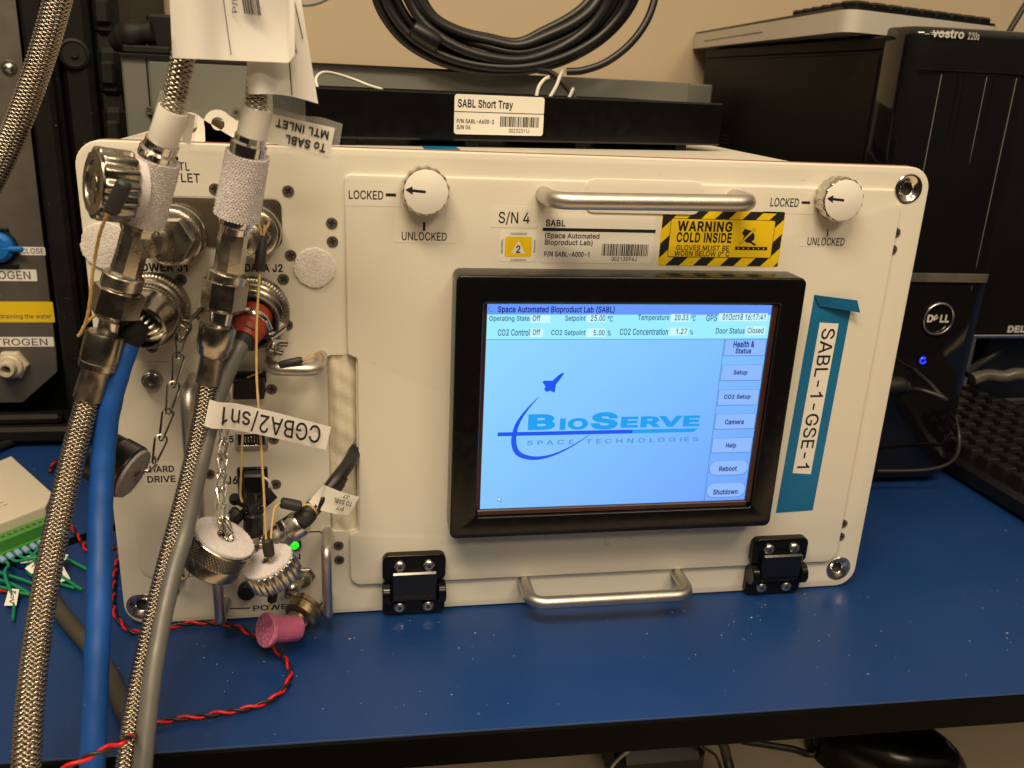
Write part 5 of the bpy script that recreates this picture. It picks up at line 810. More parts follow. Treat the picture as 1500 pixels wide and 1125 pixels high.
# power toggle switch with a ball end
c = V(V(-127.49, -0.0, 28.48)); bp_ = V(V(-133.98, -20.0, 32.42))
body('toggle_switch', 'steel', [(hexnut(6.0, 0, 3.0, 0.5), front(c.x, 0, c.z)), (lathe([(4.3, 3), (4.3, 6), (3.8, 7.5), (2.6, 8)], 24), front(c.x, 0, c.z)),
    (lathe([(1.7, 0), (2.0, 0.45 * 12), (2.6, 12)], 20), frame((c.x, -6, c.z), bp_ - V(c.x, -6, c.z))),
    (lathe([(0.01, -4.6)] + [(4.6 * math.cos(a), 4.6 * math.sin(a)) for a in np.linspace(-1.5, 1.5, 14)] + [(0.01, 4.6)], 28), frame(bp_, camdir(0, 0, 1)))], unit)
c = V(V(-161.01, -0.0, 21.18)); body('breaker_knob', 'black_plastic', [(lathe([(5.0, 0), (5.0, 5), (4.4, 6), (0, 6)], 28), front(c.x, 0, c.z))], unit)

# ================================================================== HOSES
def braided(path, r, th, per=2.5, N=12, rin=None):
    body('core', 'braid_core', [(tube(path, r - 0.75, 14),)], th)
    VV, FF = braid(path, r - 0.5, per, N, 0.5, 0.78, 8); return npmesh('braid', VV, FF, 'braid_wire', th, kind='stuff')
def velcro_sleeve(p0, p1, r, th, nm='velcro_sleeve', r2=None):
    r2 = r2 or r
    s_ = turned(nm, p0, p1, [(r - 1.2, 0.01), (r, 0), (r2, 1), (r2 - 1.2, 0.99)], 'velcro', th, 56)
    p0, p1 = V(p0), V(p1); d = p1 - p0; M = frame(p0, d); g = MB(); n = int(2 * PI * r / 1.35); m__ = int(d.length / 1.15); R_ = random.Random(3)
    for j in range(m__ + 1):
        h = min(d.length, d.length * j / m__)
        for i in range(n):
            a = 2 * PI * (i + 0.5 * (j % 2)) / n; rr = r + (r2 - r) * j / m__; q = 0.36; hh = R_.uniform(0.35, 0.75); ca, sa = math.cos(a), math.sin(a); jx = R_.uniform(-0.3, 0.3); jz = R_.uniform(-0.3, 0.3)
            f = lambda u, v_, o: (rr * ca - sa * u + ca * o, rr * sa + ca * u + sa * o, h + v_)
            g.add(([f(-q, -q, -0.1), f(q, -q, -0.1), f(q, q, -0.1), f(-q, q, -0.1), f(jx, jz, hh)], [(0, 1, 4), (1, 2, 4), (2, 3, 4), (3, 0, 4)]), M)
    g.build('hooks', 'velcro', s_, kind='stuff', smooth=80); return s_

def twopt(a, b, t): return V(a) + (V(b) - V(a)) * t
# ---- outlet hose
h1 = thing('braided_hose', V(-215.44, -55.0, 175.58), 'leftmost of the two braided steel hoses on the unit, running down past the blue cable', 'hose', 'braided hoses')
h1['label'] = 'thick braided steel hose beside the blue cable, with white velcro sleeve near the top'
up1 = spl([V(-153.95, -76.0, 350.19), V(-160.04, -72.0, 330.31), V(-165.68, -67.0, 310.74), V(-168.78, -64.0, 301.20), V(-172.74, -62.0, 289.45)], 6)
braided(up1, 4.9, h1, per=2.3, N=7)
turned('white_sleeve', V(-171.12, -62.0, 292.83), V(-177.17, -59.0, 278.72), [(6.2, 0), (6.3, 0.02), (6.4, 0.98), (6.3, 1)], 'label_white', h1)
turned('clear_sleeve', V(-169.58, -62.5, 297.59), V(-177.58, -59.0, 277.00), [(6.7, 0), (6.8, 1)], 'clear_sleeve', h1, 20)
turned('ferrule', V(-176.82, -59.0, 279.58), V(-180.99, -57.0, 270.70), [(6.4, 0), (7.2, 0.05), (7.2, 0.4), (8.3, 0.5), (8.3, 0.95), (7.8, 1)], 'chrome', h1)
velcro_sleeve(V(-179.91, -57.0, 271.89), V(-190.15, -52.0, 244.38), 9.3, h1, r2=10.0)
turned('ring_nut', V(-189.76, -52.0, 245.60), V(-192.03, -51.0, 238.37), [(7.6, 0), (8.2, 0.1), (8.2, 0.55), (7.2, 0.62), (7.2, 1)], 'steel', h1, 10)
body('elbow', 'steel', [(lathe([(6.6, 0), (6.9, 4), (6.7, 10), (7.2, 22), (6.6, 24)], 8), frame(V(-192.42, -51.0, 238.98), V(-200.67, -50.0, 215.88) - V(-192.42, -51.0, 238.98))),
    (lathe([(5.0, 0), (5.6, 2), (5.6, 10), (7.8, 11), (7.8, 17), (5, 18)], 12), frame(V(-194.39, -50.0, 233.84), V(-185.5, -18, 229.5) - V(-194.39, -50.0, 233.84))),
    (lathe([(6.0, 0), (6.0, 30)], 20), frame(V(-192.82, -46.0, 234.72), V(-185.5, -4, 229.5) - V(-192.82, -46.0, 234.72)))], h1, smooth=30)
turned('hex_nut', V(-200.47, -50.0, 218.10), V(-207.41, -51.0, 198.07), [(7.3, 0), (9.0, 0.02), (9.0, 0.14), (8.3, 0.2), (8.5, 0.24), (11.4, 0.30), (11.4, 0.84), (9.6, 0.90), (8.4, 0.96), (7.5, 1)], 'nickel', h1, 6)
turned('nut_collar', V(-200.09, -50.0, 219.05), V(-202.11, -50.0, 213.00), [(8.6, 0), (9.2, 0.1), (9.2, 0.9), (8.6, 1)], 'steel', h1)
turned('stem', V(-206.57, -51.0, 200.67), V(-210.52, -52.0, 187.88), [(5.6, 0), (5.6, 0.2), (5.0, 0.3), (5.0, 1)], 'chrome', h1)
turned('collar', V(-209.78, -52.0, 192.47), V(-214.86, -54.0, 174.91), [(6.8, 0), (8.6, 0.03), (8.9, 0.08), (8.9, 0.72), (8.5, 0.74), (8.5, 0.78), (8.9, 0.80), (8.6, 0.96), (7.2, 1)], 'nickel', h1)
turned('crimp_sleeve', V(-214.62, -54.0, 175.91), V(-219.69, -57.0, 160.86), [(7.2, 0), (7.2, 0.1), (6.7, 0.16), (6.9, 0.5), (6.9, 0.97), (6.5, 1)], 'dark_nickel', h1)
lo1 = spl([V(-219.11, -56.0, 163.20), V(-221.41, -60.0, 153.86), V(-225.33, -68.0, 138.42), V(-228.66, -80.0, 120.05), V(-230.55, -96.0, 102.84), V(-231.06, -112.0, 88.55), V(-231.20, -126.0, 74.12), V(-230.58, -140.0, 60.71), V(-229.80, -152.0, 46.69), V(-229.89, -162.0, 28.31)], 8)
braided(lo1, 5.7, h1, per=2.0, N=8)
fq = [V(-166.74, -58.0, 293.98), V(-161.69, -57.0, 292.46), V(-165.10, -57.0, 275.24), V(-170.78, -58.0, 276.57)]
body('clear_tag', 'clear_sleeve', [(([tuple(V(p)) for p in fq] + [tuple(V(p) + V(0, 0.4, 0)) for p in fq], [(3, 2, 1, 0), (4, 5, 6, 7), (0, 1, 5, 4), (1, 2, 6, 5), (2, 3, 7, 6), (3, 0, 4, 7)]),)], h1, smooth=0)
fq = [V(-166.87, -58.3, 291.47), V(-163.18, -57.3, 290.45), V(-165.99, -57.3, 278.12), V(-169.42, -58.3, 279.22)]
body('tag_insert', 'label_white', [(([tuple(V(p)) for p in fq] + [tuple(V(p) + V(0, 0.2, 0)) for p in fq], [(3, 2, 1, 0), (4, 5, 6, 7), (0, 1, 5, 4), (1, 2, 6, 5), (2, 3, 7, 6), (3, 0, 4, 7)]),)], h1, smooth=0)

# ---- inlet hose
h2 = thing('braided_hose', V(-160.67, -50.0, 187.11), 'thinner looking braided steel hose beside the grey cable, its label reading To SABL MTL INLET', 'hose', 'braided hoses')
up2 = spl([V(-128.65, -58.0, 353.76), V(-132.41, -58.0, 329.99), V(-135.52, -62.0, 308.10), V(-138.03, -58.0, 292.58)], 6)
braided(up2, 4.9, h2, per=2.3, N=7)
turned('white_sleeve', V(-137.21, -58.0, 294.88), V(-140.46, -56.0, 282.07), [(5.9, 0), (6.2, 0.02), (6.3, 0.98), (6.1, 1)], 'label_white', h2)
turned('clear_sleeve', V(-136.65, -58.0, 297.72), V(-142.07, -55.0, 274.94), [(6.6, 0), (6.9, 1)], 'clear_sleeve', h2, 20)
turned('ferrule', V(-140.41, -56.0, 282.94), V(-143.01, -55.0, 273.45), [(6.2, 0), (6.8, 0.05), (6.8, 0.3), (7.9, 0.4), (7.9, 0.95), (7.5, 1)], 'chrome', h2)
velcro_sleeve(V(-142.37, -55.0, 274.64), V(-149.08, -50.0, 246.75), 9.2, h2, r2=10.0)
turned('ring_nut', V(-148.50, -50.0, 249.23), V(-150.60, -48.0, 239.54), [(7.2, 0), (7.8, 0.1), (7.8, 0.6), (6.9, 0.7), (6.9, 1)], 'chrome', h2, 24)
body('elbow', 'steel', [(lathe([(6.2, 0), (7.0, 3), (7.0, 18), (6.4, 24)], 8), frame(V(-150.57, -48.0, 240.17), V(-155.05, -46.0, 218.63) - V(-150.57, -48.0, 240.17))),
    (lathe([(6.6, 0), (6.6, 12), (8.8, 13), (8.8, 18), (7.2, 19), (7.2, 30)], 20), frame(V(-150.66, -47.0, 234.95), V(-146.6, -10, 232) - V(-150.66, -47.0, 234.95)))], h2, smooth=30)
turned('nut_collar', V(-154.67, -46.0, 219.93), V(-156.21, -46.0, 214.37), [(7.8, 0), (9.0, 0.1), (9.0, 0.95), (8.4, 1)], 'steel', h2)
turned('hex_nut', V(-155.77, -46.0, 216.67), V(-158.50, -46.0, 201.47), [(8.4, 0), (10.4, 0.08), (10.4, 0.88), (9.2, 0.95), (7.5, 1)], 'nickel', h2, 6)
turned('stem', V(-158.07, -46.0, 203.47), V(-160.89, -47.0, 190.31), [(6.6, 0), (6.6, 0.15), (5.2, 0.22), (5.0, 1)], 'chrome', h2)
turned('collar', V(-160.30, -47.0, 195.03), V(-163.94, -48.0, 179.03), [(6.6, 0), (8.4, 0.03), (8.7, 0.08), (8.7, 0.62), (8.2, 0.68), (7.6, 0.9), (6.6, 1)], 'nickel', h2)
turned('crimp_sleeve', V(-163.50, -48.0, 181.09), V(-167.00, -50.0, 165.54), [(5.7, 0), (6.2, 0.05), (6.2, 0.12), (5.8, 0.2), (5.9, 0.97), (5.5, 1)], 'dark_nickel', h2)
lo2 = spl([V(-166.54, -50.0, 167.97), V(-168.35, -53.0, 157.19), V(-171.44, -58.0, 141.55), V(-175.75, -66.0, 123.75), V(-180.09, -75.0, 106.72), V(-184.18, -86.0, 91.22), V(-187.54, -98.0, 76.93), V(-190.48, -113.0, 61.88), V(-192.54, -128.0, 48.00), V(-193.75, -142.0, 34.47), V(-195.40, -154.0, 16.68)], 8)
braided(lo2, 4.7, h2, per=1.9, N=7)
def sheet(name, m_, pts, parent, th_=0.25, bend=None, nx=14):
    """thin sheet from 4 corners (a-b bottom, d-c top), optionally bowed; b: function(s,t)->offset vector"""
    a, b, c, d = (V(p) for p in pts); vs = []; fs = []
    n_ = (b - a).cross(d - a).normalized()
    for side in (0, 1):
        for j in range(nx + 1):
            for i in range(nx + 1):
                s_, t_ = i / nx, j / nx; p = (a * (1 - s_) + b * s_) * (1 - t_) + (d * (1 - s_) + c * s_) * t_
                if bend: p = p + bend(s_, t_)
                vs.append(tuple(p - n_ * th_ * side))
    W_ = nx + 1
    for j in range(nx):
        for i in range(nx):
            q = j * W_ + i; fs.append((q, q + 1, q + 1 + W_, q + W_)); q += W_ * W_; fs.append((q + W_, q + 1 + W_, q + 1, q))
    rim = [i for i in range(W_)] + [W_ * (j + 1) + nx for j in range(nx)] + [W_ * nx + nx - 1 - i for i in range(nx)] + [W_ * (nx - 1 - j) for j in range(nx - 1)]
    for k in range(len(rim)): i, j = rim[k - 1], rim[k]; fs.append((j, i, i + W_ * W_, j + W_ * W_))
    return body(name, m_, [((vs, fs),)], parent, smooth=50)
# clear wrap tag reading To SABL / MTL INLET, upside down
tg = sheet('clear_tag', 'clear_sleeve', (V(-136.19, -54.0, 277.70), V(-103.96, -52.0, 270.49), V(-100.91, -52.0, 289.39), V(-133.12, -54.0, 294.91)), h2, 0.3, lambda s, t: V(0, 0.5 * math.sin(s * 9) * t, 0.4 * math.sin(s * 11) * t * t))
ti = sheet('tag_insert', 'label_white', (V(-134.86, -54.5, 280.42), V(-106.90, -52.8, 274.39), V(-104.39, -52.8, 287.10), V(-132.89, -54.5, 292.36)), h2, 0.15)
txt('MTL INLET', V(-106.96, -53.4, 285.42), V(-129.47, -54.8, 290.26), V(-107.45, -53.4, 282.28), 'ink', ti, 0.02); txt('To SABL', V(-108.28, -53.4, 279.82), V(-125.63, -54.6, 283.60), V(-108.95, -53.4, 276.47), 'ink', ti, 0.02)

# ---- the big paper flags round the hoses, part cut off by the top of the picture
def flag(th, q, bow, m_='label_paper', nm='paper_label'):
    return sheet(nm, m_, q, th, 0.3, bow, 20)
bow1 = lambda s, t: V(0, -5 * math.sin(min(1, s * 2.4) * PI) * (1 if s < 0.417 else 0) + 1.5 * math.sin(t * 5) * s, 0.0)
f1 = flag(h1, (V(-167.14, -78.0, 313.15), V(-122.15, -74.0, 313.53), V(-120.09, -74.0, 357.50), V(-165.63, -80.0, 353.77)), bow1)
# snipped corner drawn by the flag's own outline: a small triangle continues the lower right edge
body('label_corner', 'label_paper', [(([tuple(V(p)) for p in (V(-122.15, -74.0, 313.53), V(-119.57, -74.0, 316.83), V(-118.50, -74.0, 357.61), V(-120.35, -74.0, 357.49))] + [tuple(V(p) + V(0, 0.3, 0)) for p in (V(-122.15, -74.0, 313.53), V(-119.57, -74.0, 316.83), V(-118.50, -74.0, 357.61), V(-120.35, -74.0, 357.49))],
    [(0, 1, 2, 3), (7, 6, 5, 4), (0, 4, 5, 1), (1, 5, 6, 2)]),)], h1, smooth=0)
txt('SABL', V(-149.31, -77.5, 332.35), V(-148.52, -77.5, 345.51), V(-151.40, -77.5, 332.18), 'ink_soft', f1, 0.0); txt('P/N SABL', V(-141.31, -77.2, 331.43), V(-140.64, -77.2, 351.40), V(-143.28, -77.2, 331.20), 'ink_soft', f1, 0.0)
g = []
for p, q, w_ in ((V(-144.49, -77.6, 315.42), V(-146.49, -77.6, 338.24), 0.32),):
    p, q = V(p), V(q); d = (q - p).normalized(); n_ = V(d.z, 0, -d.x) * w_ / 2; g.append((([tuple(p - n_), tuple(p + n_), tuple(q + n_), tuple(q - n_)], [(0, 1, 2, 3)]),))
body('rule_line', 'ink', g, f1, smooth=0)
R_ = random.Random(5); g = []; x = 0.0
while x < 7.5:
    w_ = R_.choice((0.25, 0.25, 0.5)); a = V(V(-138.56, -77.2, 331.21)) + V(x * 0.85, 0, -x * 0.05); g.append((([tuple(a), tuple(a + V(w_, 0, 0)), tuple(a + V(w_ - 1, 0, 9)), tuple(a + V(-1, 0, 9))], [(0, 1, 2, 3)]),)); x += w_ + R_.choice((0.3, 0.5))
body('barcode', 'ink', g, f1, smooth=0)
f2 = flag(h2, (V(-139.95, -66.0, 300.28), V(-111.13, -62.0, 297.47), V(-119.99, -62.0, 358.96), V(-139.01, -66.0, 357.22)), lambda s, t: V(0, -3.5 * math.sin(min(1, s * 2.6) * PI) * (1 if s < 0.38 else 0), 1.6 * math.sin(s * PI) * (1 - t)))
p, q = V(V(-122.12, -63.8, 300.71)), V(V(-123.07, -63.8, 322.22)); body('rule_line', 'ink', [(([tuple(p), tuple(p + V(0.4, 0, 0)), tuple(q + V(0.4, 0, 0)), tuple(q)], [(0, 1, 2, 3)]),)], f2, smooth=0)
p, q = V(V(-116.91, -63.4, 323.35)), V(V(-120.05, -63.4, 338.27)); body('rule_line', 'ink', [(([tuple(p), tuple(p + V(0.4, 0, 0)), tuple(q + V(0.4, 0, 0)), tuple(q)], [(0, 1, 2, 3)]),)], f2, smooth=0)
g = []; p, q = V(V(-119.04, -63.6, 317.58)), V(V(-123.07, -63.6, 338.08)); Lq = (q - p).length; x = 0; d = (q - p).normalized()
while x < Lq:
    w_ = R_.choice((0.22, 0.22, 0.45, 0.6)); a = p + d * x; g.append((([tuple(a), tuple(a + d * w_), tuple(a + d * w_ - V(2.2, 0, -0.5)), tuple(a - V(2.2, 0, -0.5))], [(3, 2, 1, 0)]),)); x += w_ + R_.choice((0.3, 0.5))
body('barcode', 'ink', g, f2, smooth=0)

# ---- hose crossing the top left corner
h3 = thing('braided_hose', V(-246.51, 20.0, 306.04), 'braided steel hose crossing the top left corner in front of the black case', 'hose', 'braided hoses')
braided(spl([V(-229.57, 20.0, 352.79), V(-236.48, 20.0, 334.39), V(-244.45, 22.0, 315.58), V(-253.60, 24.0, 296.15), V(-265.48, 28.0, 274.25), V(-280.89, 34.0, 250.50), V(-303.61, 42.0, 221.22)], 10), 6.4, h3, per=2.0, N=8)

# ================================================================== ELECTRICAL CABLES
j1 = thing('blue_cable', V(-213.19, -60.0, 139.88), 'thick blue cable hanging from the round power connector on the left', 'cable')
pth = spl([V(-200.75, -44.0, 189.54), V(-203.31, -48.0, 181.65), V(-207.45, -52.0, 169.46), V(-211.14, -56.0, 155.56), V(-213.79, -60.0, 139.90), V(-214.97, -66.0, 125.04), V(-214.69, -76.0, 108.70), V(-213.19, -90.0, 91.48), V(-211.60, -104.0, 75.15), V(-211.07, -115.0, 61.26), V(-210.82, -126.0, 44.42), V(-210.82, -136.0, 27.36), V(-211.12, -146.0, 7.15)], 8)
body('jacket', 'blue_cable', [(tube(pth, [5.2 + 0.12 * math.sin(i * 0.9) + (0.25 if 30 < i else 0) for i in range(len(pth))], 26),)], j1, smooth=80)
wr = pth[54:88]; 0 and body('clear_wrap', 'clear_sleeve', [(tube([p + V(0.25 * math.sin(i), 0, 0) for i, p in enumerate(wr)], [5.75 + 0.12 * math.sin(i * 1.7) for i in range(len(wr))], 20, cap=False),)], j1, smooth=80)
AX1 = V(0, -1, 0)
cj = V(-198.7, 0, 192.0)
def ringat(name, y0, prof, m_, parent, n=48, fl=0, fd=0.0, c=cj): return body(name, m_, [(lathe(prof, n, fl, fd), frame((c.x, y0, c.z), (0, -1, 0)))], parent)
ringat('coupling_ring', -3, [(17.6, 0), (18.7, 0.8), (18.7, 7.4), (17.9, 8.2), (17.0, 8.4), (16.4, 9.2)], 'dark_nickel', j1, 192, 64, 0.45)
ringat('shell', -11, [(16.6, 0), (16.6, 4), (15.4, 4.6), (15.4, 6.5), (16.2, 7), (16.2, 12), (15.2, 13), (14.6, 13.4), (14.6, 17), (13.6, 17.6)], 'dark_nickel', j1, 96)
ringat('knurled_band', -19, [(16.0, 0), (16.6, 0.6), (16.6, 4.6), (16.0, 5.2)], 'nickel', j1, 192, 64, 0.5)
ce = V(V(-195.50, -38.0, 193.94))
turned('backshell', ce + V(1.0, 9, 1.4), ce + V(-1.2, -5, -2.2), [(13.2, 0), (13.2, 0.5), (12.0, 0.7), (11.6, 0.95), (10.4, 0.98), (10.2, 0.8)], 'nickel', j1)
g = []
for k in range(7):
    y_ = -36 - k * 0.9; a = V(-198.05, -42.0, 201.01) + V(0, 0, 0); p0 = ce + V(-8.5 + k * 2.2, -6.2, 5.0 - k * 1.9); g.append((tube(spl([p0 + V(-4.0, 0.5, 0.6), p0 + V(-1, -1.2, 0.2), p0 + V(3.2, -0.6, 1.2), p0 + V(5.0, 1.4, 2.6)], 4), 0.85, 8),))
body('cable_clamp', 'chrome', g, j1)
turned('boot', V(-195.96, -44.0, 195.55), V(-202.14, -46.0, 186.09), [(3.0, 0), (5.6, 0.12), (6.2, 0.5), (6.0, 0.9), (5.5, 1)], 'black_rubber', j1)

gc = thing('grey_cable', V(-163.50, -45.0, 150.58), 'grey cable coming from the orange data connector gland, with a CGBA2/sn1 flag label', 'cable')
cj2 = V(-149.0, 0, 190.4)
ringat('coupling_ring', -3, [(17.6, 0), (18.8, 0.8), (18.8, 7.6), (17.9, 8.4), (17.0, 8.6), (16.4, 9.4)], 'dark_nickel', gc, 192, 64, 0.45, cj2)
ringat('shell', -11, [(16.8, 0), (16.8, 3), (15.6, 3.6), (15.6, 5), (16.4, 5.6), (16.4, 9), (15.6, 10), (14.9, 10.3), (14.9, 17), (14.2, 17.8), (13.2, 17.8), (12.8, 9)], 'nickel', gc, 64, 0, 0, cj2)
g = [(lathe([(12.6, 0), (12.6, 8), (11.5, 10), (11.5, 10.5)], 30), frame((cj2.x, -12, cj2.z), (0, -1, 0)))]
for k in range(22):
    a = 2 * PI * k / 22; g.append((lathe([(1.2, 0), (1.2, 2.0), (0.9, 2.4)], 8), frame((cj2.x + 10.5 * math.cos(a), -21.5, cj2.z + 10.5 * math.sin(a)), (0, -1, 0))))
body('pin_insert', 'orange_rubber', g, gc)
g0 = V(V(-146.80, -27.0, 191.02)); g1 = V(V(-149.60, -34.0, 185.91))
turned('gland', g0 + (g0 - g1) * 0.6, g1 + (g1 - g0) * 0.35, [(8.6, 0), (8.8, 0.25), (8.2, 0.3), (8.2, 0.4), (8.6, 0.45), (8.0, 0.55), (7.8, 0.62), (8.2, 0.68), (7.4, 0.8), (6.9, 1)], 'orange_rubber', gc)
turned('boot', V(-147.11, -34.0, 190.11), V(-152.31, -38.0, 181.48), [(3, 0), (5.0, 0.1), (5.2, 0.6), (4.7, 1)], 'heat_shrink', gc)
cl = [cj2 + V(9, -24, -13), V(-137.40, -30.0, 187.59), V(-139.58, -33.0, 192.63), V(-143.60, -34.0, 195.68), V(-147.61, -33.0, 195.41)]
body('clamp_saddle', 'chrome', [(tube(spl([V(-156.72, -28.0, 194.09), V(-152.18, -32.0, 197.22), V(-145.47, -34.0, 197.41), V(-140.50, -33.0, 194.03), V(-138.07, -30.0, 187.59)], 6), 1.7, 10, flat_y=0.6),),
    (tube([V(-139.22, -28.0, 179.88), V(-131.99, -22.0, 177.73)], 2.3, 12),), (tube([V(-140.26, -29.0, 176.95), V(-134.05, -24.0, 173.58)], 1.9, 12),)], gc)
turned('clamp_screw', V(-139.90, -30.0, 183.33), V(-133.18, -20.0, 186.26), [(2.4, 0), (2.9, 0.05), (2.9, 0.95), (2.4, 1)], 'chrome', gc)
turned('clamp_screw', V(-138.97, -28.0, 177.72), V(-134.68, -22.0, 178.83), [(3.2, 0), (3.5, 0.08), (3.5, 0.5), (2.2, 0.55), (2.2, 1)], 'steel', gc)
turned('clamp_screw', V(-139.44, -28.0, 174.47), V(-135.44, -23.0, 174.75), [(2.0, 0), (2.6, 0.08), (2.6, 0.5), (1.6, 0.55), (1.6, 1)], 'dark_nickel', gc)
pth = spl([V(-151.01, -37.0, 183.63), V(-152.99, -41.0, 180.28), V(-158.05, -46.0, 170.37), V(-163.46, -50.0, 156.01), V(-167.00, -55.0, 143.79), V(-170.52, -63.0, 129.39), V(-174.10, -70.0, 115.52), V(-177.01, -79.0, 101.46), V(-180.52, -92.0, 89.11), V(-182.70, -104.0, 78.67), V(-184.28, -117.0, 67.83), V(-185.52, -130.0, 56.10), V(-186.27, -141.0, 43.61), V(-186.91, -151.0, 30.94), V(-187.21, -160.0, 17.88)], 8)
body('jacket', 'grey_cable', [(tube(pth, [4.05 + 0.06 * math.sin(i) for i in range(len(pth))], 24),)], gc, smooth=80)
# flag label CGBA2/sn1, upside down
fl = sheet('flag_label', 'label_paper', (V(-167.58, -61.5, 149.39), V(-111.80, -50.0, 130.13), V(-109.02, -50.0, 142.33), V(-164.27, -61.5, 162.65)), gc, 0.3, lambda s, t: V(0, -3.6 * math.exp(-((s - 0.06) / 0.09) ** 2) + 1.0 * math.sin(s * 4), 0))
txt('CGBA2/sn1', V(-113.61, -52.6, 143.39), V(-158.55, -62.2, 158.28), V(-114.89, -52.6, 134.44), 'ink', fl, 0.0)

# ---- black cable P7 with silver plug
bc = thing('plug_cable', V(-127.02, -30.0, 81.06), 'black cable with silver plug and white flag label reading P7 TO SABL J7', 'cable')
body('jacket', 'black_cable', [(tube(spl([V(-124.72, -32.0, 82.41), V(-118.87, -30.0, 88.54), V(-113.08, -26.0, 94.13), V(-106.87, -20.0, 100.10), V(-101.33, -10.0, 103.65), V(-97.51, 2.0, 106.69), V(-96.65, 8.0, 112.63)], 8), 3.9, 18),)], bc, smooth=80)
turned('sleeve', V(-126.93, -32.0, 80.45), V(-118.17, -29.0, 89.24), [(4.8, 0), (5.4, 0.1), (5.4, 0.5), (4.8, 0.6), (4.6, 1)], 'heat_shrink', bc)
turned('bend_relief', V(-111.66, -25.0, 93.59), V(-105.06, -17.0, 99.89), [(4.3, 0), (4.9, 0.03), (4.9, 0.7), (4.4, 0.75), (4.2, 1)], 'heat_shrink', bc)
turned('plug_body', V(-147.87, -30.0, 62.87), V(-125.84, -32.0, 80.82), [(6.2, 0), (6.6, 0.03), (6.6, 0.30), (7.0, 0.34), (7.0, 0.52), (6.5, 0.55), (6.5, 0.66), (7.5, 0.7), (7.5, 0.95), (6.8, 1.0)], 'raw_aluminium', bc, 40)
turned('grip_ring', V(-149.90, -30.0, 65.48), V(-142.76, -30.0, 64.30), [(6.6, 0), (7.4, 0.1), (7.4, 0.85), (6.8, 1)], 'steel', bc, 120, 24, 0.9)
p0 = V(V(-136.49, -39.0, 79.27)); body('plug_flat', 'chrome', [(tube([V(-137.79, -38.0, 84.06), V(-135.82, -38.5, 79.37)], 2.2, 10, flat_y=0.5),)], bc)
fl = sheet('flag_label', 'label_white', (V(-118.41, -33.0, 88.20), V(-101.19, -28.0, 81.23), V(-95.35, -26.0, 91.21), V(-113.94, -29.0, 100.28)), bc, 0.25, lambda s, t: V(0, -1.5 * math.sin(s * 3), 0))
sheet('flag_wrap', 'label_white', (V(-122.23, -33.0, 92.61), V(-118.00, -34.0, 88.48), V(-113.55, -30.0, 100.54), V(-114.34, -28.0, 100.02)), bc, 0.25)
txt('P7', V(-103.64, -31.0, 87.46), V(-107.22, -32.4, 89.45), V(-104.33, -31.4, 85.55), 'ink', fl, 0.01); txt('TO SABL', V(-98.95, -29.8, 89.64), V(-108.58, -32.4, 94.23), V(-99.78, -30.0, 87.38), 'ink', fl, 0.01); txt('J7', V(-100.36, -29.8, 93.63), V(-103.52, -30.8, 95.38), V(-100.96, -30.0, 91.70), 'ink', fl, 0.01)

# ---- black rubber socket covers hanging below J6
rc = thing('rubber_cover', V(-151.15, -20.0, 83.12), 'cluster of small black rubber dust covers hanging in front of the J6 socket', 'dust cover')
turned('cap', V(-158.63, -26.0, 85.23), V(-165.16, -30.0, 79.41), [(3.0, 0), (4.4, 0.1), (4.4, 0.9), (3.8, 1)], 'black_plastic', rc, 16)
turned('cap', V(-147.67, -18.0, 92.32), V(-142.68, -20.0, 86.52), [(3.0, 0), (4.2, 0.1), (4.2, 0.9), (3.8, 1)], 'black_plastic', rc, 4)
turned('cap', V(-151.72, -28.0, 84.34), V(-152.11, -30.0, 71.83), [(4.0, 0), (5.2, 0.1), (5.2, 0.9), (4.6, 1)], 'black_plastic', rc, 8)
turned('cap', V(-161.69, -20.0, 87.66), V(-161.96, -22.0, 91.52), [(2.6, 0), (3.2, 0.4), (2.6, 1)], 'black_plastic', rc, 14)
body('strap', 'black_rubber', [(tube(spl([V(-161.62, -20.0, 88.88), V(-157.15, -25.0, 88.75), V(-153.43, -27.0, 87.98), V(-149.22, -26.0, 88.94), V(-145.40, -20.0, 90.74)], 6), 2.0, 8),), (tube(spl([V(-154.81, -14.0, 87.33), V(-152.72, -27.0, 87.95), V(-151.27, -30.0, 82.08)], 5), 2.6, 8),), (tube(spl([V(-158.76, -26.0, 82.78), V(-154.79, -28.0, 86.91), V(-148.61, -27.0, 84.52), V(-147.44, -24.0, 85.00)], 5), 1.6, 8),)], rc)

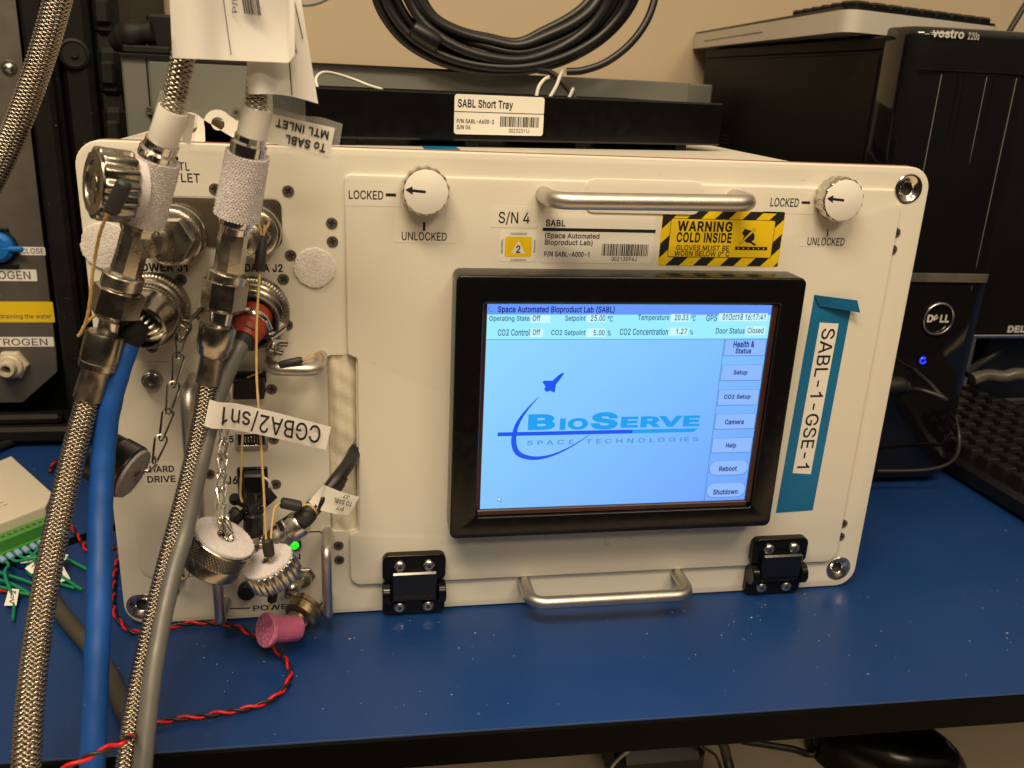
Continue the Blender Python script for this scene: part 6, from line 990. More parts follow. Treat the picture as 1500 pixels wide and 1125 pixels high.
# ================================================================== CAPS, CHAINS AND CORDS
def bigcap(name, c, ax_, r, Lg, label, mname, fl=0, fd=0.0, felt=True, r_felt=None, hole=4.2, fm='velcro', knurl=False, group='dust caps hanging on chains and cords'):
    ax_ = V(ax_).normalized(); c = V(c); th = thing(name, c - ax_ * Lg, label, 'cap', group)
    back = c - ax_ * Lg
    if knurl:
        body('shell', mname, [(lathe([(r - 1.6, 0), (r - 0.8, 0.3), (r - 0.2, 1.0), (r - 0.2, Lg * 0.42), (r - 0.6, Lg * 0.46)], 72, closed=True), frame(back, ax_))], th)
        VV, FF = [], []
        nk = 64; rows = 7; zz0 = Lg * 0.47; zz1 = Lg - 1.2        # cross-cut knurl as real little pyramids
        for j in range(rows):
            for i in range(nk):
                a0_ = 2 * PI * (i + 0.5 * (j % 2)) / nk; da = PI / nk; z_ = zz0 + (zz1 - zz0) * (j + 0.5) / rows; dz = (zz1 - zz0) / rows
                b_ = len(VV)
                for (aa, zz, rr) in ((a0_ - da, z_, r - 0.25), (a0_, z_ - dz, r - 0.25), (a0_ + da, z_, r - 0.25), (a0_, z_ + dz, r - 0.25), (a0_, z_, r + 0.35)): VV.append((rr * math.cos(aa), rr * math.sin(aa), zz))
                FF += [(b_, b_ + 1, b_ + 4), (b_ + 1, b_ + 2, b_ + 4), (b_ + 2, b_ + 3, b_ + 4), (b_ + 3, b_, b_ + 4)]
        body('knurl', mname, [((VV, FF), frame(back, ax_))], th, kind='stuff', smooth=0)
        body('rim', mname, [(lathe([(r - 0.3, Lg * 0.44), (r - 0.3, Lg - 1.2), (r, Lg - 1.1), (r, Lg - 0.5), (r - 0.5, Lg)], 72), frame(back, ax_))], th)
    else:
        body('shell', mname, [(lathe([(r - 2.0, 0), (r - 0.9, 0.4), (r, 1.6), (r, Lg - 1.2), (r - 0.5, Lg - 0.4), (r - 1.2, Lg)], max(96, fl * 10), fl, fd), frame(back, ax_))], th, smooth=60)
    if felt:
        rf = r_felt or r - 0.8
        body('felt_disc', fm, [(plate(circ(0, 0, rf, 48), 0, 1.5, [circ(0, 0, hole, 20)], bev=0.4), frame(c, ax_))], th)
        R_ = random.Random(11); g = []
        for _ in range(int(rf * rf * 4.2)):
            a = R_.uniform(0, 2 * PI); q = hole + 0.4 + (rf - hole - 0.4) * math.sqrt(R_.random()); x, y_ = q * math.cos(a), q * math.sin(a); s_ = 0.34
            g.append((([(x - s_, y_ - s_, 1.4), (x + s_, y_ - s_, 1.4), (x, y_ + s_, 1.4), (x + R_.uniform(-.3, .3), y_ + R_.uniform(-.3, .3), 1.4 + R_.uniform(0.3, 0.7))], [(0, 1, 3), (1, 2, 3), (2, 0, 3)]), frame(c, ax_)))
        body('hooks', fm, g, th, kind='stuff', smooth=80)
        body('eyelet', 'chrome', [(lathe([(hole, 0.6), (hole, 2.0), (hole - 0.7, 2.3), (hole - 1.4, 1.9), (hole - 1.5, 0.4)], 24, closed=False), frame(c, ax_)), (lathe([(0, 0.35), (hole, 0.35)][::-1], 20, closed=False), frame(c, ax_))], th)
    return th
capA = bigcap('threaded_cap', V(-162.91, -58.0, 86.02), cdir(V(-162.91, -58.0, 86.02), 0.44, 0.72, 0.50), 16.4, 17.0, 'big nickel cap with knurled band and white velcro face, hanging beside the switch', 'nickel', felt=True, knurl=True, hole=4.6)
capB = bigcap('fluted_cap', V(-142.53, -52.0, 67.79), cdir(V(-142.53, -52.0, 67.79), -0.40, 0.74, 0.50), 14.0, 12, 'fluted steel cap with white velcro face, touching the knurled nickel cap', 'steel', fl=24, fd=1.0, hole=2.8)
capC = bigcap('fluted_cap', V(-203.30, -72.0, 262.48), cdir(V(-203.30, -72.0, 262.48), -0.95, 0.03, 0.30), 15.6, 15, 'shiny fluted steel cap stuck beside the velcro sleeve of the left hose', 'nickel', fl=14, fd=1.5, felt=False)
cC = V(V(-203.30, -72.0, 262.48)); aC = cdir(V(-203.30, -72.0, 262.48), -0.95, 0.03, 0.30)
body('recess', 'nickel', [(lathe([(13.6, -0.3), (13.2, 0.4), (9.4, 0.5), (8.8, -0.6), (8.6, -2.4), (5.2, -2.6), (4.6, -0.8), (4.2, 0.2), (3.2, 0.0), (2.4, -1.2), (0, -1.6)], 48, closed=False), frame(cC, aC))], capC)
body('velcro_pad', 'velcro', [(lathe([(11, -14.5), (12.5, -15.2), (12.5, -19), (10, -20)], 40), frame(cC, aC))], capC)
capD = bigcap('black_threaded_cap', V(-208.13, -40.0, 115.36), cdir(V(-208.13, -40.0, 115.36), 0.80, -0.50, 0.30), 14.0, 20, 'black knurled cap with grey velcro face, hanging behind the blue cable', 'dark_knurl', fm='grey_velcro', felt=True, knurl=True, hole=2.2, group='dust caps hanging on chains and cords')

def pear(p0, p1, wide, m_, parent, r=0.55, roll=V(0, -1, 0), narrow=0.35):
    """one pear shaped wire link between two points, bulb at p0"""
    p0, p1 = V(p0), V(p1); d = p1 - p0; Lg = d.length; d.normalize(); s_ = d.cross(V(roll)).normalized(); n_ = s_.cross(d); pts = []
    for k in range(9):
        a = PI * k / 8; pts.append(p0 + d * (wide * (1 - math.sin(a))) + s_ * wide * math.cos(a) * -1)
    q = wide * narrow
    for k in range(7):
        a = PI * k / 6; pts.append(p1 - d * q * (1 - math.sin(a)) + s_ * q * math.cos(a))
    return tube(pts + [pts[0]], r, 8, cap=False)
ch = thing('jack_chain', V(-192.78, -28.0, 144.70), 'open wire link chain running down from a lug to the black knurled cap', 'chain', 'chains holding the caps')
pts = [V(-183.40, -16.0, 184.47), V(-184.99, -20.0, 171.21), V(-187.62, -24.0, 157.20), V(-190.53, -28.0, 143.92), V(-194.05, -32.0, 131.39), V(-197.43, -36.0, 120.40)]
for i in range(len(pts) - 1):
    a, b = V(pts[i]), V(pts[i + 1]); d = (b - a).normalized()
    body('link', 'chrome', [(pear(a - d * 1.2, b + d * 1.8, 2.9, 'chrome', ch, 0.6, V(0.25 * (-1) ** i, -1, 0.1)),)], ch)
body('hook', 'chrome', [(tube(spl([V(-197.35, -37.0, 123.09), V(-196.50, -38.0, 118.99), V(-199.60, -40.0, 116.22), V(-203.33, -42.0, 117.25), V(-206.20, -43.0, 115.18)], 6), 0.75, 8),)], ch)
turned('washer', V(-171.97, -6.0, 194.13), V(-172.29, -4.0, 193.63), [(5.2, 0), (5.4, 0.5), (5.2, 1)], 'nylon_white', ch)
turned('lug_screw', V(-171.50, -9.0, 194.52), V(-172.15, -5.0, 193.52), [(2.6, 0), (3.0, 0.3), (3.0, 1)], 'dark_nickel', ch)
body('strap', 'dark_nickel', [(tube(spl([V(-173.58, -7.0, 192.93), V(-177.04, -12.0, 189.87), V(-180.41, -15.0, 187.07)], 5), 2.8, 10, flat_y=0.45),), (tube([V(-174.97, -11.0, 193.21), V(-173.63, -10.0, 190.44)], 1.0, 8),), (tube([V(-177.33, -12.0, 190.59), V(-175.66, -11.0, 187.80)], 1.0, 8),)], ch)
body('end_clip', 'chrome', [(pear(V(-181.35, -15.0, 187.79), V(-184.19, -18.0, 177.84), 3.2, 'chrome', ch, 0.9, V(0, -1, 0)),)], ch)
ch2 = thing('sheathed_chain', V(-164.74, -34.0, 108.51), 'chain in a clear sheath hanging down to the big nickel knurled cap', 'chain', 'chains holding the caps')
yy_ = [560, 583, 606, 629, 653, 677, 701, 725, 749, 771]
for i in range(len(yy_) - 1):
    x0_, x1_ = 329 - 0.012 * (yy_[i] - 560), 329 - 0.012 * (yy_[i + 1] - 560)
cps = [V(-162.47, -20.0, 156.26), V(-162.85, -24.0, 146.43), V(-163.57, -28.0, 136.64), V(-164.18, -32.0, 128.79), V(-164.40, -36.0, 121.74), V(-164.61, -40.0, 114.74), V(-164.82, -44.0, 107.81), V(-164.53, -49.0, 101.42), V(-163.57, -54.0, 95.09), V(-159.83, -58.0, 87.81)]
for i in range(len(cps) - 1):
    a, b = V(cps[i]), V(cps[i + 1]); d = (b - a).normalized()
    body('link', 'chrome', [(pear(a - d * 1.0, b + d * 2.2, 2.5, 'chrome', ch2, 0.7, V(0.4 * (-1) ** i, -1, 0)),), (pear(b + d * 1.2, a - d * 0.5, 2.4, 'chrome', ch2, 0.6, V(-0.7 * (-1) ** i, -1, 0)),)], ch2)
body('sheath', 'clear_sleeve', [(tube(spl(cps[:-1], 5), [3.5 + 0.25 * math.sin(i * 1.3) for i in range(len(spl(cps[:-1], 5)))], 14, cap=False),)], ch2, smooth=80)

def cord(label, pts, shrinks=(), r=0.62, m_='cord', grp='yellow lanyard cords'):
    th = thing('lanyard', pts[len(pts) // 2], label, 'cord', grp); P = spl(pts, 6)
    body('cord', m_, [(tube(P, [r * (1 + 0.14 * math.sin(i * 2.1)) for i in range(len(P))], 8),)], th, smooth=80)
    for a, b, rr in shrinks: turned('heat_shrink', a, b, [(rr * 0.7, 0), (rr, 0.08), (rr * 1.05, 0.5), (rr, 0.92), (rr * 0.7, 1)], 'heat_shrink', th, 14)
    return th
cord('long yellow cord hanging from the inlet port down to the velcro faced fluted cap', [V(-139.00, -28.0, 239.09), V(-139.57, -31.0, 234.63), V(-141.39, -36.0, 218.96), V(-142.20, -38.0, 211.01), V(-143.66, -42.0, 191.62), V(-144.56, -44.0, 167.81), V(-143.94, -48.0, 151.36), V(-143.39, -50.0, 130.23), V(-142.99, -52.0, 104.77), V(-142.85, -54.0, 88.38), V(-142.37, -56.0, 79.64), V(-141.04, -56.0, 70.84)],
     [(V(-139.96, -32.0, 234.46), V(-141.64, -37.0, 218.50), 2.6), (V(-142.20, -56.0, 83.57), V(-141.15, -57.0, 74.21), 2.8)])
cord('short yellow loop tying the inlet port to its dark sleeve', [V(-140.32, -33.0, 234.96), V(-141.26, -31.0, 239.52), V(-142.51, -27.0, 241.50), V(-139.76, -25.0, 242.57), V(-137.39, -24.0, 239.81), V(-138.77, -28.0, 237.11), V(-139.83, -32.0, 233.81)])
cord('yellow cord from the J5 socket down to the rubber dust covers', [V(-155.38, -22.0, 130.25), V(-156.53, -23.0, 118.99), V(-157.56, -24.0, 103.62), V(-158.29, -25.0, 94.07), V(-157.18, -27.0, 90.56)])
cord('yellow cord looping from the fluted cap up to the silver plug', [V(-139.76, -56.0, 77.14), V(-140.73, -50.0, 82.19), V(-139.61, -42.0, 91.82), V(-138.38, -39.0, 93.83), V(-135.72, -37.0, 94.32), V(-127.79, -36.0, 91.50), V(-121.97, -38.0, 93.48), V(-118.53, -38.0, 89.73), V(-118.02, -35.0, 86.55)], [(V(-136.40, -37.0, 94.74), V(-126.02, -36.0, 91.43), 3.0)])
cord('thin yellow cord looped round the small handle with a black end', [V(-124.16, -26.0, 169.36), V(-119.31, -25.0, 172.70), V(-115.29, -22.0, 172.86), V(-113.37, -19.0, 169.69), V(-113.95, -15.0, 165.43), V(-116.16, -12.0, 166.02), V(-118.68, -18.0, 168.67), V(-121.87, -24.0, 169.08), V(-124.52, -26.0, 169.00)], [(V(-135.16, -26.0, 167.24), V(-123.46, -26.0, 170.09), 2.0)], 0.35)
cord('yellow cord hanging at the far left from the shiny fluted cap', [V(-191.53, -94.0, 255.12), V(-194.93, -90.0, 251.19), V(-199.98, -82.0, 243.71), V(-205.47, -72.0, 232.60), V(-208.94, -68.0, 221.92), V(-211.99, -64.0, 210.27), V(-215.45, -60.0, 200.47), V(-219.23, -57.0, 193.89), V(-220.90, -56.0, 191.68)], [(V(-184.92, -96.0, 266.48), V(-192.20, -94.0, 253.48), 3.1)], 0.75)
cord('yellow cord end tied beside the hex nut of the left hose', [V(-219.92, -56.0, 192.65), V(-216.80, -57.0, 197.75), V(-213.94, -58.0, 200.57), V(-211.79, -59.0, 202.11)], (), 0.7)
cord('short loop of yellow cord through the lower captive screw', [V(-196.88, -8.0, 35.36), V(-193.57, -10.0, 35.50), V(-190.77, -12.0, 39.19), V(-189.84, -13.0, 44.98), V(-190.90, -12.0, 47.93)], (), 0.6)
cord('short yellow cord inside the top black socket cover', [V(-153.34, -10.0, 155.41), V(-149.65, -11.0, 157.23), V(-145.36, -11.0, 159.28)], (), 0.4)
cord('short white cord bent beside the J6 socket', [V(-147.24, -12.0, 98.12), V(-145.02, -13.0, 96.86), V(-143.69, -13.0, 93.92), V(-143.16, -12.0, 90.93)], (), 0.7, 'white_cord', 'yellow lanyard cords')
cord('yellow cords running from the power switch down to the pink foam plug', [V(-144.34, -28.0, 29.65), V(-145.04, -30.0, 26.57), V(-146.10, -32.0, 23.53), V(-146.72, -35.0, 20.27)], [(V(-143.02, -27.0, 36.84), V(-144.38, -28.0, 28.77), 2.6)], 0.6)

# brass bayonet cap on the bench with a pink foam plug in front
bcap = thing('bayonet_cap', V(-126.33, -14.0, 4.83), 'small worn brass bayonet cap lying on the bench under the power switch', 'cap')
bx = cdir(V(-128.97, -18.0, 13.67), -0.55, -0.70, 0.45)
bcx = V(V(-128.97, -18.0, 13.67))
body('shell', 'brass', [(lathe([(7.6, -8), (9.6, -7), (10.2, -4.2), (9.4, -3.4), (9.4, -2.4), (10.2, -1.6), (10.0, 2.0), (8.6, 3.0), (7.0, 3.6)], 48), frame(bcx, bx))], bcap)
body('collar', 'brass', [(lathe([(6.4, 3), (6.4, 10), (5.8, 11), (4.8, 11), (4.6, 6)], 40), frame(bcx, bx)), (rbox(-1.1, 1.1, 5.6, 7.4, 4, 10, 0.3), frame(bcx, bx)), (rbox(4.6, 6.9, -1.1, 1.1, 4, 10, 0.3), frame(bcx, bx))], bcap)
g = []
for k in range(3): a = 2 * PI * k / 3 + 1.2; g.append((lathe([(1.0, 0), (1.0, 1.5)], 12), frame(bcx + V(0, 0, 0), bx)))
pf = thing('foam_plug', V(-141.71, -36.0, 14.85), 'pink foam plug with a wide flange lying in front of the power switch', 'plug')
pc = V(V(-146.11, -42.0, 20.13)); px_ = cdir(V(-146.11, -42.0, 20.13), -0.84, 0.0, 0.54)
body('flange', ['pink_foam', 'pink_foam_pores'], [(lathe([(7.0, -3.0), (9.2, -1.4), (9.5, 0), (9.4, 1.0)], 40, closed=False), frame(pc, px_), 0), (lathe([(9.4, 1.0), (9.0, 1.4), (0, 1.4)], 40, closed=False), frame(pc, px_), 1)], pf)
body('stem', 'pink_foam', [(lathe([(6.6, -20), (7.2, -19), (7.3, -9), (7.0, -3), (7.4, -1.5)], 36), frame(pc, px_))], pf)

# ---- twisted red and black wire lying over the bench
tw = thing('twisted_wire', V(-135.49, -52.83, 2.0), 'twisted red and black wire pair winding over the blue bench', 'wire')
ctr = spl([V(-335.89, 217.65, 3.0), V(-335.59, 237.53, 3.0), V(-325.55, 227.44, 3.0), V(-311.84, 203.25, 3.0), V(-299.98, 139.18, 3.0), V(-282.04, 102.71, 3.0), V(-273.01, 87.98, 3.0), V(-260.81, 90.58, 3.0), V(-253.13, 85.32, 3.0), V(-249.11, 55.42, 3.0), V(-240.57, 15.79, 3.0), V(-231.19, -2.03, 2.5), V(-221.92, -10.41, 2.5), V(-209.06, -9.71, 2.5), V(-196.77, -4.81, 2.5), V(-181.48, -4.97, 2.5), V(-167.33, -10.54, 2.5), V(-155.89, -21.16, 2.5), V(-144.20, -34.09, 2.5), V(-136.74, -44.90, 2.5), V(-133.41, -56.68, 2.5), V(-135.11, -68.57, 2.5), V(-142.29, -78.76, 2.5), V(-153.64, -83.85, 2.5), V(-163.47, -85.34, 2.5), V(-173.16, -86.82, 2.5), V(-185.36, -87.97, 2.5), V(-194.62, -90.03, 3.0), V(-199.79, -95.55, 4.0), V(-188.75, -158.0, 51.17), V(-195.08, -164.0, 51.89), V(-204.38, -168.0, 50.36), V(-213.53, -172.0, 47.65)], 10)
Tn, Fn = rails(ctr); dd = 0; ra = []; rb = []
for i, p in enumerate(ctr):
    if i: dd += (ctr[i] - ctr[i - 1]).length
    a = dd / 15.0 * 2 * PI; o = (Fn[i][0] * math.cos(a) + Fn[i][1] * math.sin(a)) * 0.82; ra.append(p + o); rb.append(p - o)
body('red_wire', 'red_wire', [(tube(ra, 0.82, 10),)], tw, smooth=80); body('black_wire', 'black_cable', [(tube(rb, 0.82, 10),)], tw, smooth=80)
# olive cable lying on the bench behind the hoses
oc_ = thing('olive_cable', V(-254.23, -11.94, 4.0), 'flat dark olive cable lying on the bench behind the blue cable', 'cable')
body('jacket', 'olive_cable', [(tube(spl([V(-292.65, 56.10, 5.0), V(-275.93, 23.45, 5.0), V(-258.76, -2.96, 5.0), V(-243.76, -24.09, 5.0), V(-227.59, -49.90, 5.0), V(-214.83, -75.97, 5.0), V(-207.11, -90.81, 4.0)], 8), 4.6, 14),)], oc_, smooth=80)

# lint, dust and crumbs on the bench in front of the unit
R_ = random.Random(77); g = MB()
for _ in range(95):
    x, y_ = R_.uniform(-230, 330), R_.uniform(-104, -6); a = R_.uniform(0, 6.3); L_ = R_.choice((0.2, 0.25, 0.3, 0.4, 0.8)); w_ = 0.17; c_, s_ = math.cos(a), math.sin(a)
    g.add(([(x - c_ * L_, y_ - s_ * L_, 0.02), (x + s_ * w_, y_ - c_ * w_, 0.02), (x + c_ * L_, y_ + s_ * L_, 0.02), (x - s_ * w_, y_ + c_ * w_, 0.02), (x, y_, 0.3)], [(0, 1, 4), (1, 2, 4), (2, 3, 4), (3, 0, 4)]))
du_ = g.build('dust', 'velcro_felt', None, org=V(0, 0, 0), smooth=0); tag(du_, 'pale specks of dust and lint scattered over the blue bench top', 'dust', None, 'stuff')

R_ = random.Random(31); g = []                    # small scuffs and chips in the paint
for _ in range(46):
    x = R_.uniform(-225, 225); z = R_.uniform(8, 268)
    if -50 < x < 160 and 55 < z < 262: continue
    yv = -2.44 if (-95 < x < 208 and 26 < z < 256) else -0.04
    a = R_.uniform(0, 3.1); l_ = R_.choice((0.25, 0.3, 0.4, 1.6, 2.6)); w_ = R_.uniform(0.08, 0.16) if l_ > 1 else l_ * 0.6; c_, s_ = math.cos(a), math.sin(a)
    g.append((plate_flat([(x - c_ * l_, z - s_ * l_), (x + s_ * w_, z - c_ * w_), (x + c_ * l_, z + s_ * l_), (x - s_ * w_, z + c_ * w_)], 0), front(0, yv, 0)))
body('scuff_marks', 'scuff', g, unit, kind='stuff', smooth=0)
# ================================================================== THINGS BEHIND AND AROUND THE UNIT
# ---- tray lying across the top
tr = thing('equipment_tray', (10, 70, 272), 'long black tray across the top of the unit, with white SABL Short Tray label', 'tray')
tl, trr = V(-121, 33, 0), V(139, 94, 0); ux = (trr - tl).normalized(); uy = V(-ux.y, ux.x, 0); Ltr = (trr - tl).length
MT_ = Matrix(((ux.x, uy.x, 0, tl.x), (ux.y, uy.y, 0, tl.y), (0, 0, 1, 0), (0, 0, 0, 1)))
body('front_lip', 'black_satin', [(rbox(0, Ltr, 0, 3, 276.6, 303.0, 1.1), MT_)], tr)
body('tray_body', 'black_satin', [(rbox(1, Ltr - 1, 3.1, 120, 276.6, 279.0, 0.4), MT_), (rbox(1, 3, 3.1, 120, 279.1, 302, 0.4), MT_), (rbox(Ltr - 3, Ltr - 1, 3.1, 120, 279.1, 302, 0.4), MT_), (rbox(1, Ltr - 1, 120.1, 122, 276.6, 302, 0.4), MT_)], tr)
body('runner', 'black_rubber', [(rbox(20 + k * 72, 28 + k * 72, 4, 118, 273.0, 276.5, 0.3), MT_) for k in range(4)], tr)
def traypt(u, z, o=0.12): return MT_ @ V(u, -o, z)
ut = lambda p: ((V(p) - tl).dot(ux))
def traylabel():
    u0, u1 = 83.5, 139.5; z0, z1 = 280.3, 302.2
    lb = body('label', 'label_white', [(plate(rrect(u0, z0, u1, z1, 1.6, 4), 0, 0.12), MT_ @ Matrix(((1, 0, 0, 0), (0, 0, -1, 0), (0, 1, 0, 0), (0, 0, 0, 1))))], tr)
    def t_(s_, ua, ub, za, zb, bold): txt(s_, traypt(ua, za, 0.2), traypt(ub, za, 0.2), traypt(ua, zb, 0.2), 'ink', lb, bold)
    t_('SABL Short Tray', u0 + 2, u0 + 36, 293.9, 299.6, 0.02); t_('P/N SABL-A600-2', u0 + 1.6, u0 + 24.5, 286.5, 288.7, 0.012); t_('S/N 06', u0 + 1.6, u0 + 10, 283.2, 285.3, 0.012); t_('00232311J', u0 + 34, u0 + 47, 281.8, 284.0, 0.0)
    g = []; R = random.Random(9); x = 0; bars = []
    for i in range(32): w_ = R.choice((1, 1, 2, 3)); bars.append((x, x + w_)); x += w_ + R.choice((1, 1, 2))
    k = 24.5 / bars[-1][1]
    for p, q in bars: a, b = traypt(u0 + 28.3 + p * k, 285.0, 0.2), traypt(u0 + 28.3 + q * k, 290.8, 0.2); g.append((([tuple(a), (b.x, b.y, a.z), tuple(b), (a.x, a.y, b.z)], [(0, 1, 2, 3)]),))
    body('barcode', 'ink', g, lb, smooth=0)
    a, b = traypt(u0, 292.5, 0.2), traypt(u1, 292.9, 0.2); body('rule_line', 'ink', [(([tuple(a), (b.x, b.y, a.z), tuple(b), (a.x, a.y, b.z)], [(0, 1, 2, 3)]),)], lb, smooth=0)
traylabel()
# teal tape tab on the unit's top, under the tray
body('tape_tab', 'teal_tape', [(rbox(-58, -38, 22, 60, 273.0, 273.2, 0.05),)], unit)
# lift brackets with holes and ring lugs standing at the rear of the panel
for (px, nm) in (((V(-173.83, 30.0, 275.66)), 'bracket'), ((V(-159.94, 30.0, 277.53)), 'bracket')):
    c = V(px); body(nm, 'label_white', [(plate([(c.x - 6 + 7 * math.cos(a), c.z + 5 + 7 * math.sin(a)) for a in np.linspace(0.7, PI + 0.3, 12)] + [(c.x - 13, 271.5), (c.x + 22, 271.5)], 0, 1.5, [circ(c.x - 6, c.z + 5, 3.4, 18)]), front(0, c.y, 0))], unit)
c = V(V(-170.49, 42.0, 279.25)); body('cable_clamp_ring', 'brass', [(plate(circ(c.x, c.z - 3, 8.5, 28), 0, 1.4, [circ(c.x, c.z - 3, 4.6, 20)]), front(0, c.y, 0))], unit)
body('harness_loop', 'black_cable', [(tube(spl([V(c.x - 14, 52, 274), V(c.x - 4, 50, 279), V(c.x + 8, 50, 280), V(c.x + 20, 52, 275), V(c.x + 34, 60, 278), V(c.x + 44, 70, 274)], 6), 2.4, 10),)], unit)
wl_ = thing('string_loop', V(-101.16, 120.0, 309.26), 'loop of white twisted cord showing above the left end of the black tray', 'cord')
body('strand', 'white_cord', [(tube(spl([V(-115.41, 60.0, 300.45), V(-116.59, 66.0, 306.86), V(-112.62, 74.0, 310.31), V(-104.73, 82.0, 309.55), V(-95.00, 84.0, 306.97), V(-87.19, 80.0, 304.33), V(-79.61, 70.0, 302.55)], 8), 0.85, 8),)], wl_)
for k, q in enumerate(((V(14.53, 90.0, 300.68), V(16.26, 92.0, 307.50), V(19.84, 94.0, 312.02), V(23.17, 94.0, 313.77)), (V(21.50, 90.0, 298.96), V(26.98, 92.0, 307.97), V(29.62, 94.0, 314.06), V(31.92, 94.0, 318.54)), (V(36.94, 96.0, 302.26), V(38.44, 96.0, 305.98), V(39.58, 96.0, 308.46)))):
    wt = thing('cable_tie', q[0], ['left bent end of white tie sticking up behind the tray label', 'long white tie end standing up behind the tray label', 'short white tie stub at the end of the black wire behind the tray'][k], 'cable tie', 'white ties behind the tray')
    body('strap', 'white_cord', [(tube(spl(q, 5), [1.1] * (5 * (len(q) - 1)) + [1.5], 8),)], wt)
bw = thing('black_wire', V(39.58, 150.0, 315.58), 'short black wire curving down behind the tray beside the white ties', 'wire')
body('jacket', 'black_cable', [(tube(spl([V(37.58, 200.0, 318.20), V(38.32, 160.0, 316.83), V(37.37, 120.0, 311.37), V(39.47, 104.0, 305.46), V(41.49, 100.0, 301.12)], 6), 2.0, 10),)], bw)

# ---- grey case standing behind
gcase = thing('grey_case', (-40, 420, 0), 'wide matte grey metal case standing behind the unit, edge to edge along the wall', 'case')
z_t = 316.0
body('shell', 'grey_case', [(rbox(-262, 285, 484, 620, 0.5, z_t, 1.5),), (rbox(-262, -214, 250, 483.5, 0.5, z_t, 1.5),), (rbox(-213.5, 172, 250, 252, 272, z_t - 0.5, 0.6),), (rbox(170, 172, 252.2, 483.5, 272, z_t - 0.5, 0.6),), (rbox(-213.8, 169.8, 252.2, 483.8, z_t - 2.4, z_t - 0.8, 0.3),)], gcase)
body('top_trim', 'black_plastic', [(rbox(-262, -10, 246.5, 249.8, z_t - 1.5, z_t + 0.8, 0.4),)], gcase)
body('seam', 'black_plastic', [(rbox(-244.6, -243.6, 249.2, 249.95, 200, z_t - 2, 0.1),)], gcase)
body('front_sheet', 'grey_case', [(rbox(-242, -130, 247.6, 249.0, 268, z_t - 4, 0.4),)], gcase)
for p in (V(-244.28, 247.0, 277.71), V(-182.64, 247.0, 278.67)): place('screw', sm, gcase, (V(p).x, 247, V(p).z))
bx_ = thing('black_box', (-235, 300, z_t), 'small black box standing on the left end of the grey case', 'box')
body('shell', 'black_plastic', [(rbox(V(V(-244.65, 262.0, 344.77)).x, V(V(-188.51, 262.0, 347.89)).x, 262, 330, z_t + 1, V(V(-238.96, 262.0, 345.09)).z, 2),)], bx_)
body('cable_end', 'black_rubber', [(tube(spl([V(-271.05, 270.0, 323.18), V(-260.69, 268.0, 327.42), V(-252.42, 264.0, 330.52), V(-239.46, 262.0, 332.99)], 6), [6, 7, 8, 9, 10, 11, 11, 11, 11, 11, 11, 11, 10, 9, 8, 8, 8, 8, 8][:19], 12),), (rbox(V(V(-261.91, 256.0, 320.45)).x, V(V(-227.73, 256.0, 322.16)).x, 256, 300, z_t + 1, V(V(-251.37, 256.0, 322.85)).z, 1.5),)], bx_)

# ---- coil of black cable hanging in front of the wall
co = thing('cable_coil', V(19.79, 235.0, 395.00), 'thick coil of black cable hanging against the wall above the tray', 'cable')
R_ = random.Random(2); turns = []
outer_ = [(548, -20), (565, 25), (600, 65), (650, 92), (705, 105), (765, 105), (820, 92), (870, 70), (905, 40), (930, 5), (940, -40)]
specs = [(0, 0, 239), (5, -6, 233), (12, -12, 240), (18, -17, 232), (25, -24, 238), (8, -10, 246), (32, -31, 235), (21, -14, 246), (37, -37, 241), (15, 0, 247), (29, 0, 244)]
P0 = [V(p) for p in (V(-81.30, 235.0, 370.57), V(-73.02, 235.0, 351.82), V(-56.00, 235.0, 334.01), V(-29.92, 235.0, 321.92), V(-0.28, 235.0, 317.00), V(31.23, 235.0, 318.46), V(61.19, 235.0, 326.27), V(88.18, 235.0, 340.36), V(106.27, 235.0, 356.90), V(116.54, 235.0, 374.79), V(118.98, 235.0, 394.34))]
cc = V(V(17.05, 235.0, 399.37))
for k, (ins, dz, yv) in enumerate(specs):
    pts = []; ph = R_.uniform(0, 6)
    for j, p in enumerate(P0):
        d = (cc - p); L0 = d.length; d.normalize(); q = p + d * (ins * (0.48 + 0.65 * abs(j - 5) / 5) * (1 + 0.16 * math.sin(j * 0.8 + ph))); q.y = yv + 2.2 * math.sin(j * 1.1 + ph); pts.append(q)
    top = [V(cc.x + 66 * math.cos(a) * (1 - ins * 0.006), yv, cc.z + 10 + 50 * math.sin(a)) for a in (0.5, 1.2, 2.0, 2.7)]
    body('loop', 'black_cable', [(tube(spl(pts + top + [pts[0]], 6), 3.3 if k % 3 else 3.8, 12),)], co, smooth=80)
body('loop', 'black_cable', [(tube(spl([V(65.28, 232.0, 319.04), V(78.14, 230.0, 320.61), V(95.94, 228.0, 327.85), V(113.62, 228.0, 342.42), V(126.01, 230.0, 361.09), V(131.60, 234.0, 383.22), V(128.19, 236.0, 402.06)], 7), 2.9, 12),)], co, smooth=80)
turned('ferrite_core', V(-53.31, 231.0, 344.33), V(-32.55, 231.0, 333.19), [(3.4, 0), (6.4, 0.06), (7.0, 0.16), (7.0, 0.86), (6.2, 0.96), (3.4, 1)], 'black_plastic', co, 20)
w2_ = thing('wall_cable', V(-126.51, 500.0, 379.35), 'thin pale cable looping across the wall at the top, right of the paper flags', 'cable')
body('jacket', 'silver_grey', [(tube(spl([V(-152.93, 500.0, 374.72), V(-143.15, 500.0, 372.79), V(-131.90, 500.0, 374.68), V(-119.88, 500.0, 380.35), V(-109.75, 500.0, 390.88)], 6), 2.6, 10),)], w2_)

